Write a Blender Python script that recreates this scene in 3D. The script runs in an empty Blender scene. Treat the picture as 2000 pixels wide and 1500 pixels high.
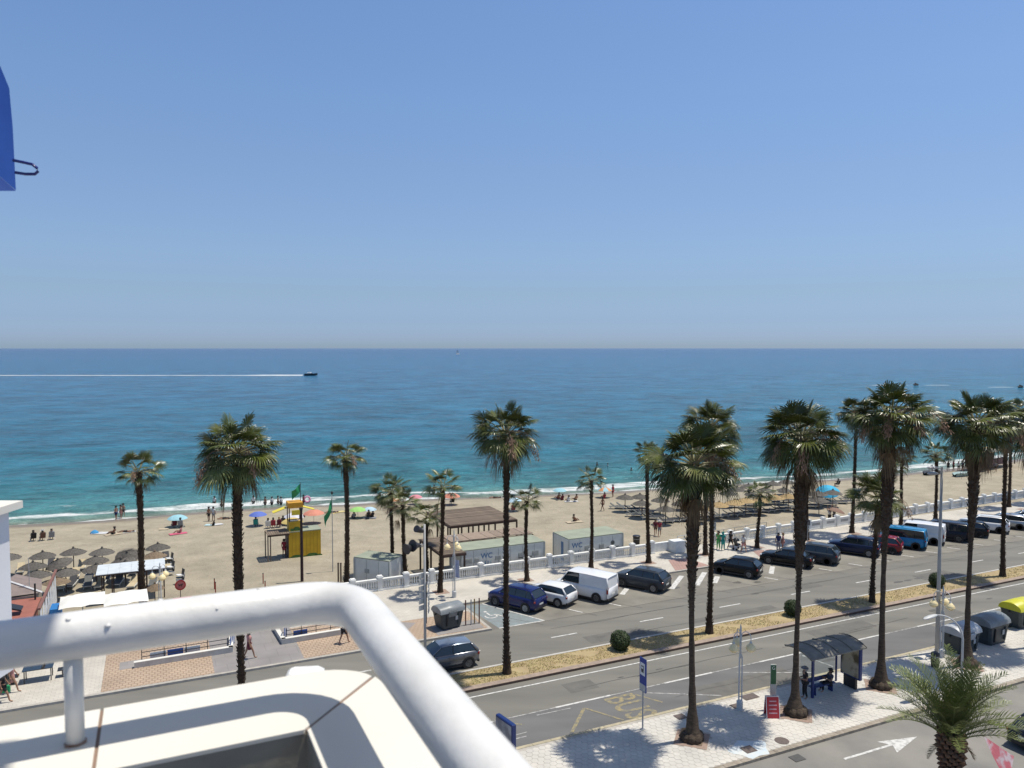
import bpy, bmesh, math, random
from mathutils import Vector, Matrix, noise as mnoise

rnd = random.Random(7)
scene = bpy.context.scene
col = scene.collection
R = math.radians

# ------------------------------------------------------------------ camera, sky, sun, exposure
CAM_H = 19.0
cam_data = bpy.data.cameras.new('camera')
cam = bpy.data.objects.new('camera', cam_data)
col.objects.link(cam)
scene.camera = cam
cam.location = (0, 0, CAM_H)
PITCH = math.atan(70 / 1500)
cam.rotation_euler = (math.pi / 2 - PITCH, 0, 0)
cam_data.sensor_width = 36
cam_data.lens = 27
cam_data.clip_start = 0.05
cam_data.clip_end = 120000
cam_data.dof.use_dof = True
cam_data.dof.focus_distance = 55
cam_data.dof.aperture_fstop = 8.0

SUN_EL = 72.5
SUN_AZ = math.atan2(.965, .265)          # measured clockwise from +Y
world = bpy.data.worlds.new('World')
scene.world = world
world.use_nodes = True
wn = world.node_tree
wn.nodes.clear()
w_out = wn.nodes.new('ShaderNodeOutputWorld')
w_bg = wn.nodes.new('ShaderNodeBackground')
w_sky = wn.nodes.new('ShaderNodeTexSky')
w_sky.sky_type = 'NISHITA'
w_sky.sun_disc = False
w_sky.sun_elevation = R(SUN_EL)
w_sky.sun_rotation = SUN_AZ
w_sky.air_density = 1.0
w_sky.dust_density = 0.6
w_sky.ozone_density = 3.0
w_sky.altitude = 0
w_bg.inputs['Strength'].default_value = 0.15
# a summer haze layer low in the sky: the air turns grey-blue towards the horizon, the same all the way round
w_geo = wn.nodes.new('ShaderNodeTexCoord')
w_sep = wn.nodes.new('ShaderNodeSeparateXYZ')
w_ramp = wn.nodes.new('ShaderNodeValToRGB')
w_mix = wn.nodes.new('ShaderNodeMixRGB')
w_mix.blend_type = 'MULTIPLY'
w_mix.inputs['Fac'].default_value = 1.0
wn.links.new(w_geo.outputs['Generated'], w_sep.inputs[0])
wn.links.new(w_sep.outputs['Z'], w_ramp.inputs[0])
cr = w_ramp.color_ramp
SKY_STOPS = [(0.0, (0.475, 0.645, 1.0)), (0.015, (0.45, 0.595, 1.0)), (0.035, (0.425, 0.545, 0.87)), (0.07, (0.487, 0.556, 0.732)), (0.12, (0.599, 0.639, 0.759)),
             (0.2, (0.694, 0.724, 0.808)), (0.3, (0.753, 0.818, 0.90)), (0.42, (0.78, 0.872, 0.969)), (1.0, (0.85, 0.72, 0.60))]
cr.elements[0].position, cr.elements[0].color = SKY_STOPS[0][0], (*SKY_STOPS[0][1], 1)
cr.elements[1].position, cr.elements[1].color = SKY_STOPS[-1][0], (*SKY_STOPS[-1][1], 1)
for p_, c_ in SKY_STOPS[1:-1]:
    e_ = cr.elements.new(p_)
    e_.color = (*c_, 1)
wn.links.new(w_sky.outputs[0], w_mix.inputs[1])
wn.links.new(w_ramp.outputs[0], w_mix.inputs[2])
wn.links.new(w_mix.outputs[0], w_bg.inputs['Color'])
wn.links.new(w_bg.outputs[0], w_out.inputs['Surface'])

sun_data = bpy.data.lights.new('sun', 'SUN')
sun_data.energy = 4.6
sun_data.angle = R(0.5)
sun_data.color = (1.0, 0.945, 0.84)
sun = bpy.data.objects.new('sun', sun_data)
col.objects.link(sun)
ce = math.cos(R(SUN_EL))
SUNV = Vector((math.sin(SUN_AZ) * ce, math.cos(SUN_AZ) * ce, math.sin(R(SUN_EL))))
sun.rotation_euler = SUNV.to_track_quat('Z', 'Y').to_euler()
sun.location = (30, 10, 80)

scene.view_settings.view_transform = 'Standard'
scene.view_settings.look = 'None'
scene.view_settings.exposure = 0.0
scene.view_settings.gamma = 1.0
scene.view_settings.use_curve_mapping = False

# ------------------------------------------------------------------ coordinates: s along the road, t towards the sea
A = R(25)
CU, SU = math.cos(A), math.sin(A)


def W(s, t, z=0.0):
    return Vector((s * CU - t * SU, s * SU + t * CU, z))


def ST(x, y):
    return x * CU + y * SU, -x * SU + y * CU


SHORE = [(-400, 150), (-120, 118), (-60, 110), (-17, 107.9), (-6, 106), (5.6, 106.2), (15.7, 105), (24.8, 102.8), (32, 102.4), (46, 98.7),
         (61, 95.6), (79, 93.2), (99.5, 89.6), (121, 88.6), (160, 92), (260, 110), (500, 170)]


def shore_t(s):
    if s <= SHORE[0][0]:
        return SHORE[0][1]
    for (a, b), (c, d) in zip(SHORE, SHORE[1:]):
        if s <= c:
            k = (s - a) / (c - a)
            k = k * k * (3 - 2 * k) * .5 + k * .5
            return b + (d - b) * k
    return SHORE[-1][1]


SEA_Z = -2.2


def sand_z(s, t):
    d = shore_t(s) - t
    if d < 0:
        return SEA_Z + d * 0.06
    z = SEA_Z + 0.62 * (1 - math.exp(-d / 5.0)) + d * 0.021
    return min(z, -0.45)


def at_sand(px, py):
    """world point on the beach seen at photograph coordinates (px, py)"""
    z = -1.2
    for _ in range(8):
        s, t = at(px, py, z)
        z = sand_z(s, t)
    return s, t, z


def at(px, py, z=0.0):
    dx = px - 1000
    dy = 1500 * math.cos(PITCH) + (750 - py) * math.sin(PITCH)
    dz = -1500 * math.sin(PITCH) + (750 - py) * math.cos(PITCH)
    k = (z - CAM_H) / dz
    return ST(dx * k, dy * k)


# ------------------------------------------------------------------ materials
MATS = {}


def mat(name, color, rough=0.7, var=0.12, scale=6.0, bump=0.0, bscale=None, metallic=0.0, color2=None,
        coord='Object', obj_random=0.0, spec=0.5, coat=0.0, stretch=None, detail=5.0, contrast=(0.3, 0.7), bdist=0.01):
    if name in MATS:
        return MATS[name]
    m = bpy.data.materials.new(name)
    m.use_nodes = True
    nt = m.node_tree
    b = nt.nodes['Principled BSDF']
    b.inputs['Roughness'].default_value = rough
    b.inputs['Metallic'].default_value = metallic
    b.inputs['Specular IOR Level'].default_value = spec
    b.inputs['Coat Weight'].default_value = coat
    if coat:
        b.inputs['Coat Roughness'].default_value = 0.04
    c1 = color
    c2 = color2 if color2 else tuple(max(0, c * (1 - 2.2 * var)) for c in color)
    tc = nt.nodes.new('ShaderNodeTexCoord')
    if coord == 'World':
        g = nt.nodes.new('ShaderNodeNewGeometry')
        src = g.outputs['Position']
    else:
        src = tc.outputs[coord]
    if stretch:
        mp = nt.nodes.new('ShaderNodeMapping')
        mp.inputs['Scale'].default_value = stretch
        if coord == 'World':
            mp.inputs['Rotation'].default_value = (0, 0, -A)
            mp.vector_type = 'TEXTURE' if False else 'POINT'
        nt.links.new(src, mp.inputs[0])
        src = mp.outputs[0]
    n = nt.nodes.new('ShaderNodeTexNoise')
    n.inputs['Scale'].default_value = scale
    n.inputs['Detail'].default_value = detail
    nt.links.new(src, n.inputs['Vector'])
    r = nt.nodes.new('ShaderNodeValToRGB')
    r.color_ramp.elements[0].position = contrast[0]
    r.color_ramp.elements[1].position = contrast[1]
    r.color_ramp.elements[0].color = (*c2, 1)
    r.color_ramp.elements[1].color = (*c1, 1)
    nt.links.new(n.outputs['Fac'], r.inputs[0])
    out = r.outputs[0]
    if obj_random > 0:
        oi = nt.nodes.new('ShaderNodeObjectInfo')
        mr = nt.nodes.new('ShaderNodeMapRange')
        mr.inputs['To Min'].default_value = 1 - obj_random
        mr.inputs['To Max'].default_value = 1 + obj_random
        nt.links.new(oi.outputs['Random'], mr.inputs['Value'])
        hs = nt.nodes.new('ShaderNodeHueSaturation')
        nt.links.new(mr.outputs[0], hs.inputs['Value'])
        nt.links.new(out, hs.inputs['Color'])
        out = hs.outputs[0]
    nt.links.new(out, b.inputs['Base Color'])
    if bump > 0:
        n2 = nt.nodes.new('ShaderNodeTexNoise')
        n2.inputs['Scale'].default_value = bscale or scale * 4
        n2.inputs['Detail'].default_value = 6
        nt.links.new(src, n2.inputs['Vector'])
        bp = nt.nodes.new('ShaderNodeBump')
        bp.inputs['Strength'].default_value = bump
        bp.inputs['Distance'].default_value = bdist
        nt.links.new(n2.outputs['Fac'], bp.inputs['Height'])
        nt.links.new(bp.outputs[0], b.inputs['Normal'])
    MATS[name] = m
    return m


def nodes_of(m):
    return m.node_tree, m.node_tree.nodes['Principled BSDF']


def glass_mat(name, color, rough=0.05):
    m = mat(name, color, rough=rough, var=.05, spec=0.8)
    return m


M_WHITE = mat('white_paint', (.78, .78, .76), .45, .05, 4, bump=.25, bscale=30)
M_ASPHALT = None


# ------------------------------------------------------------------ mesh builder
class MB:
    def __init__(s):
        s.v, s.f = [], []
        s.M = None

    def add(s, vs, fs):
        n = len(s.v)
        if s.M is not None:
            vs = [s.M @ Vector(v) for v in vs]
        s.v += [tuple(v) for v in vs]
        s.f += [tuple(i + n for i in f) for f in fs]
        return s

    def box(s, c, d, rz=0.0, ry=0.0, rx=0.0, bev=0.0):
        hx, hy, hz = d[0] / 2, d[1] / 2, d[2] / 2
        rot = Matrix.Rotation(rz, 3, 'Z') @ Matrix.Rotation(ry, 3, 'Y') @ Matrix.Rotation(rx, 3, 'X')
        vs = []
        if bev <= 0:
            for z in (-hz, hz):
                for x, y in ((-hx, -hy), (hx, -hy), (hx, hy), (-hx, hy)):
                    vs.append(Vector(c) + rot @ Vector((x, y, z)))
            return s.add(vs, [(0, 3, 2, 1), (4, 5, 6, 7), (0, 1, 5, 4), (1, 2, 6, 5), (2, 3, 7, 6), (3, 0, 4, 7)])
        b = bev
        rings = [(-hz, b), (-hz + b, 0), (hz - b, 0), (hz, b)]
        for z, i in rings:
            ex, ey = hx - i, hy - i
            for x, y in ((-ex + b, -ey), (ex - b, -ey), (ex, -ey + b), (ex, ey - b), (ex - b, ey), (-ex + b, ey), (-ex, ey - b), (-ex, -ey + b)):
                vs.append(Vector(c) + rot @ Vector((x, y, z)))
        fs = [tuple(range(7, -1, -1)), tuple(range(24, 32))]
        for k in range(3):
            for i in range(8):
                a, a2 = k * 8 + i, k * 8 + (i + 1) % 8
                fs.append((a, a2, a2 + 8, a + 8))
        return s.add(vs, fs)

    def tube(s, pts, rad, n=8, cap=True, squash=None):
        pts = [Vector(p) for p in pts]
        if not hasattr(rad, '__len__'):
            rad = [rad] * len(pts)
        vs, fs = [], []
        up = None
        for i, p in enumerate(pts):
            d = (pts[min(i + 1, len(pts) - 1)] - pts[max(i - 1, 0)])
            if d.length < 1e-9:
                d = Vector((0, 0, 1))
            d.normalize()
            if up is None:
                up = Vector((0, 0, 1)) if abs(d.z) < .9 else Vector((1, 0, 0))
            x = up.cross(d)
            if x.length < 1e-6:
                x = Vector((1, 0, 0)).cross(d)
            x.normalize()
            y = d.cross(x)
            up = y.cross(x) * -1 if False else up
            for k in range(n):
                a = 2 * math.pi * k / n
                vs.append(p + (x * math.cos(a) + y * math.sin(a)) * rad[i])
        for i in range(len(pts) - 1):
            for k in range(n):
                a, b = i * n + k, i * n + (k + 1) % n
                fs.append((a, b, b + n, a + n))
        if cap:
            fs.append(tuple(range(n - 1, -1, -1)))
            fs.append(tuple(range((len(pts) - 1) * n, len(pts) * n)))
        return s.add(vs, fs)

    def lathe(s, prof, n=16, c=(0, 0, 0), jag=0, rr=None):
        vs, fs = [], []
        for (r, z) in prof:
            for k in range(n):
                a = 2 * math.pi * k / n
                j = 1 + (rr.uniform(-jag, jag) if rr else 0)
                vs.append((c[0] + r * j * math.cos(a), c[1] + r * j * math.sin(a), c[2] + z))
        for i in range(len(prof) - 1):
            for k in range(n):
                a, b = i * n + k, i * n + (k + 1) % n
                fs.append((a, b, b + n, a + n))
        if prof[0][0] > 1e-4:
            fs.append(tuple(range(n - 1, -1, -1)))
        if prof[-1][0] > 1e-4:
            fs.append(tuple(range((len(prof) - 1) * n, len(prof) * n)))
        return s.add(vs, fs)

    def prism(s, poly, z0, z1):
        a = sum(poly[i][0] * poly[(i + 1) % len(poly)][1] - poly[(i + 1) % len(poly)][0] * poly[i][1] for i in range(len(poly)))
        if a < 0:
            poly = list(reversed(poly))
        n = len(poly)
        vs = [(x, y, z0) for x, y in poly] + [(x, y, z1) for x, y in poly]
        fs = [tuple(range(n - 1, -1, -1)), tuple(range(n, 2 * n))]
        for i in range(n):
            j = (i + 1) % n
            fs.append((i, j, j + n, i + n))
        return s.add(vs, fs)

    def sheet(s, poly, z):
        a = sum(poly[i][0] * poly[(i + 1) % len(poly)][1] - poly[(i + 1) % len(poly)][0] * poly[i][1] for i in range(len(poly)))
        if a < 0:
            poly = list(reversed(poly))
        return s.add([(x, y, z) for x, y in poly], [tuple(range(len(poly)))])

    def mesh(s, name, m=None, smooth=False, tri=False):
        me = bpy.data.meshes.new(name)
        me.from_pydata(s.v, [], s.f)
        me.update()
        if m:
            me.materials.append(m)
        if smooth:
            me.polygons.foreach_set('use_smooth', [True] * len(me.polygons))
            if smooth != 'full':
                try:
                    me.set_sharp_from_angle(angle=R(38))
                except Exception:
                    pass
        return me

    def build(s, name, m, parent=None, smooth=False, loc=None, rz=None, kind=None):
        return link(name, s.mesh(name, m, smooth), parent, loc, rz, kind)


def link(name, me, parent=None, loc=None, rz=None, kind=None, label=None):
    o = bpy.data.objects.new(name, me)
    col.objects.link(o)
    if parent is not None:
        o.parent = parent
    if loc is not None:
        o.location = loc
    if rz is not None:
        o.rotation_euler = (0, 0, rz)
    if kind:
        o['kind'] = kind
    if label:
        o['label'] = label
    return o


def tag(o, label, cat, group=None):
    o['label'] = label
    o['category'] = cat
    if group:
        o['group'] = group
    return o


def thing(name, label, cat, loc, rz=0.0, group=None):
    o = bpy.data.objects.new(name, None)
    o.empty_display_size = .2
    col.objects.link(o)
    o.location = loc
    o.rotation_euler = (0, 0, rz)
    return tag(o, label, cat, group)


def sthing(name, label, cat, s, t, z=0.0, rz=0.0, group=None):
    return thing(name, label, cat, W(s, t, z), A + rz, group)


def children_of(o):
    return [c for c in bpy.data.objects if c.parent == o]


def build_tree(o):
    return [(c, build_tree(c)) for c in children_of(o)]


def copy_thing(root, tree, loc, rz, label, group=None):
    r = root.copy()
    col.objects.link(r)
    r.location = loc
    r.rotation_euler = (0, 0, rz)
    r['label'] = label
    if group:
        r['group'] = group

    def rec(tr, par):
        for c, sub in tr:
            d = c.copy()
            col.objects.link(d)
            d.parent = par
            rec(sub, d)
    rec(tree, r)
    return r


ORD = ['first', 'second', 'third', 'fourth', 'fifth', 'sixth', 'seventh', 'eighth', 'ninth', 'tenth', 'eleventh',
       'twelfth', 'thirteenth', 'fourteenth', 'fifteenth', 'sixteenth', 'seventeenth', 'eighteenth', 'nineteenth', 'twentieth']


def text_mesh(body, size, name='lettering', m=None, extrude=0.0, bold=0.0):
    cu = bpy.data.curves.new(name, 'FONT')
    cu.body = body
    cu.size = size
    cu.align_x = 'CENTER'
    cu.align_y = 'CENTER'
    cu.extrude = extrude
    cu.offset = bold
    cu.resolution_u = 3
    o = bpy.data.objects.new(name, cu)
    col.objects.link(o)
    dg = bpy.context.evaluated_depsgraph_get()
    me = bpy.data.meshes.new_from_object(o.evaluated_get(dg))
    me.name = name
    me.materials.clear()
    if m:
        me.materials.append(m)
    bpy.data.objects.remove(o)
    bpy.data.curves.remove(cu)
    return me


# ================================================================== GROUND STRUCTURES
M_ASPHALT = mat('asphalt', (.205, .195, .168), .88, .10, .6, bump=.35, bscale=60, coord='World', color2=(.13, .125, .110), stretch=(.16, 1.0, 1.0), contrast=(.25, .75))
M_ASPH2 = mat('asphalt_parking', (.245, .228, .192), .9, .10, .38, bump=.35, bscale=60, coord='World', color2=(.15, .141, .121), contrast=(.32, .66))
M_ASPH_LANE = mat('asphalt_bus_lane', (.155, .152, .147), .85, .1, .7, bump=.3, bscale=60, coord='World', color2=(.112, .11, .108), stretch=(.3, 1, 1))
M_ASPH_SERV = mat('asphalt_service', (.245, .232, .205), .9, .1, .35, bump=.35, bscale=50, coord='World', color2=(.165, .16, .15), contrast=(.3, .65))
M_MARK = mat('road_paint', (.60, .59, .56), .7, .2, 5, coord='World', color2=(.34, .335, .32), contrast=(.32, .55))
M_MARKW = mat('worn_road_paint', (.42, .41, .39), .75, .2, 4, coord='World', color2=(.20, .195, .19), contrast=(.4, .6))
M_YELL = mat('yellow_road_paint', (.30, .245, .12), .7, .2, 4, coord='World', color2=(.17, .16, .13), contrast=(.4, .6))
M_TAR = mat('tar_seal', (.085, .083, .08), .8, .1, 6)
M_KERB = mat('kerb_stone', (.40, .36, .30), .85, .15, 5, bump=.3, bscale=40, coord='World', color2=(.25, .225, .19))
M_KERBP = mat('pink_kerb_stone', (.36, .275, .215), .85, .15, 4, bump=.3, bscale=40, coord='World', color2=(.24, .19, .155))
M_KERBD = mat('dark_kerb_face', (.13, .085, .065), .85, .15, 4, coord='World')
M_GROUT = mat('pavement_mortar', (.45, .42, .37), .9, .1, 3, coord='World', bump=.2)
M_TILE = mat('hex_paving_tile', (.60, .565, .50), .8, .1, .55, coord='World', color2=(.45, .43, .39), bump=.25, bscale=30, obj_random=.05)
M_BRICKP = mat('brick_tree_pit', (.34, .24, .185), .9, .15, 8, coord='World', bump=.4, color2=(.25, .185, .15))
M_SOIL = mat('soil', (.20, .145, .10), .95, .2, 6, bump=.8, coord='World', bdist=.05)


def paving_mat(name, c1, c2, cell, mortar, noise_col=None, rough=.85):
    """promenade paving: hexagonal-ish cells with recessed joints and patchy tone"""
    m = bpy.data.materials.new(name)
    m.use_nodes = True
    nt, b = nodes_of(m)
    b.inputs['Roughness'].default_value = rough
    g = nt.nodes.new('ShaderNodeNewGeometry')
    mp = nt.nodes.new('ShaderNodeMapping')
    mp.inputs['Rotation'].default_value = (0, 0, -A)
    nt.links.new(g.outputs['Position'], mp.inputs[0])
    vo = nt.nodes.new('ShaderNodeTexBrick')
    vo.inputs['Color1'].default_value = (*c1, 1)
    vo.inputs['Color2'].default_value = (*c2, 1)
    vo.inputs['Mortar'].default_value = (*mortar, 1)
    vo.inputs['Scale'].default_value = 1.0
    vo.inputs['Brick Width'].default_value = cell[0]
    vo.inputs['Row Height'].default_value = cell[1]
    vo.inputs['Mortar Size'].default_value = cell[2]
    nt.links.new(mp.outputs[0], vo.inputs['Vector'])
    n = nt.nodes.new('ShaderNodeTexNoise')
    n.inputs['Scale'].default_value = .45
    n.inputs['Detail'].default_value = 6
    nt.links.new(mp.outputs[0], n.inputs['Vector'])
    mr = nt.nodes.new('ShaderNodeMapRange')
    mr.inputs['From Min'].default_value = .3
    mr.inputs['From Max'].default_value = .7
    mr.inputs['To Min'].default_value = .82
    mr.inputs['To Max'].default_value = 1.08
    nt.links.new(n.outputs['Fac'], mr.inputs['Value'])
    hs = nt.nodes.new('ShaderNodeHueSaturation')
    nt.links.new(vo.outputs['Color'], hs.inputs['Color'])
    nt.links.new(mr.outputs[0], hs.inputs['Value'])
    nt.links.new(hs.outputs[0], b.inputs['Base Color'])
    bp = nt.nodes.new('ShaderNodeBump')
    bp.inputs['Strength'].default_value = .5
    bp.inputs['Distance'].default_value = .01
    bp.invert = True
    nt.links.new(vo.outputs['Fac'], bp.inputs['Height'])
    nt.links.new(bp.outputs[0], b.inputs['Normal'])
    return m


M_PROM = paving_mat('promenade_paving', (.56, .52, .45), (.50, .47, .41), (.42, .21, .012), (.38, .35, .31))
M_RAMP = paving_mat('ribbed_terracotta_paving', (.43, .325, .235), (.40, .305, .225), (.30, .30, .03), (.28, .20, .14))
M_GREYP = paving_mat('grey_concrete_paving', (.27, .25, .24), (.25, .235, .225), (1.2, 1.2, .01), (.19, .18, .17))
M_PINKP = paving_mat('pink_dropped_paving', (.42, .26, .22), (.39, .25, .21), (.3, .3, .02), (.26, .18, .15))


def S(name, mb, m, parent=None, kind='structure', smooth=False):
    o = mb.build(name, m, parent, smooth=smooth)
    if parent is None:
        o['kind'] = kind
    return o


def rect(s0, s1, t0, t1):
    return [tuple(W(a, b)[:2]) for a, b in ((s0, t0), (s1, t0), (s1, t1), (s0, t1))]


def poly_st(pts):
    return [tuple(W(a, b)[:2]) for a, b in pts]


S0, S1 = -120, 420
# wide land sheet under the town side
S('ground', MB().sheet(rect(-400, 700, -300, 58), -.25), M_GREYP)
# service road, road and parking
S('service_road', MB().sheet(rect(S0, S1, 8, 26.5), 0), M_ASPH_SERV)
S('near_road', MB().sheet(rect(S0, S1, 32.1, 38.7), 0), M_ASPHALT)
S('bus_lane', MB().sheet(rect(S0, 48, 32.1, 35.05), .004), M_ASPH_LANE)
S('far_road', MB().sheet(rect(S0, S1, 41.2, 46.75), 0), M_ASPHALT)
S('parking_strip', MB().sheet(rect(20.3, S1, 46.75, 52.3), .002), M_ASPH2)

# markings (thin sheets 4 mm above the asphalt)
mk = MB()
s = 23.3 - 6.98 * 16
while s < 260:
    mk.sheet(rect(s, s + 1.95, 43.82, 43.95), .006)
    s += 6.98
mk.sheet(rect(S0, S1, 41.36, 41.48), .006)
S('far_road_lane_markings', mk, M_MARK)
mk = MB()
mk.sheet(rect(S0, S1, 38.03, 38.14), .006)
S('near_road_edge_line', mk, M_MARK)
mk = MB()
s = -2.1
while s < 260:
    mk.sheet(rect(s, s + 3.4, 35.02, 35.16), .010)
    s += 7.0
S('bus_lane_dashes', mk, M_MARK)
mk = MB()
mk.sheet(rect(12, 260, 35.05, 35.13), .0085)
S('bus_lane_worn_line', mk, M_MARKW)
# yellow zigzag and the word BUS in the bus lane
mk = MB()


def stroke(mb, pts, w, z):
    for (a, b) in zip(pts, pts[1:]):
        pa, pb = Vector(a), Vector(b)
        d = (pb - pa).normalized()
        n = Vector((-d.y, d.x)) * w / 2
        q = [pa - n, pb - n, pb + n, pa + n]
        mb.sheet(poly_st([tuple(p) for p in q]), z)


stroke(mk, [(18.4, 32.45), (20.2, 34.35)], .17, .010)
stroke(mk, [(20.25, 34.4), (21.4, 32.4)], .14, .014)
stroke(mk, [(15.4, 33.9), (15.9, 34.5)], .15, .010)
stroke(mk, [(15.95, 34.5), (16.5, 34.2)], .15, .014)
stroke(mk, [(23.6, 34.6), (24.4, 33.2)], .12, .010)
S('yellow_zigzag_marking', mk, M_YELL)
mk = MB()
stroke(mk, [(24.3, 34.5), (27.8, 32.5)], .10, .010)
stroke(mk, [(30.6, 34.5), (34.6, 32.6)], .10, .010)
stroke(mk, [(36.0, 34.7), (36.4, 32.7)], .14, .010)
stroke(mk, [(36.0, 34.7), (38.2, 33.6)], .09, .014)
stroke(mk, [(17.6, 34.75), (19.6, 34.7)], .07, .010)
stroke(mk, [(14.4, 33.3), (16.4, 33.4)], .07, .010)
stroke(mk, [(14.3, 33.0), (16.2, 33.05)], .07, .010)
stroke(mk, [(14.2, 32.7), (15.5, 32.75)], .07, .010)
S('worn_bay_lines', mk, M_MARKW)
me = text_mesh('BUS', 1.35, 'bus_lettering', M_YELL, bold=.02)
o = link('bus_lettering', me)
o.scale = (1.15, 1.9, 1)
o.location = W(22.5, 33.6, .012)
o.rotation_euler = (0, 0, A - math.pi / 2)
o['kind'] = 'structure'

# arrow on the service road
mk = MB()
stroke(mk, [(28.6, 24.95), (31.75, 24.92)], .14, .006)
mk.sheet(poly_st([(31.3, 24.3), (31.7, 24.85), (31.3, 25.4), (33.5, 24.92)]), .010)
S('arrow_marking', mk, M_MARK)
mk = MB()
stroke(mk, [(33.0, 20.6), (60, 20.6)], .10, .006)
S('service_road_line', mk, M_MARKW)

# disabled bay
M_BLUEP = mat('pale_blue_paint', (.21, .255, .265), .8, .15, 2.5, coord='World', color2=(.185, .20, .20))
S('disabled_bay_paint', MB().sheet(poly_st([(20.4, 52.1), (20.9, 46.95), (24.3, 46.95), (21.75, 51.9)]), .006), M_BLUEP)
mk = MB()
stroke(mk, [(21.8, 52.0), (24.35, 46.9)], .12, .010)
stroke(mk, [(24.35, 46.88), (20.9, 46.88)], .12, .010)
# wheelchair symbol
cx_, ct_ = 21.35, 49.3
pts = [(cx_ + .42 * math.cos(a), ct_ + .42 * math.sin(a)) for a in [R(q) for q in range(150, 391, 20)]]
stroke(mk, pts, .11, .010)
stroke(mk, [(cx_ - .05, ct_ + .75), (cx_, ct_ + .1), (cx_ + .5, ct_ + .08), (cx_ + .75, ct_ - .45)], .12, .012)
mk.sheet(poly_st([(cx_ - .05 + .13 * math.cos(a), ct_ + .98 + .13 * math.sin(a)) for a in [R(q) for q in range(0, 360, 45)]]), .010)
S('wheelchair_marking', mk, M_MARK)

# parking bay lines, zebra strokes, tar seams
mk = MB()
DIRX, DIRY = -0.5, 0.866
for sb in [27.6, 30.9, 46.1, 52.2, 55.8, 59.2, 62.4, 65.6, 68.8, 72.2, 75.8, 79.2]:
    stroke(mk, [(sb, 47.2), (sb + DIRX * 1.1, 47.2 + DIRY * 1.1)], .13, .008)
for (sa, ta, sb, tb, w) in [(36.7, 48.9, 39.6, 51.4, .42), (39.1, 48.8, 42.0, 51.4, .42), (40.8, 48.7, 42.2, 50.0, .42), (32.4, 49.4, 33.6, 50.5, .4),
                            (34.5, 49.2, 35.2, 49.8, .4), (46.8, 48.7, 48.5, 50.3, .4), (49.4, 48.0, 50.2, 48.7, .3), (44.0, 51.2, 45.2, 52.0, .3)]:
    stroke(mk, [(sa, ta), (sb, tb)], w, .010)
S('parking_bay_markings', mk, M_MARK)
mk = MB()
rr = random.Random(3)
for base in range(22, 150, 4):
    s0 = base + rr.uniform(-.5, .5)
    stroke(mk, [(s0, 49.3), (s0 + .9, 47.9), (s0 + 1.7, 46.9), (s0 + 2.2, 46.2)], .05, .0065)
stroke(mk, [(23, 46.8), (60, 46.82), (150, 46.75)], .05, .0065)
stroke(mk, [(24, 45.3), (60, 45.4), (110, 45.3)], .04, .0065)
S('tar_seams', mk, M_TAR)
mk = MB()
rr = random.Random(12)
for _ in range(9):
    a, b_ = rr.uniform(14, 60), rr.choice([33.4, 36.5, 42.3, 45.2, 36.2])
    pp = [(a, b_)]
    for k in range(6):
        pp.append((pp[-1][0] + rr.uniform(.8, 2.2), pp[-1][1] + rr.uniform(-.12, .12)))
    stroke(mk, pp, .025, .0125)
S('asphalt_cracks', mk, M_TAR)
mk = MB()
for (a, b, c, d_) in [(27, 33.5, 32.3, 33.9), (20.5, 22.3, 36.2, 37.4), (39.2, 44.5, 36.3, 37.6), (50.5, 52.5, 35.4, 37.0), (25.2, 29.5, 41.9, 43.1), (46.0, 48.2, 44.4, 45.6), (33.5, 41.0, 42.0, 42.7), (57, 61, 42.0, 43.3)]:
    mk.sheet(rect(a, b, c, d_), .0055)
S('asphalt_repair_patches', mk, mat('asphalt_patch', (.150, .143, .126), .9, .1, 1.5, coord='World', color2=(.115, .11, .10), bump=.3, bscale=50))
mk = MB()
rr = random.Random(21)
for _ in range(26):
    a, b_ = rr.uniform(20.8, 80), rr.uniform(47.4, 51.6)
    r0 = rr.uniform(.12, .42)
    mk.sheet(poly_st([(a + r0 * rr.uniform(.7, 1.3) * math.cos(R(q)), b_ + r0 * .7 * rr.uniform(.7, 1.3) * math.sin(R(q))) for q in range(0, 360, 30)]), .0045)
for _ in range(14):
    a, b_ = rr.uniform(14, 70), rr.choice([33.5, 36.8, 42.6, 45.2])
    r0 = rr.uniform(.10, .3)
    mk.sheet(poly_st([(a + 2.2 * r0 * rr.uniform(.7, 1.3) * math.cos(R(q)), b_ + r0 * .6 * rr.uniform(.7, 1.3) * math.sin(R(q))) for q in range(0, 360, 30)]), .0065)
S('oil_stains', mk, mat('oil_stain', (.115, .108, .095), .6, .1, 3, coord='World', color2=(.085, .08, .07)))

# median strip
M_DRY = mat('dry_soil', (.41, .325, .175), .95, .2, 1.2, coord='World', color2=(.30, .225, .125), bump=.8, bdist=.04)
S('median_bed', MB().prism(rect(S0, S1, 39.15, 41.02), -.1, .11), M_DRY)
S('median_near_kerb', MB().prism(rect(S0, S1, 38.72, 39.15), -.1, .135), M_KERBP)
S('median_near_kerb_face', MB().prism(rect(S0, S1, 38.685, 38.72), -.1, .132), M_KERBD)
S('median_far_kerb', MB().prism(rect(S0, S1, 41.02, 41.2), -.1, .135), mat('pale_kerb', (.50, .48, .44), .8, .1, 3, coord='World'))


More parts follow.
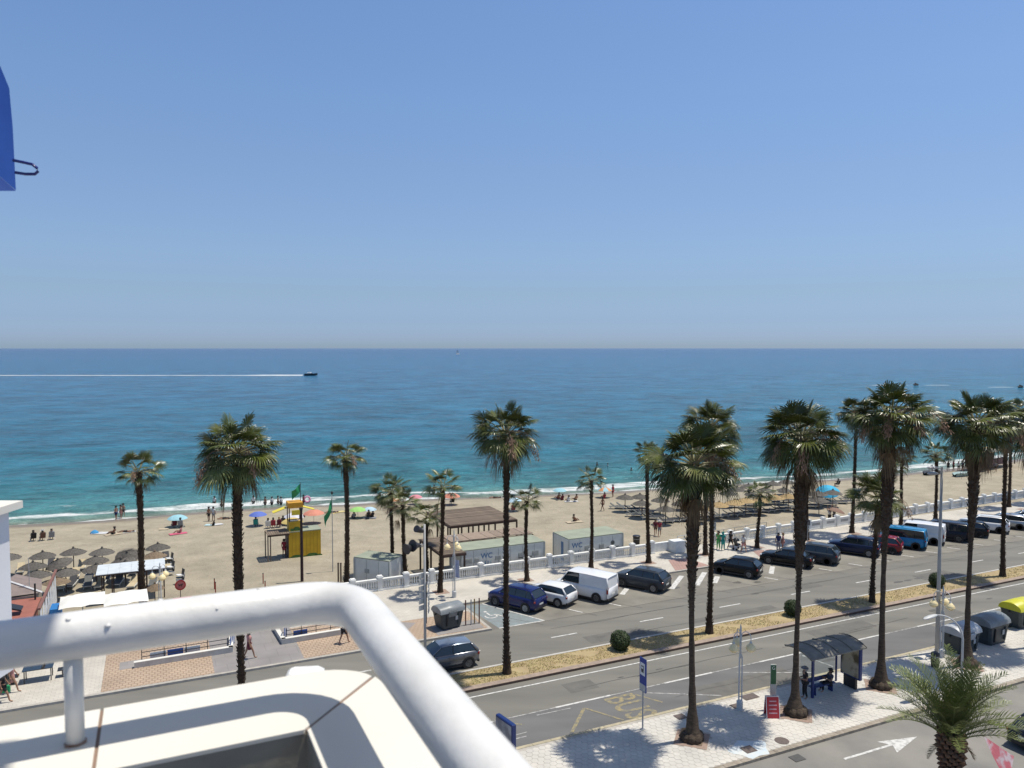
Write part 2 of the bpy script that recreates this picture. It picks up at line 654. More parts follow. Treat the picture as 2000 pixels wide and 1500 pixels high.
def grass_patch():
    """dry grass tufts on the median, one mesh of many small blades"""
    M = mat('dry_grass', (.52, .42, .20), .8, .2, .8, coord='World', color2=(.33, .31, .12), contrast=(.35, .6))
    vs, fs = [], []
    rr = random.Random(5)
    for _ in range(26000):
        u = rr.random()
        s_ = 12 + 78 * u * u * .6 + 78 * u * .4
        t_ = rr.uniform(39.2, 40.98)
        if mnoise.noise(Vector((s_ * .6, t_ * .9, 0))) < -.22:
            continue
        p = W(s_, t_, .105)
        a = rr.uniform(0, 6.28)
        w = rr.uniform(.012, .035)
        h = rr.uniform(.02, .085)
        dx, dy = math.cos(a) * w, math.sin(a) * w
        lx, ly = rr.uniform(-.06, .06), rr.uniform(-.06, .06)
        n = len(vs)
        vs += [(p.x - dx, p.y - dy, p.z), (p.x + dx, p.y + dy, p.z), (p.x + lx, p.y + ly, p.z + h)]
        fs.append((n, n + 1, n + 2))
    me = bpy.data.meshes.new('dry_grass')
    me.from_pydata(vs, [], fs)
    me.materials.append(M)
    o = link('dry_grass', me, kind='stuff')
    tag(o, 'dry straw-coloured grass growing along the median strip', 'grass')


grass_patch()

# near sidewalk between the service road and the bus lane
SW_Z = .13
sidewalk = S('sidewalk', MB().prism(rect(S0, S1, 26.78, 31.9), -.1, SW_Z - .012), M_GROUT)
M_KERBS = mat('sidewalk_kerb_stone', (.36, .315, .25), .85, .15, 5, bump=.4, bscale=40, coord='World', color2=(.22, .185, .145), obj_random=.12)


def kerb_row(t0, t1, near, far, m):
    mb = MB().prism([(.008, 0), (.992, 0), (.992, t1 - t0), (.008, t1 - t0)], -.1, SW_Z + .004)
    me = mb.mesh('kerb_stone', m)
    for k in range(near, far):
        o = link('kerb_stone', me, sidewalk, W(k, t0), A)
    S('kerb_end_run', MB().prism(rect(S0, near, t0, t1), -.1, SW_Z), m, sidewalk)
    S('kerb_end_run', MB().prism(rect(far, S1, t0, t1), -.1, SW_Z), m, sidewalk)


kerb_row(26.5, 26.78, 20, 56, M_KERBS)
M_KERBB = mat('bus_kerb_stone', (.46, .40, .27), .85, .15, 4, coord='World', color2=(.34, .30, .21), obj_random=.08)
kerb_row(31.9, 32.1, 13, 46, M_KERBB)

PITS = [(23.2, 29.2), (29.7, 29.0), (36.4, 29.4), (43.6, 29.3), (50.6, 29.2)]


def in_pit(s_, t_, r_=1.15):
    return any(abs(s_ - a) + abs(t_ - b) < r_ for a, b in PITS)


def hex_tiles():
    hr = .19
    dxs, dts = hr * math.sqrt(3), hr * 1.5
    hexp = [(hr * .965 * math.sin(R(60 * k)), hr * .965 * math.cos(R(60 * k))) for k in range(6)]
    me = MB().prism(hexp, -.02, .012).mesh('paving_tile', M_TILE)
    cand = []
    row = 0
    t_ = 26.78 + hr
    while t_ < 31.9 - hr * .6:
        s_ = 12 + (dxs / 2 if row % 2 else 0)
        while s_ < 70:
            if not in_pit(s_, t_):
                cand.append((s_, t_))
            s_ += dxs
        t_ += dts
        row += 1

    def key(c):
        p = W(*c)
        px = 1000 + 1500 * p.x / p.y
        py = 680 + CAM_H * 1500 / p.y
        vis = 980 < px < 2000 and py < 1500 and not (px < 1015 and py > 1440)
        return (0 if vis else 1, p.length)
    cand.sort(key=key)
    rr = random.Random(2)
    for c in cand[:264]:
        link('paving_tile', me, sidewalk, W(c[0], c[1], SW_Z - .012 + rr.uniform(-.002, .003)), A)
    mb = MB()
    for c in cand[264:]:
        z = rr.uniform(-.002, .003)
        ps = [tuple(W(c[0] + x, c[1] + y)[:2]) for x, y in hexp]
        mb.prism(ps, SW_Z - .03, SW_Z + z)
    mb.build('paving_tiles', M_TILE, sidewalk, kind='stuff')


hex_tiles()
for i, (ps_, pt_) in enumerate(PITS):
    o = S('tree_pit', MB().prism(poly_st([(ps_ - 1.1, pt_), (ps_, pt_ - 1.1), (ps_ + 1.1, pt_), (ps_, pt_ + 1.1)]), .0, SW_Z + .004), M_BRICKP, sidewalk)
    S('tree_pit_soil', MB().prism(poly_st([(ps_ - .75, pt_), (ps_, pt_ - .75), (ps_ + .75, pt_), (ps_, pt_ + .75)]), .0, SW_Z + .012), M_SOIL, sidewalk)

# promenade
PR_Z = .13
M_PKERB = mat('promenade_kerb', (.44, .41, .36), .85, .12, 4, coord='World')
S('promenade', MB().prism(rect(20.3, S1, 52.5, 58.6), -.6, PR_Z), M_PROM)
S('promenade_kerb', MB().prism(rect(20.3, S1, 52.3, 52.5), -.2, PR_Z + .004), M_PKERB)
S('promenade_west', MB().prism(rect(S0, 13.0, 46.95, 58.6), -.6, PR_Z), M_PROM)
S('promenade_corner', MB().prism(rect(13.0, 20.3, 50.6, 58.6), -.6, PR_Z + .003), M_PROM)
S('container_bay_pavement', MB().prism(rect(13.0, 20.3, 46.95, 50.6), -.2, PR_Z), M_RAMP)
kp = MB().prism(rect(S0, 20.1, 46.72, 46.95), -.2, PR_Z + .004)
kp.prism(rect(20.1, 20.3, 46.72, 52.3), -.2, PR_Z + .004)
S('promenade_west_kerb', kp, M_PKERB)
g_ = MB()
g_.sheet(poly_st([(14.0, 49.8), (14.9, 48.7), (16.0, 49.9), (15.0, 50.5)]), PR_Z + .008)
g_.sheet(poly_st([(13.0, 47.6), (13.9, 47.0), (14.6, 47.3), (13.6, 48.6)]), PR_Z + .008)
g_.sheet(poly_st([(16.6, 47.1), (19.9, 47.1), (19.9, 48.8), (16.6, 48.8)]), PR_Z + .008)
g_.sheet(rect(2.85, 7.95, 46.97, 56.5), PR_Z + .008)
g_.sheet(rect(-2.2, -.9, 49.8, 51.0), PR_Z + .012)
S('grey_paving_patches', g_, M_GREYP)
g_ = MB()
g_.sheet(rect(-3.0, 2.85, 46.97, 54.0), PR_Z + .008)
g_.sheet(rect(7.95, 12.9, 46.97, 52.5), PR_Z + .008)
S('terracotta_ramp_paving', g_, M_RAMP)
g_ = MB()
g_.sheet(poly_st([(39.8, 52.52), (43.4, 52.52), (43.2, 55.2), (41.2, 55.4)]), PR_Z + .008)
g_.sheet(poly_st([(49.2, 52.52), (52.4, 52.52), (52.2, 54.4), (50.2, 54.6)]), PR_Z + .008)
S('pink_crossing_paving', g_, M_PINKP)
# soil squares around the promenade palms
PROM_PALMS = [19.8, 27.1, 33.6, 39.1, 45.4, 51.5, 58.0, 64.4, 70.6, 77.3, 84.5, 91.9]
g_ = MB()
for ps_ in PROM_PALMS:
    g_.prism(rect(ps_ - .55, ps_ + .55, 54.95, 56.05), 0, PR_Z + .012)
S('promenade_tree_pits', g_, M_BRICKP)


# ------------------------------------------------------------------ beach and sea
def beach():
    m = bpy.data.materials.new('beach_sand')
    m.use_nodes = True
    nt, b = nodes_of(m)
    b.inputs['Roughness'].default_value = .95
    b.inputs['Specular IOR Level'].default_value = .15
    g = nt.nodes.new('ShaderNodeNewGeometry')
    at_ = nt.nodes.new('ShaderNodeAttribute')
    at_.attribute_name = 'inshore'
    n = nt.nodes.new('ShaderNodeTexNoise')
    n.inputs['Scale'].default_value = .35
    n.inputs['Detail'].default_value = 9
    n.inputs['Roughness'].default_value = .65
    nt.links.new(g.outputs['Position'], n.inputs['Vector'])
    r = nt.nodes.new('ShaderNodeValToRGB')
    r.color_ramp.elements[0].position = .32
    r.color_ramp.elements[1].position = .68
    r.color_ramp.elements[0].color = (.285, .250, .188, 1)
    r.color_ramp.elements[1].color = (.41, .362, .272, 1)
    nt.links.new(n.outputs['Fac'], r.inputs[0])
    # wet strip by the water
    n3 = nt.nodes.new('ShaderNodeTexNoise')
    n3.inputs['Scale'].default_value = .22
    n3.inputs['Detail'].default_value = 3
    nt.links.new(g.outputs['Position'], n3.inputs['Vector'])
    ad = nt.nodes.new('ShaderNodeMath')
    ad.operation = 'MULTIPLY_ADD'
    ad.inputs[1].default_value = -3.0
    nt.links.new(n3.outputs['Fac'], ad.inputs[0])
    nt.links.new(at_.outputs['Fac'], ad.inputs[2])
    mr = nt.nodes.new('ShaderNodeMapRange')
    mr.interpolation_type = 'SMOOTHSTEP'
    mr.inputs['From Min'].default_value = 0.2
    mr.inputs['From Max'].default_value = 2.6
    nt.links.new(ad.outputs[0], mr.inputs['Value'])
    mx = nt.nodes.new('ShaderNodeMixRGB')
    mx.inputs[1].default_value = (.215, .172, .128, 1)
    nt.links.new(mr.outputs[0], mx.inputs['Fac'])
    nt.links.new(r.outputs[0], mx.inputs[2])
    nt.links.new(mx.outputs[0], b.inputs['Base Color'])
    ro = nt.nodes.new('ShaderNodeMapRange')
    ro.inputs['To Min'].default_value = .35
    ro.inputs['To Max'].default_value = .95
    nt.links.new(mr.outputs[0], ro.inputs['Value'])
    nt.links.new(ro.outputs[0], b.inputs['Roughness'])
    n2 = nt.nodes.new('ShaderNodeTexNoise')
    n2.inputs['Scale'].default_value = 1.7
    n2.inputs['Detail'].default_value = 8
    n2.inputs['Roughness'].default_value = .7
    nt.links.new(g.outputs['Position'], n2.inputs['Vector'])
    bp = nt.nodes.new('ShaderNodeBump')
    bp.inputs['Strength'].default_value = .9
    bp.inputs['Distance'].default_value = .26
    nt.links.new(n2.outputs['Fac'], bp.inputs['Height'])
    nt.links.new(bp.outputs[0], b.inputs['Normal'])
    ss = [-400, -200, -120] + [x * 1.0 for x in range(-70, 201)] + [240, 300, 400, 500]
    ts = [k / 52 for k in range(53)]
    vs, fs, ins = [], [], []
    for s_ in ss:
        sh = shore_t(s_)
        for k in ts:
            t_ = 58.3 + (sh + 6 - 58.3) * k
            z = sand_z(s_, t_)
            z += .05 * mnoise.noise(Vector((s_ * .5, t_ * .5, 0))) * min(1, max(0, (sh - t_) / 6))
            p = W(s_, t_, z)
            vs.append(tuple(p))
            ins.append(sh - t_)
    nT = len(ts)
    for i in range(len(ss) - 1):
        for j in range(nT - 1):
            a = i * nT + j
            fs.append((a, a + nT, a + nT + 1, a + 1))
    me = bpy.data.meshes.new('beach_sand')
    me.from_pydata(vs, [], fs)
    me.materials.append(m)
    a_ = me.attributes.new('inshore', 'FLOAT', 'POINT')
    a_.data.foreach_set('value', ins)
    me.polygons.foreach_set('use_smooth', [True] * len(me.polygons))
    o = link('beach', me, kind='structure')


beach()


def sea():
    m = bpy.data.materials.new('sea_water')
    m.use_nodes = True
    nt, b = nodes_of(m)
    b.inputs['Roughness'].default_value = .16
    b.inputs['IOR'].default_value = 1.33
    b.inputs['Specular IOR Level'].default_value = .26
    g = nt.nodes.new('ShaderNodeNewGeometry')
    at_ = nt.nodes.new('ShaderNodeAttribute')
    at_.attribute_name = 'offshore'
    mp = nt.nodes.new('ShaderNodeMapping')
    mp.inputs['Rotation'].default_value = (0, 0, -A * .35)
    nt.links.new(g.outputs['Position'], mp.inputs[0])

    def noise(scale, detail, sx, sy, rough=.55, dist=0):
        q = nt.nodes.new('ShaderNodeMapping')
        q.inputs['Scale'].default_value = (sx, sy, 1)
        nt.links.new(mp.outputs[0], q.inputs[0])
        n = nt.nodes.new('ShaderNodeTexNoise')
        n.inputs['Scale'].default_value = scale
        n.inputs['Detail'].default_value = detail
        n.inputs['Roughness'].default_value = rough
        n.inputs['Distortion'].default_value = dist
        nt.links.new(q.outputs[0], n.inputs['Vector'])
        return n

    def math_(op, a, b_=None, c=None):
        x = nt.nodes.new('ShaderNodeMath')
        x.operation = op
        for i, v in enumerate((a, b_, c)):
            if v is None:
                continue
            if isinstance(v, (int, float)):
                x.inputs[i].default_value = v
            else:
                nt.links.new(v, x.inputs[i])
        return x.outputs[0]
    # water colour by distance offshore: shallow sand-green, turquoise, deep blue
    lg = math_('LOGARITHM', math_('MAXIMUM', at_.outputs['Fac'], 1.0), 10.0)
    big = noise(.012, 5, .5, 1.6)
    lgn = math_('ADD', lg, math_('MULTIPLY', math_('SUBTRACT', big.outputs['Fac'], .5), .55))
    fac = math_('DIVIDE', lgn, 4.6)
    r = nt.nodes.new('ShaderNodeValToRGB')
    st = [(0.0, (.22, .27, .21)), (.12, (.150, .285, .240)), (.20, (.070, .245, .245)), (.30, (.030, .185, .225)), (.42, (.016, .150, .240)),
          (.52, (.016, .132, .245)), (.66, (.020, .115, .240)), (.80, (.026, .088, .200)), (.94, (.045, .085, .185))]
    e = r.color_ramp.elements
    e[0].position, e[0].color = st[0][0], (*st[0][1], 1)
    e[1].position, e[1].color = st[-1][0], (*st[-1][1], 1)
    for p_, c_ in st[1:-1]:
        x = e.new(p_)
        x.color = (*c_, 1)
    nt.links.new(fac, r.inputs[0])
    # light and dark streaks: wave and wind reflections painted into the water colour
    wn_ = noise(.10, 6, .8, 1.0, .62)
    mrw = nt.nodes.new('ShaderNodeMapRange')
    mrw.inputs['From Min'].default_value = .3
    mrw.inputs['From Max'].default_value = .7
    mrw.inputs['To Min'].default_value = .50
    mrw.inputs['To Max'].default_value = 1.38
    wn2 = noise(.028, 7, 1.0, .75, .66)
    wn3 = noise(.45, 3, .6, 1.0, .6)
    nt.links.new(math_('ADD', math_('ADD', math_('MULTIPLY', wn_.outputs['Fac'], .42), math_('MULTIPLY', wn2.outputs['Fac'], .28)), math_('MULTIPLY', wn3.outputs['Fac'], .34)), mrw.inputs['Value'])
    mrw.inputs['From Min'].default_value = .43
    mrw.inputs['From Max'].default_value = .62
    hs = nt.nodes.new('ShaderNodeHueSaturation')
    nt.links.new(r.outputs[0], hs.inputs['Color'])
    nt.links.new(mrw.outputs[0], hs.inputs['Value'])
    # foam: a lapping edge and broken crests further out
    fn = noise(.55, 6, .35, 1.2, .7, .6)
    fe = noise(.10, 3, .5, .5)
    off = math_('ADD', at_.outputs['Fac'], math_('MULTIPLY', math_('SUBTRACT', fe.outputs['Fac'], .5), 6.0))
    wid = nt.nodes.new('ShaderNodeValToRGB')
    we = wid.color_ramp.elements
    we[0].position, we[0].color = 0.0, (1, 1, 1, 1)
    we[1].position, we[1].color = 1.0, (0, 0, 0, 1)
    for p_, v_ in ((.08, .35), (.16, .18), (.24, .95), (.38, 1.0), (.5, .25), (.66, .1), (.8, .45), (.9, .15)):
        x = we.new(p_)
        x.color = (v_, v_, v_, 1)
    nt.links.new(math_('DIVIDE', off, 13.0), wid.inputs[0])
    fo = math_('ADD', wid.outputs[0], math_('MULTIPLY', math_('SUBTRACT', fn.outputs['Fac'], .5), 2.2))
    mrf = nt.nodes.new('ShaderNodeMapRange')
    mrf.inputs['From Min'].default_value = .62
    mrf.inputs['From Max'].default_value = 1.05
    nt.links.new(fo, mrf.inputs['Value'])
    mx = nt.nodes.new('ShaderNodeMixRGB')
    nt.links.new(mrf.outputs[0], mx.inputs['Fac'])
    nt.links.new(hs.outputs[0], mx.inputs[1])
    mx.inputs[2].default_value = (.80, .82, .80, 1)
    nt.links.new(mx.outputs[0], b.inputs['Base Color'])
    rf = nt.nodes.new('ShaderNodeMapRange')
    rf.inputs['To Min'].default_value = .16
    rf.inputs['To Max'].default_value = .8
    nt.links.new(mrf.outputs[0], rf.inputs['Value'])
    nt.links.new(rf.outputs[0], b.inputs['Roughness'])
    # waves
    w1 = noise(.35, 6, .6, 1.2, .62, .3)
    w2 = noise(1.6, 5, .6, 1.4, .6)
    w3 = noise(.05, 5, .8, 1.0, .55, .2)
    h = math_('ADD', math_('MULTIPLY', w1.outputs['Fac'], 1.1), math_('MULTIPLY', w2.outputs['Fac'], .28))
    h = math_('ADD', h, math_('MULTIPLY', w3.outputs['Fac'], 3.4))
    bp = nt.nodes.new('ShaderNodeBump')
    bp.inputs['Strength'].default_value = 1.0
    bp.inputs['Distance'].default_value = 2.2
    nt.links.new(h, bp.inputs['Height'])
    nt.links.new(bp.outputs[0], b.inputs['Normal'])
    ss = []
    v = 200.0
    while v < 60000:
        ss.append(v)
        v *= 1.35
    ss = [-x for x in reversed(ss)] + [x * 1.5 for x in range(-120, 125)] + ss
    ds = [-3 + .6 * k for k in range(60)]
    v = ds[-1] + .8
    st_ = 1.0
    while v < 75000:
        ds.append(v)
        st_ *= 1.06
        v += st_
    vs, fs, offs = [], [], []
    for s_ in ss:
        sh = shore_t(s_)
        for d in ds:
            k = min(1, max(0, d / 14)) * max(0, 1 - d / 900)
            z = SEA_Z
            t_ = sh + d
            if k > 0:
                z += .16 * k * mnoise.noise(Vector((s_ * .05, d * .16, 3))) + .07 * k * mnoise.noise(Vector((s_ * .22, d * .6, 9)))
            if k > 0:
                z += .42 * k * max(0, 1 - d / 260) * mnoise.noise(Vector((s_ * .018, d * .085, 21)))
            # one small breaker rolling in
            z += .22 * math.exp(-((d - 4.2 - 1.2 * math.sin(s_ * .11)) / 1.0) ** 2)
            vs.append(tuple(W(s_, t_, z)))
            offs.append(d)
    nD = len(ds)
    for i in range(len(ss) - 1):
        for j in range(nD - 1):
            a = i * nD + j
            fs.append((a, a + nD, a + nD + 1, a + 1))
    me = bpy.data.meshes.new('sea')
    me.from_pydata(vs, [], fs)
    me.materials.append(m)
    a_ = me.attributes.new('offshore', 'FLOAT', 'POINT')
    a_.data.foreach_set('value', offs)
    me.polygons.foreach_set('use_smooth', [True] * len(me.polygons))
    o = link('sea', me, kind='structure')


sea()

#PART2
# ================================================================== PALMS
M_FROND = mat('fan_leaf', (.108, .122, .020), .34, .2, 2.5, color2=(.030, .043, .006), obj_random=.35, spec=.5, contrast=(.3, .7))
M_FROND_Y = mat('fan_leaf_yellowing', (.19, .20, .055), .45, .2, 2.0, color2=(.065, .085, .022), obj_random=.3, spec=.5)
M_FROND_D = mat('dry_fan_leaf', (.22, .155, .085), .7, .2, 3.0, color2=(.10, .066, .035), obj_random=.3, spec=.3)
M_FLOWER = mat('palm_flower_stalk', (.36, .23, .15), .8, .15, 6, color2=(.21, .13, .085), obj_random=.2)
M_TRUNK = mat('palm_bark', (.085, .060, .042), .95, .2, 7, color2=(.034, .024, .017), bump=.9, bscale=22, bdist=.05, spec=.2, stretch=(1, 1, .35))
M_TRUNK_L = mat('smooth_palm_bark', (.110, .084, .062), .95, .2, 5, color2=(.050, .037, .028), bump=.8, bscale=20, bdist=.03, spec=.2, stretch=(1, 1, 2.6))
M_BOOT = mat('palm_leaf_base', (.085, .055, .036), .9, .2, 6, color2=(.030, .020, .013), spec=.2)


M_PETIOLE = mat('leaf_stem', (.36, .33, .17), .5, .2, 3, color2=(.20, .19, .09), obj_random=.2)


def fan_frond(elev, seed, mode='green', blade=1.0, pet=1.0):
    """one fan leaf: curved petiole and a fan of folded segments whose tips hang down"""
    rr = random.Random(seed)
    mb = MB()
    e = R(elev)
    d0 = Vector((math.cos(e), 0, math.sin(e)))
    sag = .22 if mode != 'dead' else .25
    pts = []
    for k in range(5):
        u = k / 4
        pts.append(d0 * (pet * u) + Vector((0, 0, -sag * pet * u * u * math.cos(e))))
    mb.tube(pts, [.034, .028, .024, .021, .018], 4, cap=False)
    E_ = pts[-1]
    d = (pts[-1] - pts[-2]).normalized()
    lat = Vector((0, 1, 0))
    nrm = d.cross(lat).normalized()
    if nrm.z < 0:
        nrm = -nrm
    half = 118 if mode != 'dead' else 62
    N = 30 if mode != 'dead' else 18
    twist = rr.uniform(-.35, .35)
    cup = rr.uniform(.05, .28) if mode != 'dead' else .5
    for k in range(N):
        a0 = -half + 2 * half * (k + .5) / N + rr.uniform(-2, 2)
        a = R(a0)
        L = blade * (1 - .22 * (abs(a0) / half) ** 2) * rr.uniform(.86, 1.08)
        v = d * math.cos(a) + lat * math.sin(a)
        v = (v + nrm * cup * (abs(a0) / half) ** 1.5 + nrm * twist * math.sin(a) * .5).normalized()
        side = (-d * math.sin(a) + lat * math.cos(a)).normalized()
        hw = R(2 * half / N) * .5 * 1.08
        droop = rr.uniform(.6, 1.2) * (max(.14, min(1.1, .62 - elev / 88)) if mode != 'dead' else 1.6)
        ring = []
        for u in (0.04, .38, .66, .86, 1.0):
            r_ = L * u
            drop = droop * blade * max(0, u - .36) ** 1.65
            pull = 1 - .42 * max(0, u - .5)
            c = E_ + v * (r_ * pull) + Vector((0, 0, -drop - .10 * blade * u * u))
            if u < .40:
                w = hw * r_
            else:
                w = hw * L * .37 * (1.02 - u) / .5 + .004
            ring.append((c, w))
        vs = []
        for i, (c, w) in enumerate(ring):
            up = nrm * w * .55
            vs += [c - side * w, c + up, c + side * w]
        fs = []
        for i in range(len(ring) - 1):
            a_ = i * 3
            fs += [(a_, a_ + 1, a_ + 4, a_ + 3), (a_ + 1, a_ + 2, a_ + 5, a_ + 4)]
        mb.add(vs, fs)
    m = {'green': M_FROND, 'yellow': M_FROND_Y, 'dead': M_FROND_D}[mode]
    me = mb.mesh('frond', m)
    me.materials.append(M_PETIOLE if mode != 'dead' else M_FROND_D)
    for i in range(16):
        me.polygons[i].material_index = 1
    return me


ELEVS = [76, 54, 36, 20, 4, -14, -34]
FRONDS = {}
sd = 1
for e_ in ELEVS:
    for k_ in range(3):
        FRONDS[(e_, k_, 'green')] = fan_frond(e_ + rnd.uniform(-6, 6), sd, 'green')
        sd += 1
    FRONDS[(e_, 0, 'yellow')] = fan_frond(e_ - 6, sd, 'yellow')
    sd += 1
for k_, e_ in enumerate((-35, -55, -72, -80)):
    FRONDS[(k_, 0, 'dead')] = fan_frond(e_, 90 + k_, 'dead', .85, .9)


def flower_stalk(seed):
    rr = random.Random(seed)
    mb = MB()
    pts = [Vector((0.0, 0, 0)), Vector((.5, 0, .25)), Vector((1.1, 0, .22)), Vector((1.6, .03, -.12)), Vector((1.85, .05, -.6))]
    mb.tube(pts, [.025, .02, .016, .012, .006], 4)
    for k in range(190):
        u = rr.uniform(.42, 1)
        i = min(3, int(u * 4))
        p = pts[i].lerp(pts[i + 1], u * 4 - i)
        p = p + Vector((rr.gauss(0, .08), rr.gauss(0, .10), -rr.uniform(0, .55)))
        q = p + Vector((rr.uniform(-.12, .12), rr.uniform(-.12, .12), -rr.uniform(.04, .22)))
        w = Vector((rr.uniform(-1, 1), rr.uniform(-1, 1), 0)).normalized() * rr.uniform(.012, .03)
        mb.add([p - w * .4, p + w * .4, q + w, q - w], [(0, 1, 2, 3)])
    return mb.mesh('flower_stalk', M_FLOWER)


STALKS = [flower_stalk(k) for k in range(3)]


def trunk_parts(root, h, rlow, rup, bootf, seed, lean, shag, mound):
    rr = random.Random(seed)
    if shag:
        rlow, rup = rlow * .64, rup * .68
    else:
        rlow *= .70
        rup *= .86
    lean = (lean[0] + rr.uniform(-.22, .22), lean[1] + rr.uniform(-.2, .2))
    mb = MB()
    n = 14
    K = max(12, int(h * 3.2))
    split = bootf
    rings = []
    ph = rr.uniform(0, 6)
    for i in range(K + 1):
        u = i / K
        z = h * u
        cx = lean[0] * (u ** 1.3) + .05 * math.sin(u * 5 + ph)
        cy = lean[1] * (u ** 1.3) + .05 * math.cos(u * 4 + ph)
        if mound:
            flare = math.exp(-z / .55) * .38 + .11 * math.exp(-z / 2.5)
        else:
            flare = math.exp(-z / .35) * .13 + .06 * math.exp(-z / 1.5)
        w = 1 / (1 + math.exp(-(u - split) * 26))
        r_ = rlow * (1 - .12 * u) * (1 - w) + rup * w + flare
        r_ *= 1 + .06 * math.sin(z * 5.3 + ph) + rr.uniform(-.035, .035)
        rings.append((cx, cy, z - .25 if i == 0 else z, r_))
    vs, fs = [], []
    for (cx, cy, z, r_) in rings:
        for k in range(n):
            a = 2 * math.pi * k / n
            q = r_ * (1 + .11 * mnoise.noise(Vector((cx + 3 * math.cos(a), 3 * math.sin(a) + seed, z * 2.2))))
            vs.append((cx + q * math.cos(a), cy + q * math.sin(a), z))
    for i in range(K):
        for k in range(n):
            a, b = i * n + k, i * n + (k + 1) % n
            fs.append((a, b, b + n, a + n))
    fs.append(tuple(range(K * n, K * n + n)))
    mb.add(vs, fs)
    mb.build('trunk', M_TRUNK if shag else M_TRUNK_L, root, smooth='full')
    # old leaf bases: overlapping wedges, thick under the crown, small further down
    bb = MB()
    zlow = 0.5 if shag else h * max(0, split - .12)
    z = zlow
    a = 0
    while z < h:
        u = z / h
        i = min(K - 1, int(u * K))
        cx, cy, _, r_ = rings[i]
        big = min(1, max(0, (u - split) * 6 + .4)) if not shag else (.42 + .4 * max(0, u - .6) * 2)
        for q in range(5):
            a += 2.399 + rr.uniform(-.12, .12)
            if rr.random() < .15:
                continue
            L = (.07 + .14 * big) * rr.uniform(.4, 1.25)
            wd = .045 + .045 * big
            L *= .6 + 1.6 * min(.25, r_)
            ca, sa = math.cos(a), math.sin(a)
            out = rr.uniform(.15, .5)
            base = Vector((cx + ca * r_ * .93, cy + sa * r_ * .93, z + rr.uniform(-.05, .05)))
            tip = base + Vector((ca * out, sa * out, 1)).normalized() * L
            t_ = Vector((-sa, ca, 0)) * wd
            o_ = Vector((ca, sa, 0)) * .03
            bb.add([base - t_, base + t_, base + o_ * 1.6, tip - t_ * .5 + o_, tip + t_ * .5 + o_, tip + o_ * 1.8],
                   [(0, 1, 4, 3), (0, 3, 5, 2), (1, 2, 5, 4), (3, 4, 5)])
        z += .085
    bb.build('leaf_bases', M_BOOT, root, kind='stuff')
    if mound:
        mm = MB()
        for k in range(9):
            a = k * .7 + ph
            c = (.36 * math.cos(a), .36 * math.sin(a), .12)
            mm.lathe([(.0, -.18), (.22, -.12), (.25, .05), (.17, .24), (.0, .32)], 8, c, .18, rr)
        mm.build('root_mound', M_TRUNK_L, root, smooth='full')
    return rings[-1]


def palm(s, t, hcrown, cr, nf, rlow, rup, bootf, label, lean=(0, 0), shag=True, dead=6, yellow=.2, stalks=2, seed=0, z=0.13, mound=False, name='fan_palm', group=None, thin=0, sc=None):
    rr = random.Random(seed * 13 + 5)
    root = sthing(name, label, 'palm tree', s, t, z, 0, group)
    root.rotation_euler = (0, 0, 0)
    k_ = (sc if sc else cr / 2.05)
    h = hcrown - cr * .95
    top = trunk_parts(root, h, rlow, rup, bootf, seed + 3, lean, shag, mound)
    tx, ty = top[0], top[1]
    nf = int(nf * (.95 if not thin else 1.0))
    for i in range(nf):
        u = (i + .5) / nf
        # denser in the middle and lower rows
        sinv = .97 - u ** 1.1 * (1.38 if not thin else 1.2)
        el = math.degrees(math.asin(max(-.66, min(.96, sinv))))
        e = min(ELEVS, key=lambda q: abs(q - el - rr.uniform(-9, 9)))
        mode = 'green'
        if el < 25 and rr.random() < yellow * 1.6:
            mode = 'yellow'
        key = (e, rr.randrange(3), 'green') if mode == 'green' else (e, 0, 'yellow')
        o = link('frond', FRONDS[key], root)
        az = i * 2.39996 + rr.uniform(-.3, .3)
        zz = h - .05 + .35 * k_ * (1 - u) - .25 * k_ * u
        o.location = (tx + .12 * math.cos(az), ty + .12 * math.sin(az), zz)
        q = k_ * rr.triangular(.62, 1.16, 1.02) * (1.0 + .24 * math.sin(math.pi * min(1, u * 1.4)) - .16 * max(0, u - .6) / .4)
        o.rotation_euler = (rr.uniform(-.45, .45), rr.uniform(-.16, .16), az)
        o.scale = (q, q, q)
    dead = int(dead * .7)
    for i in range(dead):
        o = link('dead_frond', FRONDS[(rr.randrange(4), 0, 'dead')], root)
        az = rr.uniform(0, 6.28)
        o.location = (tx + .18 * math.cos(az), ty + .18 * math.sin(az), h - rr.uniform(.1, .55) * k_)
        q = k_ * rr.uniform(.7, 1.05)
        o.rotation_euler = (rr.uniform(-.1, .1), 0, az)
        o.scale = (q, q, q)
    stalks = (stalks + 1) // 2
    for i in range(stalks):
        o = link('flower_stalk', STALKS[rr.randrange(3)], root)
        az = rr.uniform(3.3, 6.1) if i % 2 == 0 else rr.uniform(0, 6.28)
        o.location = (tx, ty, h + .1)
        q = k_ * rr.uniform(.85, 1.15)
        o.rotation_euler = (0, -rr.uniform(-.15, .35), az)
        o.scale = (q, q, q)
    return root


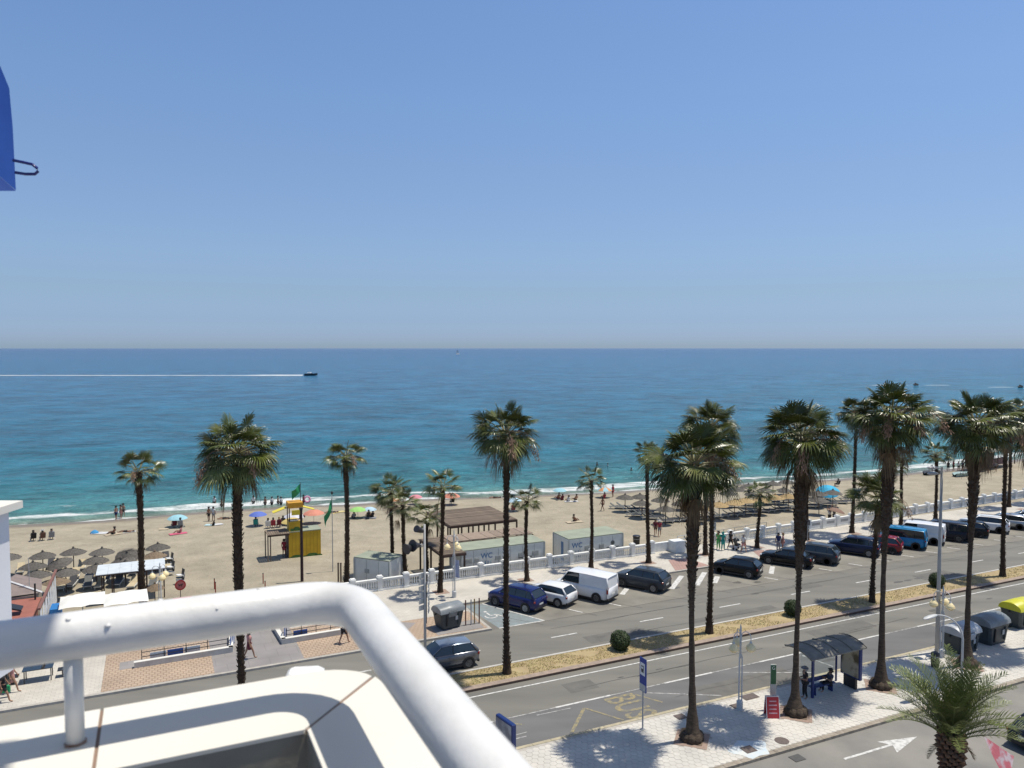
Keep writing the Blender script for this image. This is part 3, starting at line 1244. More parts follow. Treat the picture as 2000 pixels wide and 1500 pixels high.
# big palms in the near sidewalk
GP1 = 'tall palms along the near sidewalk'
palm(23.2, 29.2, 15.6, 2.45, 66, .17, .31, .60, 'tall shaggy fan palm in a brick pit right of the blue bus stop pole', shag=False, dead=16, yellow=.25, stalks=4, seed=1, mound=True, group=GP1)
palm(29.7, 29.0, 16.4, 2.40, 70, .16, .33, .58, 'tall fan palm rising just left of the bus shelter with pinkish flower stalks', shag=False, dead=16, yellow=.12, stalks=8, seed=2, mound=True, group=GP1)
palm(36.4, 29.4, 17.2, 2.45, 72, .18, .34, .62, 'tallest fan palm with a stump mound just right of the bus shelter', shag=False, dead=18, yellow=.12, stalks=7, seed=3, mound=True, group=GP1, lean=(.15, 0))
palm(43.6, 29.3, 16.6, 2.45, 70, .17, .31, .60, 'tall fan palm in front of the two dark grey containers', shag=False, dead=16, yellow=.12, stalks=6, seed=4, mound=True, group=GP1, lean=(.1, 0))
palm(50.6, 29.2, 16.0, 2.45, 64, .17, .31, .60, 'tall fan palm with brown flower stalks cut off by the right edge', shag=False, dead=14, yellow=.15, stalks=9, seed=5, mound=True, group=GP1)
# palms on the median
GP2 = 'palms on the median strip'
palm(3.6, 39.85, 15.75, 2.25, 70, .24, .31, .45, 'big bushy fan palm left of the yellow lifeguard tower', dead=14, yellow=.5, stalks=5, seed=6, group=GP2, lean=(.12, 0))
palm(18.3, 39.9, 15.9, 2.15, 62, .22, .25, .75, 'lone tall fan palm on the median left of the round bush', dead=12, yellow=.2, stalks=5, seed=7, group=GP2, lean=(-.15, 0))
palm(33.1, 39.9, 15.6, 2.1, 60, .22, .25, .8, 'fan palm on the median right of the round bush', dead=12, yellow=.2, stalks=5, seed=8, group=GP2)
palm(48.2, 39.8, 9.9, 2.35, 46, .2, .27, .7, 'short drooping fan palm on the median beside the red car', dead=14, yellow=.75, stalks=2, seed=9, group=GP2, thin=1, lean=(.3, 0))
palm(63.5, 39.8, 14.6, 2.2, 60, .22, .25, .8, 'fan palm on the median farthest right before the photo edge', dead=10, yellow=.2, stalks=4, seed=10, group=GP2)
palm(78.6, 39.85, 15.0, 2.2, 50, .22, .25, .8, 'fan palm on the median beyond the right edge', dead=8, yellow=.2, stalks=3, seed=11, group=GP2)
# promenade palms
GP3 = 'palms along the promenade'
palm(19.8, 55.5, 9.9, 1.75, 20, .19, .22, .8, 'slender fan palm in the promenade behind the street name signpost', dead=2, yellow=.1, stalks=0, seed=12, group=GP3, thin=1)
palm(27.1, 55.3, 8.0, 1.55, 22, .17, .19, .8, 'small fan palm on the promenade behind the blue car', dead=1, yellow=.1, stalks=0, seed=13, group=GP3, thin=1)
palm(33.6, 56.0, 9.0, 1.5, 22, .17, .19, .8, 'small fan palm in front of the right toilet cabin', dead=1, yellow=.2, stalks=0, seed=14, group=GP3, thin=1)
palm(39.1, 55.5, 10.9, 1.3, 26, .22, .25, .8, 'fan palm on the promenade just right of the black litter bin', dead=2, yellow=.15, stalks=0, seed=15, group=GP3, thin=1)
palm(45.4, 55.5, 11.0, 1.7, 40, .23, .25, .8, 'fan palm on the promenade by the gap in the balustrade', dead=5, yellow=.2, stalks=1, seed=16, group=GP3)
palm(51.5, 55.4, 6.6, 1.6, 24, .18, .19, .8, 'short fan palm on the promenade right of the pushchair', dead=2, yellow=.2, stalks=0, seed=17, group=GP3, thin=1)
palm(58.0, 55.6, 12.5, 1.9, 44, .22, .24, .8, 'fan palm on the promenade right of the parking meter', dead=6, yellow=.2, stalks=1, seed=18, group=GP3)
palm(64.4, 55.8, 14.2, 2.1, 54, .22, .24, .8, 'tall fan palm on the promenade beside the perforated wall panels', dead=8, yellow=.2, stalks=6, seed=19, group=GP3)
palm(69.6, 55.4, 8.2, 1.6, 24, .2, .22, .8, 'fan palm on the promenade behind the bright blue van', dead=3, yellow=.2, stalks=0, seed=20, group=GP3)
palm(71.3, 55.6, 8.6, 1.5, 24, .19, .21, .8, 'thin fan palm on the promenade behind the white van', dead=2, yellow=.2, stalks=0, seed=21, group=GP3, thin=1)
palm(77.3, 55.9, 8.8, 1.7, 26, .2, .22, .8, 'fan palm on the promenade behind the tall light mast', dead=2, yellow=.2, stalks=0, seed=22, group=GP3, thin=1)
palm(91.9, 57.2, 13.0, 2.0, 46, .22, .24, .8, 'fan palm on the promenade by the small blue parking sign', dead=6, yellow=.2, stalks=1, seed=23, group=GP3)
palm(99.0, 57.2, 15.6, 2.1, 50, .22, .24, .8, 'dark green fan palm at the far right end of the promenade', dead=6, yellow=.1, stalks=1, seed=24, group=GP3)
# palms in the sand
GP4 = 'palms growing in the sand'
palm(-1.0, 60.7, 11.9, 1.75, 26, .30, .33, .8, 'thick-trunked fan palm left of the bell lamps on the left', dead=3, yellow=.35, stalks=1, seed=25, group=GP4, thin=1, z=-.1)
palm(13.5, 59.8, 12.1, 1.6, 34, .26, .30, .8, 'fan palm standing right of the green flagpole', dead=6, yellow=.15, stalks=1, seed=26, group=GP4, z=-.1)
palm(18.5, 64.5, 8.9, 1.9, 30, .2, .24, .8, 'drooping fan palm behind the grey steel cabin', dead=6, yellow=.4, stalks=2, seed=27, group=GP4, z=-.6, thin=1)
palm(18.6, 60.8, 8.0, 1.7, 20, .2, .22, .8, 'leaning fan palm right of the grey steel cabin', dead=4, yellow=.6, stalks=1, seed=28, group=GP4, z=-.3, thin=1)
palm(20.9, 62.3, 6.6, 1.8, 22, .2, .24, .8, 'short pale fan palm behind the floodlights', dead=3, yellow=.8, stalks=0, seed=29, group=GP4, z=-.4, thin=1, lean=(.3, 0))


# ------------------------------------------------------------------ date palm near the lower right corner
M_DATE = mat('date_leaf', (.19, .22, .065), .42, .2, 2.0, color2=(.075, .10, .03), obj_random=.25, spec=.5)
M_DATE_D = mat('dry_date_leaf', (.30, .22, .11), .8, .2, 2.0, obj_random=.2)


def pinnate(elev, seed, L=2.9, m=None):
    rr = random.Random(seed)
    mb = MB()
    e = R(elev)
    pts = []
    K = 16
    p = Vector((0, 0, 0))
    ang = e
    for k in range(K + 1):
        pts.append(p.copy())
        p = p + Vector((math.cos(ang), 0, math.sin(ang))) * (L / K)
        ang -= R(2.2 + 2.2 * k / K) * (1 if elev < 80 else .5)
    mb.tube(pts, [.034 - .03 * k / K for k in range(K + 1)], 5, cap=False)
    nl = 48
    for k in range(nl):
        u = .12 + .88 * k / nl
        i = min(K - 1, int(u * K))
        c = pts[i].lerp(pts[i + 1], u * K - i)
        d = (pts[i + 1] - pts[i]).normalized()
        up = Vector((0, 1, 0)).cross(d)
        if up.z < 0:
            up = -up
        for sgn in (-1, 1):
            l = (.52 * math.sin(math.pi * (.12 + .83 * u)) + .08) * rr.uniform(.85, 1.12)
            v = (d * rr.uniform(.55, .95) + Vector((0, sgn, 0)) * rr.uniform(.6, .9) + up * rr.uniform(.15, .65)).normalized()
            mid = c + v * l * .55
            tip = c + v * l + Vector((0, 0, -.12 * l))
            w = d * .017
            mb.add([c - w * .6, c + w * .6, mid + w, tip, mid - w], [(0, 1, 2, 4), (4, 2, 3)])
    return mb.mesh('frond', m or M_DATE)


DP = [pinnate(e, k * 3 + 1) for k, e in enumerate((86, 78, 69, 60, 51, 41))]
DP_D = pinnate(-25, 99, 2.0, M_DATE_D)


def date_palm(s, t, htrunk):
    rr = random.Random(4)
    root = sthing('date_palm', 'feathery date palm with scaly brown trunk in the bottom right corner', 'palm tree', s, t, -.1)
    root.rotation_euler = (0, 0, 0)
    mb = MB()
    n = 18
    mb.lathe([(.36, -.2), (.30, .6), (.28, 2), (.27, htrunk - .9), (.34, htrunk - .4), (.29, htrunk + .1), (.10, htrunk + .5)], n, jag=.04, rr=rr)
    mb.build('trunk', M_TRUNK, root, smooth='full')
    # diamond leaf scars, each one a wedge
    M_SC = mat('date_palm_scale', (.21, .115, .065), .9, .2, 5, color2=(.10, .055, .035), obj_random=.25)
    sb = MB().add([(-.085, 0, -.06), (.085, 0, -.06), (.07, .10, .07), (-.07, .10, .07), (0, .16, .02), (0, 0, .12)],
                  [(0, 1, 4), (0, 4, 3), (1, 2, 4), (3, 4, 2), (3, 2, 5), (0, 3, 5), (1, 5, 2)])
    me = sb.mesh('leaf_scar', M_SC)
    z = htrunk + .25
    a = 0
    cnt = 0
    while z > htrunk - 1.7 and cnt < 150:
        a += 2.39996
        k = 1.25 if z > htrunk - .8 else 1.0
        rad = .275 * (1.15 if z > htrunk - .75 else 1.0)
        o = link('leaf_scar', me, root, (rad * math.cos(a), rad * math.sin(a), z), a - math.pi / 2)
        o.scale = (k, k * rr.uniform(.8, 1.3), k)
        z -= .0145
        cnt += 1
    for i in range(54):
        u = (i + .5) / 54
        k = min(5, int(u * 6))
        o = link('frond', DP[k], root)
        az = i * 2.39996 + rr.uniform(-.2, .2)
        o.location = (.12 * math.cos(az), .12 * math.sin(az), htrunk + .45 - .5 * u)
        q = rr.uniform(.78, 1.0)
        o.scale = (q, q, q)
        o.rotation_euler = (rr.uniform(-.2, .2), rr.uniform(-.08, .08), az)
    for i in range(3):
        az = i * 2.39996 * 1.3
        o = link('dry_frond', DP_D, root, (.2 * math.cos(az), .2 * math.sin(az), htrunk - .1), az)
        o.scale = (.45, .45, .45)


_s, _t = ST(27 * (1878 - 1000) / 1500 * 1.0, 27)
date_palm(_s, _t, 5.05)

#PART3
# ================================================================== BALUSTRADE
M_BAL = mat('balustrade_white', (.80, .80, .77), .6, .06, 3, color2=(.66, .66, .63), bump=.2, bscale=20, coord='World')
BAY = 2.13
BZ = PR_Z


def baluster_mesh():
    mb = MB()
    mb.lathe([(.055, 0), (.055, .05), (.035, .09), (.07, .22), (.06, .32), (.032, .45), (.05, .54), (.05, .60)], 8)
    return mb.mesh('baluster', M_BAL, smooth='full')


def pillar_mesh():
    mb = MB()
    mb.box((0, 0, .50), (.36, .36, 1.0))
    mb.box((0, 0, .06), (.44, .44, .12))
    mb.box((0, 0, 1.06), (.46, .46, .11))
    mb.box((0, 0, 1.15), (.36, .36, .07))
    return mb.mesh('pillar', M_BAL)


def bay_joined():
    mb = MB()
    for k in range(9):
        mb.lathe([(.055, .16), (.035, .25), (.07, .38), (.032, .6), (.05, .76)], 6, (.30 + k * .19, 0, 0))
    return mb.mesh('balusters', M_BAL, smooth='full')


BAL_M, PIL_M, BAYJ_M = baluster_mesh(), pillar_mesh(), bay_joined()
_rail = MB().box((BAY / 2, 0, .83), (BAY - .36, .24, .13)).box((BAY / 2, 0, .91), (BAY - .36, .30, .045))
RAIL_M = _rail.mesh('top_rail', M_BAL)
PLINTH_M = MB().box((BAY / 2, 0, .08), (BAY - .36, .28, .16)).mesh('plinth', M_BAL)
SOLID_M = MB().box((BAY / 2, 0, .48), (BAY - .36, .16, .7)).mesh('solid_panel', M_BAL)


def balustrade(label, s0, nb, t0, t1, detail, solid=()):
    root = sthing('balustrade', label, 'balustrade', s0, t0, BZ)
    ang = math.atan2(t1 - t0, nb * BAY)
    root.rotation_euler = (0, 0, A + ang)
    for i in range(nb + 1):
        link('pillar', PIL_M, root, (i * BAY, 0, 0))
        if i == nb:
            break
        link('top_rail', RAIL_M, root, (i * BAY, 0, 0))
        link('plinth', PLINTH_M, root, (i * BAY, 0, 0))
        if i in solid:
            link('solid_panel', SOLID_M, root, (i * BAY, 0, 0))
            for k in range(7):
                link('perforation', PERF_M, root, (i * BAY + .55 + k * .17, -.082, .55))
        elif detail:
            for k in range(9):
                link('baluster', BAL_M, root, (i * BAY + .30 + k * .19, 0, .165))
        else:
            link('balusters', BAYJ_M, root, (i * BAY, 0, 0), kind='stuff')
    return root


PERF_M = MB().box((0, 0, 0), (.09, .01, .26)).mesh('perforation', mat('perforation_shadow', (.12, .12, .13), .9, .05))
balustrade('white stone balustrade with pillars between the sand and the promenade, left of the beach steps', 11.37, 14, 57.9, 57.9, True)
balustrade('white stone balustrade running right from the beach steps to the photo edge', 48.4, 56, 58.0, 62.5, False, solid=(6, 7, 8))
# return walls at the beach opening
o = S('ramp_wall', MB().prism(rect(41.2, 44.2, 58.1, 58.4), -1.0, .95).prism(rect(43.2, 44.4, 57.0, 58.1), 0, 1.15), M_BAL)
del o['kind']
tag(o, 'low white wall block beside the steps down to the sand', 'wall')

M_STEEL = mat('galvanised_steel', (.34, .345, .35), .45, .1, 4, metallic=.6)
M_POLE = mat('grey_pole_paint', (.42, .42, .41), .5, .08, 4)
M_DARKM = mat('dark_metal', (.035, .035, .04), .45, .1, 5)
M_BLACK = mat('black_plastic', (.022, .023, .026), .45, .1, 5)
M_RED = mat('red_paint', (.45, .03, .03), .45, .1, 4)


def railing(label, s0, t0, s1, t1, z, h=1.0, n=6, m=None, bars=3):
    m = m or M_STEEL
    L = math.hypot(s1 - s0, t1 - t0)
    root = sthing('railing', label, 'railing', s0, t0, z)
    root.rotation_euler = (0, 0, A + math.atan2(t1 - t0, s1 - s0))
    for k in range(bars):
        MB().tube([(0, 0, h - k * h / (bars + .5)), (L, 0, h - k * h / (bars + .5))], .022, 6).build('rail', m, root)
    for i in range(n + 1):
        MB().tube([(L * i / n, 0, -.3), (L * i / n, 0, h)], .025, 6).build('post', m, root)
    return root


railing('grey metal railing along the beach ramp by the promenade gap', 46.6, 59.4, 57.5, 60.6, -.1, 1.0, 7)
railing('short white and blue barrier at the top of the beach steps', 44.6, 58.6, 47.2, 58.9, .1, 1.1, 3, mat('pale_blue_rail', (.45, .52, .60), .5, .1))

# ================================================================== VEHICLES
M_GLASS = mat('car_glass', (.018, .026, .03), .04, .05, 2, spec=.9)
M_TYRE = mat('tyre_rubber', (.018, .018, .018), .85, .1, 8)
M_RIM = mat('alloy_rim', (.62, .62, .62), .35, .08, 6, metallic=.25)
M_TRIM = mat('black_trim', (.02, .02, .022), .6, .1, 5)
M_TAIL = mat('tail_lamp', (.30, .012, .012), .2, .1, 5)
M_HEAD = mat('head_lamp', (.62, .64, .66), .15, .05, 5)
M_PLATE = mat('number_plate', (.66, .66, .62), .5, .05, 5)


def paint(name, c, metallic=.0):
    dk = max(c) < .07
    return mat(name, c, .22, .03, 3, metallic=metallic * (0 if dk else 1), coat=.12 if dk else .35, spec=.22 if dk else .4)


def wheel_meshes():
    n = 22
    ty = MB()
    prof = [(.22, -.10), (.31, -.11), (.335, -.085), (.34, 0), (.335, .085), (.31, .11), (.22, .10)]
    ty.M = Matrix.Rotation(math.pi / 2, 4, 'X')
    ty.lathe(prof, n)
    rim = MB()
    rim.M = Matrix.Rotation(math.pi / 2, 4, 'X')
    rim.lathe([(.0, -.06), (.05, -.088), (.07, -.06), (.10, -.05)], 12)
    rim.lathe([(.225, -.10), (.215, -.085), (.20, -.03)], n)
    for k in range(5):
        a = k * 2 * math.pi / 5
        rim.box((.135 * math.cos(a), .135 * math.sin(a), -.068), (.17, .055, .03), rz=a)
    dark = MB()
    dark.M = Matrix.Rotation(math.pi / 2, 4, 'X')
    dark.lathe([(0, -.03), (.21, -.03)], 14)
    return ty.mesh('tyre', M_TYRE, smooth=True), rim.mesh('rim', M_RIM, smooth=True), dark.mesh('brake_disc', M_TRIM)


TY_M, RIM_M, BRK_M = wheel_meshes()


def car(label, s, t, ang, color, kind='hatch', L=4.2, Wd=1.78, H=1.48, z=0.0, group='cars parked at an angle along the promenade', roof=None, trim=True, name='parked_car'):
    """x forward. ang = heading of the nose in the (s,t) frame, degrees"""
    root = sthing(name, label, 'van' if kind in ('van', 'mpv') else 'car', s, t, z + .006, R(ang), group)
    hw = Wd / 2
    hl = L / 2
    P = {
        'hatch': dict(ws0=.265, ws1=.085, rf1=-.37, rb0=-.478, belt=.97, hood=.93, nose=.70, tail=.94),
        'suv': dict(ws0=.26, ws1=.11, rf1=-.375, rb0=-.478, belt=1.06, hood=1.03, nose=.82, tail=1.02),
        'sedan': dict(ws0=.24, ws1=.07, rf1=-.24, rb0=-.40, belt=.95, hood=.89, nose=.68, tail=.97),
        'van': dict(ws0=.325, ws1=.20, rf1=-.475, rb0=-.495, belt=1.12, hood=1.02, nose=.78, tail=1.12),
        'mpv': dict(ws0=.31, ws1=.19, rf1=-.46, rb0=-.49, belt=1.08, hood=1.0, nose=.76, tail=1.08)}[kind]
    belt = P['belt']
    xs = [hl, hl - .05, hl - .16, hl - .5, P['ws0'] * L + .05, P['ws0'] * L - .25, 0, -L * .25, P['rb0'] * L + .3, P['rb0'] * L, -hl + .08, -hl]
    top, hws, bot = [], [], []
    for x in xs:
        if x > P['ws0'] * L:
            u = (x - P['ws0'] * L) / (hl - P['ws0'] * L)
            zt = P['hood'] + (belt - P['hood']) * (1 - u) ** 2 - (P['hood'] - P['nose']) * u ** 3
        elif x < P['rb0'] * L and kind == 'sedan':
            zt = P['tail']
        else:
            zt = belt
        top.append(zt)
        e = min(1, (hl - abs(x)) / .45)
        hws.append(hw * (.80 + .20 * math.sqrt(max(0, e))))
        bot.append(.22 + .10 * (1 - min(1, (hl - abs(x)) / .3)))
    mb = MB()
    ringn = None
    vs, fs = [], []
    for x, zt, h_, zb in zip(xs, top, hws, bot):
        half = [(0, zb), (h_ * .82, zb), (h_ * .96, zb + .10), (h_ * 1.0, zb + (zt - zb) * .48), (h_ * .985, zt - .13), (h_ * .93, zt - .02), (h_ * .80, zt + .012), (0, zt + .028)]
        ring = half + [(-y, z_) for y, z_ in reversed(half[1:-1])]
        ringn = len(ring)
        vs += [(x, y, z_) for y, z_ in ring]
    for i in range(len(xs) - 1):
        for k in range(ringn):
            a, b = i * ringn + k, i * ringn + (k + 1) % ringn
            fs.append((a, a + ringn, b + ringn, b))
    fs.append(tuple(range(ringn)))
    fs.append(tuple(range(len(xs) * ringn - 1, (len(xs) - 1) * ringn - 1, -1)))
    mb.add(vs, fs)
    body = mb.build('body', color, root, smooth='full')
    # greenhouse
    x0, x1, x2, x3 = P['ws0'] * L, P['ws1'] * L, P['rf1'] * L, P['rb0'] * L
    yb, yt = hw * .88, hw * (.70 if kind not in ('van', 'mpv') else .82)
    zr = H
    zb_ = belt - .01

    def quad(name, pts, m, off=(0, 0, 0)):
        q = MB()
        q.add([Vector(p) + Vector(off) for p in pts], [(0, 1, 2, 3)])
        return q.build(name, m, root)
    # inner cabin volume (dark)
    q = MB()
    i_ = .03
    q.add([(x0 - i_, yb - i_, zb_), (x1 - i_, yt - i_, zr - .07), (x2 + i_, yt - i_, zr - .07), (x3 + i_, yb - i_, zb_),
           (x0 - i_, -yb + i_, zb_), (x1 - i_, -yt + i_, zr - .07), (x2 + i_, -yt + i_, zr - .07), (x3 + i_, -yb + i_, zb_)],
          [(0, 1, 2, 3), (4, 7, 6, 5), (0, 4, 5, 1), (3, 2, 6, 7), (1, 5, 6, 2)])
    q.build('cabin', M_TRIM, root)
    quad('windscreen', [(x0, yb * .93, zb_ + .02), (x0, -yb * .93, zb_ + .02), (x1, -yt * .93, zr - .05), (x1, yt * .93, zr - .05)], M_GLASS)
    rear_m = M_GLASS if kind != 'van' else color
    if kind == 'van':
        q = MB()
        q.add([(x3, yb, zb_), (x3, -yb, zb_), (x2, -yt, zr - .05), (x2, yt, zr - .05)], [(0, 3, 2, 1)])
        q.build('rear_door', color, root)
    else:
        quad('rear_window', [(x3, yb * .9, zb_ + .06), (x2, yt * .9, zr - .08), (x2, -yt * .9, zr - .08), (x3, -yb * .9, zb_ + .06)], M_GLASS)
    for sg in (1, -1):
        if kind == 'van':
            xm = x1 - .95
            k_ = (x0 - xm) / (x0 - x3)
            p = [(x0 - .12, sg * yb, zb_), (x1 - .05, sg * yt, zr - .12), (xm, sg * yt, zr - .12), (xm, sg * yb, zb_)]
            quad('side_window', p if sg < 0 else p[::-1], M_GLASS)
            p = [(xm - .06, sg * (yb + .012), zb_ - .02), (xm - .06, sg * (yt + .012), zr - .08), (x2, sg * (yt + .012), zr - .08), (x3, sg * (yb + .012), zb_ - .02)]
            quad('cargo_panel', p if sg < 0 else p[::-1], color)
        else:
            p = [(x0 - .10, sg * yb, zb_ + .01), (x1 - .06, sg * yt, zr - .09), (x2 + .05, sg * yt, zr - .09), (x3 + .16, sg * yb, zb_ + .01)]
            quad('side_window', p if sg < 0 else p[::-1], M_GLASS)
    # pillars and roof skin
    for sg in (1, -1):
        MB().tube([(x0 + .02, sg * yb * .97, zb_ - .02), (x1, sg * yt * .98, zr - .07)], [.04, .035], 6).build('pillar', color, root, smooth='full')
        wC = .05 if kind != 'suv' else .06
        MB().tube([(x3 + .02, sg * yb * .95, zb_ - .03), (x2, sg * yt * .97, zr - .07)], [wC + .035, wC], 6).build('pillar', color, root, smooth='full')
        xm = (x0 + x3) / 2 + .12
        xmt = xm - .04
        for dx in ((0,) if kind in ('hatch', 'van') else (0, -L * .22)):
            if kind == 'van':
                continue
            MB().tube([(xm + dx, sg * (yb - .01), zb_ - .02), (xmt + dx, sg * (yt - .005), zr - .08)], [.028, .026], 6).build('pillar', M_TRIM, root, smooth='full')
    rf = MB()
    secs = []
    for x, zz, k in ((x1 + .06, zr - .075, .96), (x1 - .1, zr - .03, 1.0), ((x1 + x2) / 2, zr, 1.02), (x2 + .12, zr - .03, 1.0), (x2 - .06, zr - .075, .97)):
        y = (yt + .012) * k
        secs.append([(x, -y, zz - .05), (x, -y * .93, zz - .008), (x, -y * .5, zz + .012), (x, 0, zz + .018), (x, y * .5, zz + .012), (x, y * .93, zz - .008), (x, y, zz - .05)])
    vs = [p for s_ in secs for p in s_]
    fs = []
    for i in range(4):
        for k in range(6):
            a = i * 7 + k
            fs.append((a, a + 1, a + 8, a + 7))
    rf.add(vs, fs)
    rf.build('roof', roof or color, root, smooth='full')
    # trim: sills, bumpers, lamps, mirrors, handles
    tr = MB()
    tr.box((0, 0, .24), (L * .52, Wd * .985, .12))
    tr.box((-hl + .06, 0, .33), (.14, Wd * .86, .18), bev=.03)
    tr.box((hl - .07, 0, .33), (.14, Wd * .84, .18), bev=.03)
    tr.build('lower_trim', M_TRIM, root)
    for sg in (1, -1):
        MB().box((-hl + .07, sg * hw * .76, P['tail'] - .16), (.13, .26, .15 if kind != 'van' else .42), bev=.02).build('tail_lamp', M_TAIL, root)
        MB().box((hl - .13, sg * hw * .72, P['nose'] + .02), (.22, .28, .13), bev=.03).build('headlight', M_HEAD, root)
        MB().box((x0 - .25, sg * (hw + .06), belt + .02), (.13, .17, .13), bev=.03).build('mirror', color if trim else M_TRIM, root)
        MB().box((-.02, sg * (hw * .995), belt - .14), (.16, .03, .028)).build('door_handle', color, root)
        dl = MB()
        for xd in ((x0 - .35, -.02 - L * .005, -L * .24) if kind != 'van' else (x0 - .3, x1 - .9)):
            dl.tube([(xd, sg * hw * .999, .36), (xd, sg * hw * .992, belt - .1)], .006, 4)
        dl.build('door_seam', M_TRIM, root)
    MB().box((-hl - .004, 0, .62 if kind != 'sedan' else .66), (.02, .48, .11)).build('number_plate', M_PLATE, root)
    if kind in ('suv', 'mpv'):
        for sg in (1, -1):
            MB().tube([(x1 - .15, sg * yt * .9, zr + .03), (x2 + .2, sg * yt * .9, zr + .03)], .018, 5).build('roof_bar', M_TRIM, root)
    # wheels
    wb = L * .315
    wr = 1.0 if kind in ('hatch', 'sedan') else 1.07
    for sx in (1, -1):
        for sg in (1, -1):
            ar = MB()
            ar.M = Matrix.Translation((sx * wb, sg * (hw - .02), .33 * wr)) @ Matrix.Rotation(math.pi / 2, 4, 'X')
            ar.lathe([(.0, 0), (.385 * wr, 0), (.385 * wr, -.05 * sg), (.36 * wr, -.05 * sg)], 20)
            ar.build('wheel_arch', M_TRIM, root)
            w = link('wheel', TY_M, root, (sx * wb, sg * (hw - .07), .33 * wr))
            w.scale = (wr, 1, wr)
            if sg < 0:
                w.rotation_euler = (0, 0, math.pi)
            link('rim', RIM_M, w)
            link('brake_disc', BRK_M, w)
    return root


def car_rear(label, rs, rt, ang, color, kind, **kw):
    """rs, rt: where the rear left wheel stands"""
    L = kw.get('L', 4.2)
    Wd = kw.get('Wd', 1.78)
    a = R(ang)
    c, s_ = math.cos(a), math.sin(a)
    lx, ly = -L * .315, Wd / 2 - .02      # the side facing the road camera is the nose-left side
    cx = rs - (lx * c - ly * s_)
    cy = rt - (lx * s_ + ly * c)
    return car(label, cx, cy, ang, color, kind, **kw)


P_BLUE = paint('deep_blue_paint', (.008, .014, .095))
P_WHITE = paint('white_car_paint', (.74, .75, .76))
P_DGREY = paint('dark_grey_paint', (.045, .055, .068), .3)
P_BLACK = paint('black_car_paint', (.008, .009, .011))
P_NAVY = paint('navy_paint', (.012, .020, .055))
P_RED = paint('dark_red_paint', (.20, .008, .015))
P_BRIGHT = paint('bright_blue_paint', (.012, .20, .42))
P_SILV = paint('silver_paint', (.36, .38, .41), .6)
P_GREY = paint('mid_grey_paint', (.17, .18, .20), .5)
P_INK = paint('blue_black_paint', (.012, .016, .03))

HD = 119
car_rear('deep blue SUV parked beside the pale blue disabled bay', 23.8, 48.8, HD, P_BLUE, 'suv', L=4.3, Wd=1.82, H=1.62)
car_rear('white hatchback between the deep blue SUV and the white van', 26.5, 48.9, HD, P_WHITE, 'hatch', L=4.05, H=1.46)
car_rear('white panel van with a black side strip', 29.6, 48.6, HD, P_WHITE, 'van', L=5.0, Wd=1.95, H=2.0)
car_rear('dark grey SUV standing alone right of the white panel van', 34.8, 48.7, HD, P_DGREY, 'suv', L=4.3, Wd=1.82, H=1.58)
car_rear('small rounded black hatchback right of the painted zebra strokes', 44.1, 48.4, HD + 2, P_BLACK, 'hatch', L=3.9, H=1.47)
car_rear('black saloon car behind the trunk of the palm at the bus shelter', 50.2, 48.7, HD + 3, P_BLACK, 'sedan', L=4.4, H=1.43)
car_rear('dark blue-grey SUV right of the black saloon', 53.0, 48.5, HD + 2, P_DGREY, 'suv', L=4.4, Wd=1.84, H=1.62)
car_rear('navy blue SUV left of the dark red car', 58.5, 48.8, HD + 3, P_NAVY, 'suv', L=4.4, Wd=1.84, H=1.6)
car_rear('dark red hatchback beside the bright blue van', 61.3, 48.6, HD + 2, P_RED, 'hatch', L=4.1, H=1.5)
car_rear('bright blue passenger van among dark cars', 64.6, 48.7, HD + 2, P_BRIGHT, 'mpv', L=4.6, Wd=1.9, H=1.88)
car_rear('white van right of the bright blue van', 67.8, 49.2, HD + 2, P_WHITE, 'van', L=4.8, Wd=1.92, H=1.95)
car_rear('tall black people carrier right of the white van at the light mast', 71.0, 48.9, HD + 2, P_INK, 'mpv', L=4.7, Wd=1.9, H=1.8)
car_rear('black car with a pale shiny bonnet behind a sidewalk palm trunk', 74.6, 49.2, HD + 2, P_BLACK, 'hatch', L=4.2, H=1.5)
car_rear('white SUV with dark windows near the right edge', 78.1, 49.4, HD + 2, P_WHITE, 'suv', L=4.5, Wd=1.85, H=1.62)
car_rear('silver grey car last but one in the parked row', 81.5, 49.5, HD + 2, P_SILV, 'hatch', L=4.3, H=1.5)
car_rear('pale silver car at the far end of the parked row', 85.2, 49.5, HD + 2, P_SILV, 'sedan', L=4.4, H=1.45)
car('silver-grey hatchback driving left along the median', 15.35, 42.55, 180, P_GREY, 'hatch', L=4.0, Wd=1.76, H=1.5, group=None, name='moving_car', roof=paint('blue_grey_roof_paint', (.20, .24, .30), .4))
_r = car('dark blue-black saloon seen from behind in the bottom right corner', 38.95, 21.9, 2, P_INK, 'sedan', L=4.5, Wd=1.8, H=1.42, group=None)

# ================================================================== STREET FURNITURE
M_BELL = mat('cream_lamp_glass', (.92, .78, .46), .35, .08, 3, color2=(.85, .68, .36))
M_LAMPG = mat('lamp_pole_paint', (.55, .56, .56), .45, .06, 4)


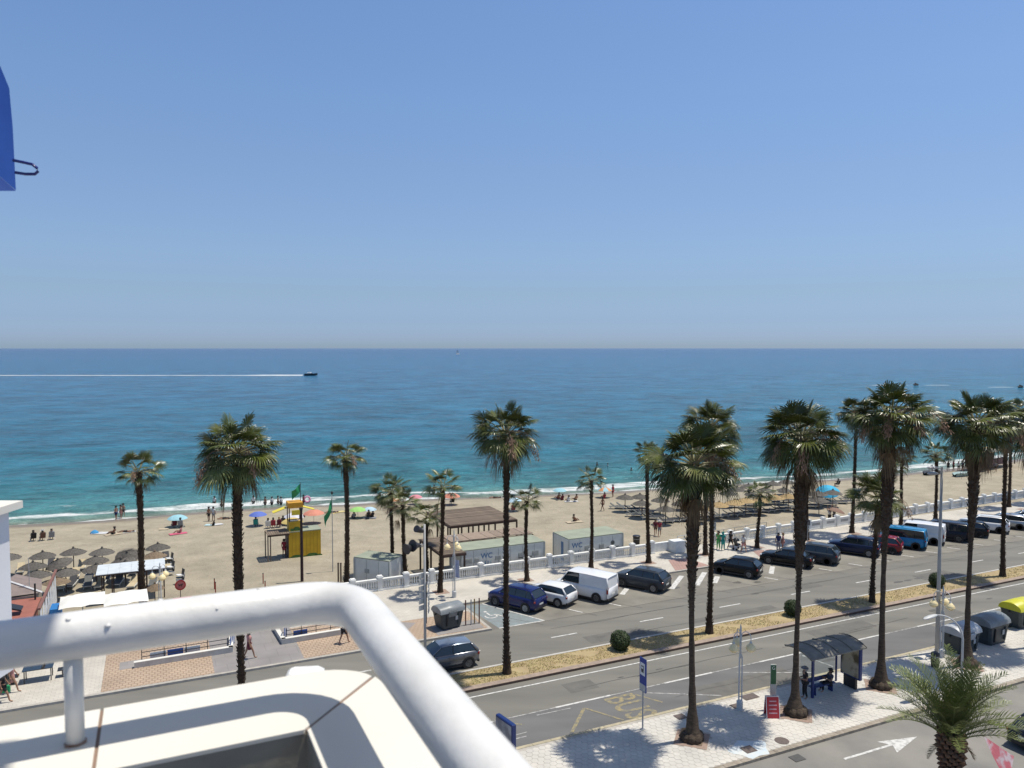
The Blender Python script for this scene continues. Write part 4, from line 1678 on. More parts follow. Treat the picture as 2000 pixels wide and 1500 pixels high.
def bell_lamp(label, s, t, h, rz=0.0, z=PR_Z, n=3, r=.48):
    root = sthing('bell_street_lamp', label, 'street lamp', s, t, z, rz, 'three-armed lamps with cream bell globes')
    pl = MB()
    for k in range(3):
        a = k * 2.094 + .4
        pl.tube([(.10 * math.cos(a), .10 * math.sin(a), 0), (.09 * math.cos(a), .09 * math.sin(a), h * .62), (.03 * math.cos(a), .03 * math.sin(a), h * .66)], .032, 6)
    pl.lathe([(.17, 0), (.17, .45), (.12, .5)], 10)
    pl.build('pole', M_LAMPG, root, smooth=True)
    MB().tube([(0, 0, h * .60), (0, 0, h * .96), (0, 0, h)], [.055, .045, .01], 8).build('mast', M_LAMPG, root, smooth=True)
    for k in range(n):
        a = k * 2 * math.pi / n + .3
        pts = [(.04 * math.cos(a), .04 * math.sin(a), h * .80)]
        for q in range(1, 8):
            th = math.pi * q / 7
            x = .04 + r * .5 * (1 - math.cos(th)) * 1.0
            pts.append((x * math.cos(a), x * math.sin(a), h * .86 + .26 * math.sin(th)))
        pts.append(((r + .04) * math.cos(a), (r + .04) * math.sin(a), h * .80))
        MB().tube(pts, .022, 6).build('arm', M_LAMPG, root, smooth=True)
        c = ((r + .04) * math.cos(a), (r + .04) * math.sin(a), h * .80 - .36)
        g = MB().lathe([(0, -.14), (.13, -.11), (.23, -.02), (.255, .07), (.22, .17), (.12, .28), (.06, .34)], 14, c).build('globe', M_BELL, root, smooth='full')
        MB().lathe([(.262, .03), (.268, .05), (.245, .09)], 14, c).build('globe_rim', M_BELL, g, smooth='full')
        MB().lathe([(.065, .33), (.075, .37), (.03, .42)], 8, c).build('lamp_cap', M_LAMPG, g)
    return root


bell_lamp('lamp with three cream bells on the near sidewalk between bus stop pole and shelter', 27.4, 30.6, 4.55, .9, SW_Z)
bell_lamp('lamp with cream bells beside the tall mast and the dark grey containers', 43.3, 30.7, 4.45, 2.2, SW_Z)
bell_lamp('lamp with three cream bells in front of the left toilet cabin', 20.3, 53.9, 5.2, .5, PR_Z)
bell_lamp('lamp with three cream bells above the thatched parasols on the left', .1, 60.6, 3.6, 2.6, -.1)

# flag hanging on the promenade lamp
o = MB()
vs, fs = [], []
for i in range(5):
    for j in range(9):
        vs.append((.05 + i * .09 + .02 * math.sin(j), .05 * math.sin(i * 1.7 + j * .8), 2.9 - j * .17 - i * .03))
for i in range(4):
    for j in range(8):
        a = i * 9 + j
        fs.append((a, a + 9, a + 10, a + 1))
o.add(vs, fs)
f_ = o.build('flag', mat('faded_flag', (.42, .45, .55), .8, .2, 3, color2=(.2, .24, .4)), None, smooth='full', loc=W(20.3, 53.9, PR_Z), rz=A)
tag(f_, 'limp pale blue flag hanging on the lamp before the left toilet cabin', 'flag')

# tall mast with two luminaires
root = sthing('light_mast', 'very tall grey lamp mast rising beside the dark grey containers', 'street lamp', 43.7, 31.3, SW_Z)
MB().tube([(0, 0, 0), (0, 0, 6), (0, 0, 11.6)], [.13, .105, .07], 12).build('pole', M_POLE, root, smooth='full')
MB().lathe([(.2, 0), (.2, .06), (.13, .1)], 12).build('base', M_POLE, root)
for k, dz in enumerate((11.5, 11.15)):
    MB().tube([(0, 0, dz), (-.35, .1, dz + .05)], .03, 6).build('arm', M_POLE, root)
    MB().box((-.62, .15, dz + .06), (.62, .30, .13), rz=-.2, bev=.04).build('luminaire', mat('luminaire_grey', (.5, .5, .5), .5, .05), root)

# curved street lamp at the service road kerb
root = sthing('curved_street_lamp', 'small white street lamp whose curved neck rises out of the date palm crown', 'street lamp', 39.7, 26.95, SW_Z)
pts = [(0, 0, 0), (0, 0, 3.0)]
for q in range(1, 9):
    th = q / 8 * R(82)
    pts.append((-(2.1 * (1 - math.cos(th))), .25 * q / 8, 3.0 + 1.55 * math.sin(th)))
MB().tube(pts, [.07, .06] + [.05 - .002 * q for q in range(8)], 8).build('pole', M_LAMPG, root, smooth='full')
e = pts[-1]
hd = MB()
hd.M = Matrix.Translation(e) @ Matrix.Rotation(R(-8), 4, 'Y') @ Matrix.Rotation(R(173), 4, 'Z')
secs = [(0, .05, .05), (.12, .11, .08), (.4, .17, .10), (.75, .15, .07), (.92, .04, .02)]
vs, fs = [], []
for x, w, h_ in secs:
    for k in range(8):
        a = k * math.pi / 4
        vs.append((x, w * math.cos(a), max(-.03, h_ * math.sin(a))))
for i in range(4):
    for k in range(8):
        a, b = i * 8 + k, i * 8 + (k + 1) % 8
        fs.append((a, b, b + 8, a + 8))
hd.add(vs, fs)
hd.build('lamp_head', M_LAMPG, root, smooth='full')

# signpost with floodlights and street plates
root = sthing('sign_mast', 'grey mast with floodlights on top and two columns of street name plates', 'signpost', 13.35, 40.05, .1)
MB().tube([(0, 0, 0), (0, 0, 9.2)], [.085, .06], 10).build('pole', M_POLE, root, smooth='full')
M_SP = mat('sign_plate_grey', (.5, .5, .47), .5, .08, 3)
for k in range(6):
    MB().box((-.20, .0, 6.35 - k * .36), (.34, .04, .27), rz=.35).build('name_plate', M_SP, root)
    MB().box((.24, .06, 6.15 - k * .36), (.40, .04, .27), rz=1.1).build('name_plate', M_SP, root)
MB().tube([(.12, .1, 3.6), (.12, .1, 6.4)], .03, 6).build('bracket', M_DARKM, root)
for k, (dx, dz, rr_) in enumerate([(-.35, 8.95, .2), (-.55, 8.1, .34), (-.9, 8.0, .3)]):
    fl = MB()
    fl.M = Matrix.Translation((dx, -.1, dz)) @ Matrix.Rotation(R(-62 - 18 * k), 4, 'Y') @ Matrix.Rotation(R(25), 4, 'X')
    fl.lathe([(0, -.35), (.10, -.32), (.15, -.1), (rr_, .22), (rr_ * .96, .24)], 14)
    q = fl.build('floodlight', M_DARKM, root, smooth=True)
    g2 = MB()
    g2.M = Matrix.Translation((dx, -.1, dz)) @ Matrix.Rotation(R(-62 - 18 * k), 4, 'Y') @ Matrix.Rotation(R(25), 4, 'X')
    g2.lathe([(0, .235), (rr_ * .95, .235)], 14)
    g2.build('lens', M_HEAD, q)
    MB().tube([(0, 0, dz), (dx, -.1, dz)], .03, 6).build('arm', M_POLE, root)

# containers
M_CG = mat('container_dark_grey', (.048, .062, .068), .5, .1, 4, color2=(.035, .045, .05))
M_CL = mat('container_lid_grey', (.24, .26, .27), .4, .1, 3, color2=(.17, .185, .19))
M_CLL = mat('container_lid_pale', (.50, .52, .54), .4, .1, 3, color2=(.38, .40, .42))
M_CY = mat('container_lid_yellow', (.62, .60, .03), .4, .1, 3, color2=(.50, .48, .03))


def container(label, s, t, rz, lid, z=.13, sc=1.0, flap=True, Lc=1.75, ribs=True):
    root = sthing('waste_container', label, 'container', s, t, z, rz, 'large street waste containers')
    root.scale = (sc, sc, sc)
    hl, hd_ = Lc / 2, .60
    mb = MB()
    secs = [(.10, .80, .84), (.30, .86, .88), (.95, .97, .97), (1.05, 1.02, 1.02), (1.12, 1.03, 1.03)]
    vs, fs = [], []
    for z_, kx, ky in secs:
        a, b, c = hl * kx, hd_ * ky, .12
        vs += [(-a + c, -b, z_), (a - c, -b, z_), (a, -b + c, z_), (a, b - c, z_), (a - c, b, z_), (-a + c, b, z_), (-a, b - c, z_), (-a, -b + c, z_)]
    for i in range(4):
        for k in range(8):
            p, q = i * 8 + k, i * 8 + (k + 1) % 8
            fs.append((p, q, q + 8, p + 8))
    fs.append(tuple(range(7, -1, -1)))
    fs.append(tuple(range(32, 40)))
    mb.add(vs, fs)
    mb.build('tank', M_CG, root)
    # barrel-shaped lid
    lb = MB()
    vs, fs = [], []
    xs_ = [-hl * 1.04, -hl * .98, -hl * .35, -hl * .32, hl * .32, hl * .35, hl * .98, hl * 1.04]
    hs = [.86, .96, .96, 1.0, 1.0, .96, .96, .86]
    n = 10
    for x, k in zip(xs_, hs):
        for q in range(n + 1):
            a = math.pi * q / n
            vs.append((x, -hd_ * 1.05 * math.cos(a), 1.10 + .46 * k * math.sin(a) ** .8))
    for i in range(len(xs_) - 1):
        for q in range(n):
            a = i * (n + 1) + q
            fs.append((a, a + n + 1, a + n + 2, a + 1))
    fs.append(tuple(range(n + 1)))
    fs.append(tuple(range((len(xs_)) * (n + 1) - 1, (len(xs_) - 1) * (n + 1) - 1, -1)))
    lb.add(vs, fs)
    lb.build('lid', lid, root, smooth=True)
    if flap:
        fb = MB()
        fb.box((-.02, -hd_ * 1.03, 1.02), (.62, .12, .42), rx=.25, bev=.05)
        fb.build('lid_flap', lid, root)
    for sg in (1, -1):
        MB().box((sg * hl * .5, -hd_ * .985, .62), (.09, .06, .7), rx=.06).build('rib', M_TRIM if sg < 0 else M_CG, root)
        MB().tube([(sg * (hl * 1.02), 0, 1.02), (sg * (hl * 1.15), 0, 1.02)], .05, 8).build('lifting_pin', M_TRIM, root)
    MB().box((hl * .33, -hd_ * .995, .70), (.2, .01, .26), rx=.06).build('sticker', mat('sticker_grey', (.45, .47, .48), .5, .1, 9), root)
    return root


container('dark grey container with a pale grey lid behind the palm trunk by the tall mast', 45.45, 31.0, .05, M_CLL, .02, 1.16)
container('dark grey container with a grey lid between the pale-lidded and the yellow-lidded ones', 48.5, 31.2, .05, M_CL, .02, 1.22, flap=False)
container('dark grey container with a bright yellow lid at the right edge', 53.2, 32.2, .05, M_CY, .02, 1.2)
container('grey-lidded container on the promenade corner behind the silver car', 17.75, 48.3, .2, M_CL, PR_Z, 1.05)

# four bollard posts by the container
for k, (ps_, c_, lb_) in enumerate([(18.55, M_RED, 'dark red'), (18.95, M_POLE, 'thin pale grey'), (19.2, None, 'ochre'), (19.55, M_RED, 'dark brown-red')]):
    m_ = c_ or mat('ochre_paint', (.32, .22, .08), .6, .1)
    if k in (0, 3):
        m_ = mat('dark_red_paint_post', (.13, .03, .025), .6, .1)
    root = sthing('barrier_post', lb_ + ' upright post right of the promenade container, %s of four' % ORD[k], 'post', ps_ + .35, 48.0, PR_Z, group='posts by the container')
    MB().tube([(0, 0, 0), (0, 0, 1.75)], .045, 8).build('post', m_, root, smooth=True)
    MB().lathe([(.08, 0), (.08, .03), (.05, .05)], 10).build('base', M_DARKM, root)

# bus stop sign
M_BSBLUE = mat('bus_sign_blue', (.015, .05, .28), .4, .05, 4)
root = sthing('bus_stop_sign', 'tall blue bus stop sign with a bus pictogram on the near sidewalk', 'sign', 21.6, 31.0, SW_Z)
MB().tube([(0, 0, 0), (0, 0, 1.95)], .04, 8).build('pole', M_POLE, root, smooth=True)
MB().box((0, .0, 2.75), (.06, .52, 1.66)).build('panel', M_BSBLUE, root)
MB().box((-.034, 0, 3.05), (.008, .40, .62)).build('white_field', M_WHITE, root)
MB().box((-.034, 0, 2.12), (.008, .50, .34)).build('white_field', M_SP, root)
b_ = MB().box((-.042, 0, 3.05), (.008, .22, .34), bev=.003)
b_.build('bus_pictogram', M_DARKM, root)
MB().box((-.048, 0, 3.12), (.006, .16, .10)).build('bus_pictogram_window', M_WHITE, root)
MB().box((-.048, -.07, 2.93), (.006, .03, .03)).box((-.048, .07, 2.93), (.006, .03, .03)).build('bus_pictogram_lights', M_WHITE, root)
MB().lathe([(.12, 0), (.12, .03), (.05, .05)], 10).build('base', M_POLE, root)

# advertising totem, lower middle
M_AD = mat('ad_poster', (.42, .36, .26), .35, .3, 1.6, color2=(.10, .075, .04), contrast=(.42, .56), detail=4)
M_AD2 = mat('ad_poster_grey', (.32, .33, .36), .3, .2, 2.0, color2=(.15, .16, .19), contrast=(.4, .6))
M_BFRAME = mat('shelter_blue', (.010, .030, .14), .4, .05, 4)


def totem(label, s, t, rz, poster, stand=True):
    root = sthing('advertising_panel', label, 'advertising panel', s, t, SW_Z, rz)
    MB().box((0, 0, 1.55), (1.32, .22, 1.9), bev=.03).build('frame', M_BFRAME, root)
    for sg in (-1, 1):
        MB().box((0, sg * .116, 1.55), (1.16, .012, 1.72)).build('poster', poster, root)
    MB().box((0, 0, .31), (.80, .16, .62)).build('stand', M_BLACK, root)
    return root


TOT_S, TOT_T = at(988, 1512, SW_Z)
totem('blue-framed advertising panel half hidden behind the balcony rail', TOT_S, TOT_T, R(100), M_AD2)

# bus shelter
M_SHROOF = mat('shelter_roof', (.27, .255, .22), .8, .1, 2.0, color2=(.17, .16, .14), spec=.12)
root = sthing('bus_shelter', 'bus shelter with curved grey roof and blue frame on the near sidewalk', 'bus shelter', 31.9, 30.0, SW_Z)
rb = MB()
vs, fs = [], []
n = 10
for i, x in enumerate((-.85, 3.25)):
    for q in range(n + 1):
        u = q / n
        y = -.70 + 1.9 * u
        zz = 2.35 + .42 * math.sin(math.pi * (.12 + .62 * u)) - .05
        vs += [(x, y, zz), (x, y, zz - .05)]
N2 = 2 * (n + 1)
for q in range(n):
    a = 2 * q
    fs += [(a, a + N2, a + N2 + 2, a + 2), (a + 1, a + 3, a + N2 + 3, a + N2 + 1), (a, a + 2, a + 3, a + 1), (N2 + a, N2 + a + 1, N2 + a + 3, N2 + a + 2)]
fs += [(0, 1, N2 + 1, N2), (2 * n, N2 + 2 * n, N2 + 2 * n + 1, 2 * n + 1)]
rb.add(vs, fs)
rf_ = rb.build('roof', M_SHROOF, root, smooth=True)
for x in (-.85, .17, 1.2, 2.22, 3.25):
    pts = [(x, -.70 + 1.9 * q / n, 2.35 + .42 * math.sin(math.pi * (.12 + .62 * q / n)) - .025) for q in range(n + 1)]
    MB().tube(pts, .03, 6).build('roof_rib', M_SHROOF, rf_, smooth=True)
MB().box((0.0, 0, 1.2), (.13, .10, 2.5)).build('post', M_BFRAME, root)
MB().box((1.15, 1.05, 1.2), (.08, .08, 2.6)).build('rear_post', M_BFRAME, root)
MB().box((2.85, 1.0, 1.2), (.08, .08, 2.6)).build('rear_post', M_BFRAME, root)
M_CLEAR = bpy.data.materials.new('clear_glass_pane')
M_CLEAR.use_nodes = True
_nt, _b = nodes_of(M_CLEAR)
_b.inputs['Base Color'].default_value = (.8, .86, .86, 1)
_b.inputs['Transmission Weight'].default_value = 1.0
_b.inputs['Roughness'].default_value = .02
_b.inputs['IOR'].default_value = 1.02
MB().box((1.5, 1.08, 1.35), (2.6, .012, 1.8)).build('glass_pane', M_CLEAR, root)
bn = MB().box((.95, .25, .46), (1.7, .36, .05)).box((.95, .46, .72), (1.7, .04, .22)).build('bench_seat', M_BFRAME, root)
for x in (.35, 1.6):
    MB().box((x, .25, .22), (.06, .30, .44)).build('bench_leg', M_BFRAME, bn)
fr = MB().box((3.0, .1, 1.55), (.20, 1.34, 1.95), bev=.03).build('advertising_frame', M_BFRAME, root)
MB().box((2.893, .1, 1.55), (.012, 1.14, 1.74)).build('poster', M_AD, fr)
MB().box((2.95, .1, .31), (.16, .8, .60)).build('stand', M_BLACK, root)

# red A board and green totem
root = sthing('a_board', 'red sandwich board with pale lettering beside the green sign pillar', 'sandwich board', 28.4, 29.35, SW_Z, -.45)
M_REDB = mat('red_board', (.42, .025, .035), .4, .05, 4)
for sg in (-1, 1):
    b2 = MB().box((0, sg * .17, .52), (.62, .025, 1.05), rx=sg * .20).build('board', M_REDB, root)
    MB().box((0, sg * .17, .52), (.68, .018, 1.11), rx=sg * .20).build('white_edge', M_WHITE, b2)
for k in range(4):
    MB().box((0, -.215 - .0 + k * .037 - .02, .26 + k * .19), (.42 - .06 * (k % 2), .006, .06), rx=-.20).build('pale_lettering_bar', mat('board_lettering', (.6, .35, .38), .5, .1), root)
root = sthing('sign_pillar', 'slim pale sign pillar with a green top behind the red board', 'sign', 29.0, 29.9, SW_Z, -.5)
MB().box((0, 0, 1.2), (.30, .07, 2.4), bev=.02).build('pillar', mat('pale_pillar', (.50, .51, .46), .5, .08, 3), root)
MB().box((0, -.038, 1.85), (.27, .012, 1.0)).build('green_panel', mat('green_panel', (.03, .13, .05), .5, .1, 5), root)
me = text_mesh('G', .24, 'green_panel_letter', M_WHITE)
o = link('green_panel_letter', me, root, (0, -.048, 2.2))
o.rotation_euler = (math.pi / 2, 0, 0)
MB().box((0, 0, .04), (.42, .30, .08)).build('foot', M_POLE, root)

# litter bin on the near sidewalk, manholes
root = sthing('litter_bin', 'dark litter bin standing left of the date palm crown', 'litter bin', 41.6, 29.9, SW_Z)
MB().lathe([(.20, 0), (.22, .08), (.24, .80), (.22, .86), (.10, .9)], 14).build('bin_body', M_BLACK, root, smooth=True)
MB().lathe([(.245, .62), (.25, .66), (.245, .70)], 14).build('bin_band', M_STEEL, root)
M_IRON = mat('cast_iron_cover', (.15, .115, .10), .7, .15, 20, color2=(.09, .07, .06), bump=.5, bscale=60)
for (px, py, w, d_, rnd_, lab) in [(1329, 1400, .55, .5, 0, 'square dark manhole cover near the bus stop pole'), (1464, 1361, .95, .55, 0, 'wide rusty manhole cover beside the bell lamp'),
                                   (1527, 1447, .34, 0, 1, 'round manhole cover near the service road kerb'), (1462, 1464, .62, .55, 0, 'rusty square cover on a bluish paint splash'),
                                   (1437, 1379, .5, .42, 0, 'small grey cover at the foot of the bell lamp')]:
    s_, t_ = at(px, py, SW_Z)
    mb = MB()
    if rnd_:
        mb.lathe([(w, 0), (w, .012), (w * .93, .016), (0, .016)], 24)
    else:
        mb.box((0, 0, .008), (w, d_, .016))
        mb.box((0, 0, .018), (w * .85, d_ * .82, .006))
    o = mb.build('manhole_cover', M_IRON, None, loc=W(s_, t_, SW_Z + .004), rz=A + (.0 if rnd_ else .0))
    tag(o, lab, 'manhole cover')
s_, t_ = at(1557, 1481, 0)
tag(MB().box((0, 0, .008), (.62, .5, .02)).build('drain_cover', M_TAR, None, loc=W(s_, t_, 0.004), rz=A), 'dark square drain cover in the service road below the kerb', 'drain cover')
s_, t_ = at(1465, 1463, SW_Z)
o = S('bluish_paint_splash', MB().add([tuple(W(s_ + 1.0 * math.cos(a) * (1 + .2 * math.sin(3 * a)), t_ + .75 * math.sin(a) * (1 + .15 * math.sin(5 * a)), SW_Z + .0045)) for a in [R(q) for q in range(0, 360, 15)]], [tuple(range(24))]),
      mat('bluish_splash', (.50, .58, .62), .8, .1, 3, coord='World', color2=(.60, .60, .56)))

# round clipped bushes on the median
M_BUSH = mat('clipped_bush_leaf', (.045, .075, .016), .6, .2, 6, color2=(.018, .035, .008))


def bush(label, s, t, r):
    rr = random.Random(int(s * 10))
    root = sthing('clipped_bush', label, 'bush', s, t, .1, group='round clipped bushes on the median')
    vs, fs = [], []
    for k in range(5200):
        u, v = rr.random() * 2 - 1, rr.random() * 6.283
        q = math.sqrt(1 - u * u)
        d_ = Vector((q * math.cos(v), q * math.sin(v), u))
        lump = 1 + .13 * mnoise.noise(d_ * 2.6) + .05 * mnoise.noise(d_ * 7)
        p = d_ * r * lump * rr.uniform(.86, 1.03)
        p.z += r * .92
        if p.z < .0:
            continue
        n_ = (d_ + Vector((rr.gauss(0, .5), rr.gauss(0, .5), rr.gauss(0, .5)))).normalized()
        t1_ = n_.orthogonal().normalized() * .035
        t2_ = n_.cross(t1_).normalized() * .028
        i = len(vs)
        vs += [p - t1_, p - t2_, p + t1_, p + t2_]
        fs.append((i, i + 1, i + 2, i + 3))
    me = bpy.data.meshes.new('foliage')
    me.from_pydata([tuple(v) for v in vs], [], fs)
    me.materials.append(M_BUSH)
    link('foliage', me, root)
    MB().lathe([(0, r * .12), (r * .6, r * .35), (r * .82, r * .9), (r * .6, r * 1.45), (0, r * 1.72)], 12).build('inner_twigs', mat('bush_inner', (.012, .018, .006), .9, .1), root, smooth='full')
    MB().tube([(0, 0, -.1), (0, 0, r * .5)], .06, 6).build('stem', M_TRUNK, root)


bush('round clipped bush on the median left of the palm shadow', 26.2, 40.1, .62)
bush('round clipped bush half hidden behind the palm trunk at the shelter', 40.6, 40.1, .58)
bush('round clipped bush on the median behind the tall mast', 55.9, 40.2, .58)

# small promenade signs and a parking meter
root = sthing('promenade_sign', 'grey rectangular notice sign on a pole near the beach steps', 'sign', 47.3, 56.6, PR_Z)
MB().tube([(0, 0, 0), (0, 0, 2.3)], .035, 8).build('pole', M_POLE, root)
MB().box((0, 0, 2.2), (.42, .05, .72)).build('panel', mat('sign_grey_back', (.33, .35, .34), .5, .05), root)
root = sthing('promenade_sign', 'dark square sign on a pole beside the parking meter', 'sign', 56.0, 53.6, PR_Z)
MB().tube([(0, 0, 0), (0, 0, 2.4)], .035, 8).build('pole', M_POLE, root)
MB().box((0, 0, 2.3), (.5, .05, .5)).build('panel', M_DARKM, root)
root = sthing('parking_sign', 'small blue parking sign on a pole at the right end of the promenade', 'sign', 92.6, 55.2, PR_Z)
MB().tube([(0, 0, 0), (0, 0, 2.4)], .04, 8).build('pole', M_POLE, root)
MB().box((0, 0, 2.3), (.6, .05, .8)).build('panel', M_BSBLUE, root)
me = text_mesh('P', .5, 'parking_letter', M_WHITE, bold=.01)
o = link('parking_letter', me, root, (0, -.03, 2.38))
o.rotation_euler = (math.pi / 2, 0, 0)
root = sthing('parking_meter', 'tall black parking meter next to the couple in the promenade', 'parking meter', 55.2, 54.0, PR_Z)
MB().box((0, 0, .85), (.42, .34, 1.7), bev=.05).build('cabinet', M_BLACK, root)
MB().box((0, -.175, 1.3), (.26, .012, .3)).build('display', M_STEEL, root)
MB().box((0, 0, 1.78), (.3, .05, .18)).build('top_panel', M_DARKM, root)
s_, t_, z_ = at_sand(1243, 1062)
root = sthing('beach_bin', 'black litter barrel on the sand behind the balustrade', 'litter bin', s_, t_, z_)
MB().lathe([(.30, -.1), (.33, .05), (.36, .72), (.40, .74), (.40, .8), (.34, .86), (0, .9)], 16).build('barrel', M_BLACK, root, smooth=True)
MB().lathe([(.365, .5), (.37, .53), (.365, .56)], 16).build('band', M_STEEL, root)

#PART4
# ================================================================== BEACH BUILDINGS
M_CABIN = mat('cabin_panel_white', (.74, .745, .70), .6, .06, 1.5, color2=(.64, .65, .61))
M_CABROOF = mat('cabin_roof_green_grey', (.30, .33, .25), .8, .1, 1.0, color2=(.24, .265, .205))
M_STICK = mat('door_grille_grey', (.20, .22, .21), .6, .1, 8)
M_BLUEL = mat('blue_lettering', (.10, .20, .38), .6, .05, 5)
M_WOODB = mat('pergola_brown_beam', (.075, .042, .030), .7, .15, 4, color2=(.045, .026, .02))
M_WOODS = mat('weathered_slat', (.205, .155, .110), .85, .2, 2.5, color2=(.125, .095, .070), obj_random=.18, stretch=(.4, 3, 1))
M_DECK = mat('pale_deck_board', (.30, .235, .18), .85, .2, 2.5, color2=(.22, .165, .125), obj_random=.1)


def cabin(label, s0, s1, t0, t1, rz=0, grilles=(), wc=None, z=-.75, H=2.65, logo=None):
    root = sthing('steel_cabin', label, 'cabin', s0, t0, z, rz)
    Lx, Ly = s1 - s0, t1 - t0
    MB().box((Lx / 2, Ly / 2, H / 2 - .1), (Lx, Ly, H + .2)).build('walls', M_CABIN, root)
    rf_ = MB().box((Lx / 2, Ly / 2, H + .03), (Lx + .06, Ly + .06, .07)).build('roof', M_CABROOF, root)
    for x in (0, Lx):
        for y in (0, Ly):
            MB().box((x, y, H / 2), (.12, .12, H + .02)).build('corner_post', mat('cabin_post', (.44, .46, .44), .6, .05), root)
    for x in grilles:
        g = MB().box((x[0], -.012, x[1]), (x[2], .03, x[3])).build('grille', M_STICK, root)
        gg = MB()
        for k in range(4):
            gg.box((x[0], -.032, x[1] - x[3] * .38 + k * x[3] * .25), (x[2] * .94, .015, x[3] * .09))
        gg.build('louvre', M_CABIN, g, kind='stuff')
    sm = MB()
    k = 1
    while k * 1.15 < Lx:
        sm.box((k * 1.15, -.004, H / 2), (.02, .01, H - .2))
        k += 1
    sm.build('panel_joints', M_STICK, root, kind='stuff')
    if wc is not None:
        me = text_mesh('WC', .62, 'wc_lettering', M_BLUEL, bold=.012)
        o = link('wc_lettering', me, root, (wc, -.02, H - .62))
        o.rotation_euler = (math.pi / 2, 0, 0)
        for k in range(4):
            px_ = wc - .38 + k * .25
            f = MB()
            f.box((px_, -.02, H - 1.33), (.11, .012, .26))
            f.box((px_ - .028, -.02, H - 1.56), (.04, .012, .22))
            f.box((px_ + .028, -.02, H - 1.56), (.04, .012, .22))
            f.M = Matrix.Translation((px_, -.02, H - 1.12)) @ Matrix.Rotation(math.pi / 2, 4, 'X')
            f.lathe([(0, -.006), (.05, -.006), (.05, .006), (0, .006)], 8)
            f.build('pictogram_figure', M_BLUEL if k < 3 else mat('pictogram_pale', (.40, .52, .60), .6, .05), root)
    if logo:
        MB().box((logo, -.018, H - 1.15), (1.3, .012, .12)).build('faded_lettering_strip', M_STICK, root)
        f = MB()
        f.M = Matrix.Translation((logo, -.02, H - .75)) @ Matrix.Rotation(math.pi / 2, 4, 'X')
        f.lathe([(.15, 0), (.20, .003), (.22, 0)], 14)
        f.build('faded_ring_emblem', M_STICK, root)
    return root


cabin('long pale toilet cabin with WC lettering and grey-green roof left of the second cabin', 23.1, 31.0, 59.7, 62.3, grilles=((.62, 1.75, .75, .42), (1.45, 1.75, .42, .40), (3.4, 1.75, .5, .36), (5.6, 1.75, .5, .36), (7.0, 1.75, .6, .42)), wc=2.35, logo=6.0)
r_ = cabin('shorter pale toilet cabin with WC lettering beside the palm in front', 33.3, 39.0, 59.4, 62.3, grilles=((1.9, 1.7, .5, .4), (3.4, 1.7, .5, .4)), wc=.85, logo=4.6)
MB().box((-.015, 1.2, 1.35), (.02, .42, 1.7)).build('blue_door_figure', M_BLUEL, r_)
cabin('windowless grey steel cabin with palm shadows on its roof', 14.6, 17.9, 61.9, 64.0, rz=-.83, grilles=((1.2, 1.6, .42, .34),), z=-.75, H=2.6)


def slat_roof(root, poly, z, nsl, mat_s, axis, thick=.05, gap=.25):
    """slats across an axis-aligned rectangle (x0,x1,y0,y1) in local frame"""
    x0, x1, y0, y1 = poly
    for k in range(nsl):
        if axis == 'x':      # slats run along x
            w = (y1 - y0) / nsl
            me = MB().box((0, 0, 0), (x1 - x0, w * (1 - gap), thick)).mesh('slat', mat_s) if k == 0 else me
            o = link('slat', me, root, ((x0 + x1) / 2, y0 + w * (k + .5), z + rnd.uniform(-.012, .012)))
        else:
            w = (x1 - x0) / nsl
            me = MB().box((0, 0, 0), (w * (1 - gap), y1 - y0, thick)).mesh('slat', mat_s) if k == 0 else me
            o = link('slat', me, root, (x0 + w * (k + .5), (y0 + y1) / 2, z + rnd.uniform(-.012, .012)))


# rear pergola
root = sthing('pergola', 'brown slatted pergola standing free on the sand behind the long toilet cabin', 'pergola', 25.6, 69.0, -1.15)
Lx, Ly, Hz = 7.1, 7.1, 2.95
slat_roof(root, (0, Lx, 0, Ly), Hz + .06, 34, M_WOODS, 'x', .07, .22)
for y in (0, Ly):
    MB().box((Lx / 2, y, Hz - .08), (Lx + .1, .14, .22)).build('beam', M_WOODB, root)
for x in (0, Lx):
    MB().box((x, Ly / 2, Hz - .08), (.14, Ly + .1, .20)).build('beam', M_WOODB, root)
for k in range(7):
    for y in (0, Ly):
        MB().box((k * Lx / 6, y, Hz / 2 - .25), (.13, .13, Hz + .1)).build('post', M_WOODB, root)
# front pergola around the cabin
root = sthing('pergola', 'low brown pergola wrapped round the left end of the long toilet cabin', 'pergola', 21.2, 58.9, -.85)
Hz = 2.80
slat_roof(root, (0, 2.0, 0, 5.9), Hz + .06, 26, M_WOODS, 'x', .06, .2)
slat_roof(root, (2.02, 10.0, 3.5, 5.9), Hz + .12, 9, M_DECK, 'y', .06, .04)
for (a, b, c, d_) in ((1.0, 0, 2.1, .13), (1.0, 5.9, 2.1, .13), (6.0, 3.45, 8.0, .13), (6.0, 5.95, 8.0, .13)):
    MB().box((a, b, Hz - .06), (c, d_, .2)).build('beam', M_WOODB, root)
for (a, b) in ((0, 2.95), (2.0, 1.5)):
    MB().box((a, b, Hz - .06), (.13, 5.9 if a == 0 else 3.0, .2)).build('beam', M_WOODB, root)
for (a, b) in ((0, 0), (0, 3), (0, 5.9), (1.9, 0), (1.9, 5.9), (10, 5.9), (6, 5.9)):
    MB().box((a, b, Hz / 2 - .25), (.13, .13, Hz + .3)).build('post', M_WOODB, root)
root = sthing('boardwalk', 'wooden boards laid on the sand beneath the front pergola', 'boardwalk', 20.0, 58.6, -.50)
for k in range(12):
    MB().box((k * .28, 1.6, -.02), (.25, 3.2, .06)).build('board', M_DECK, root)

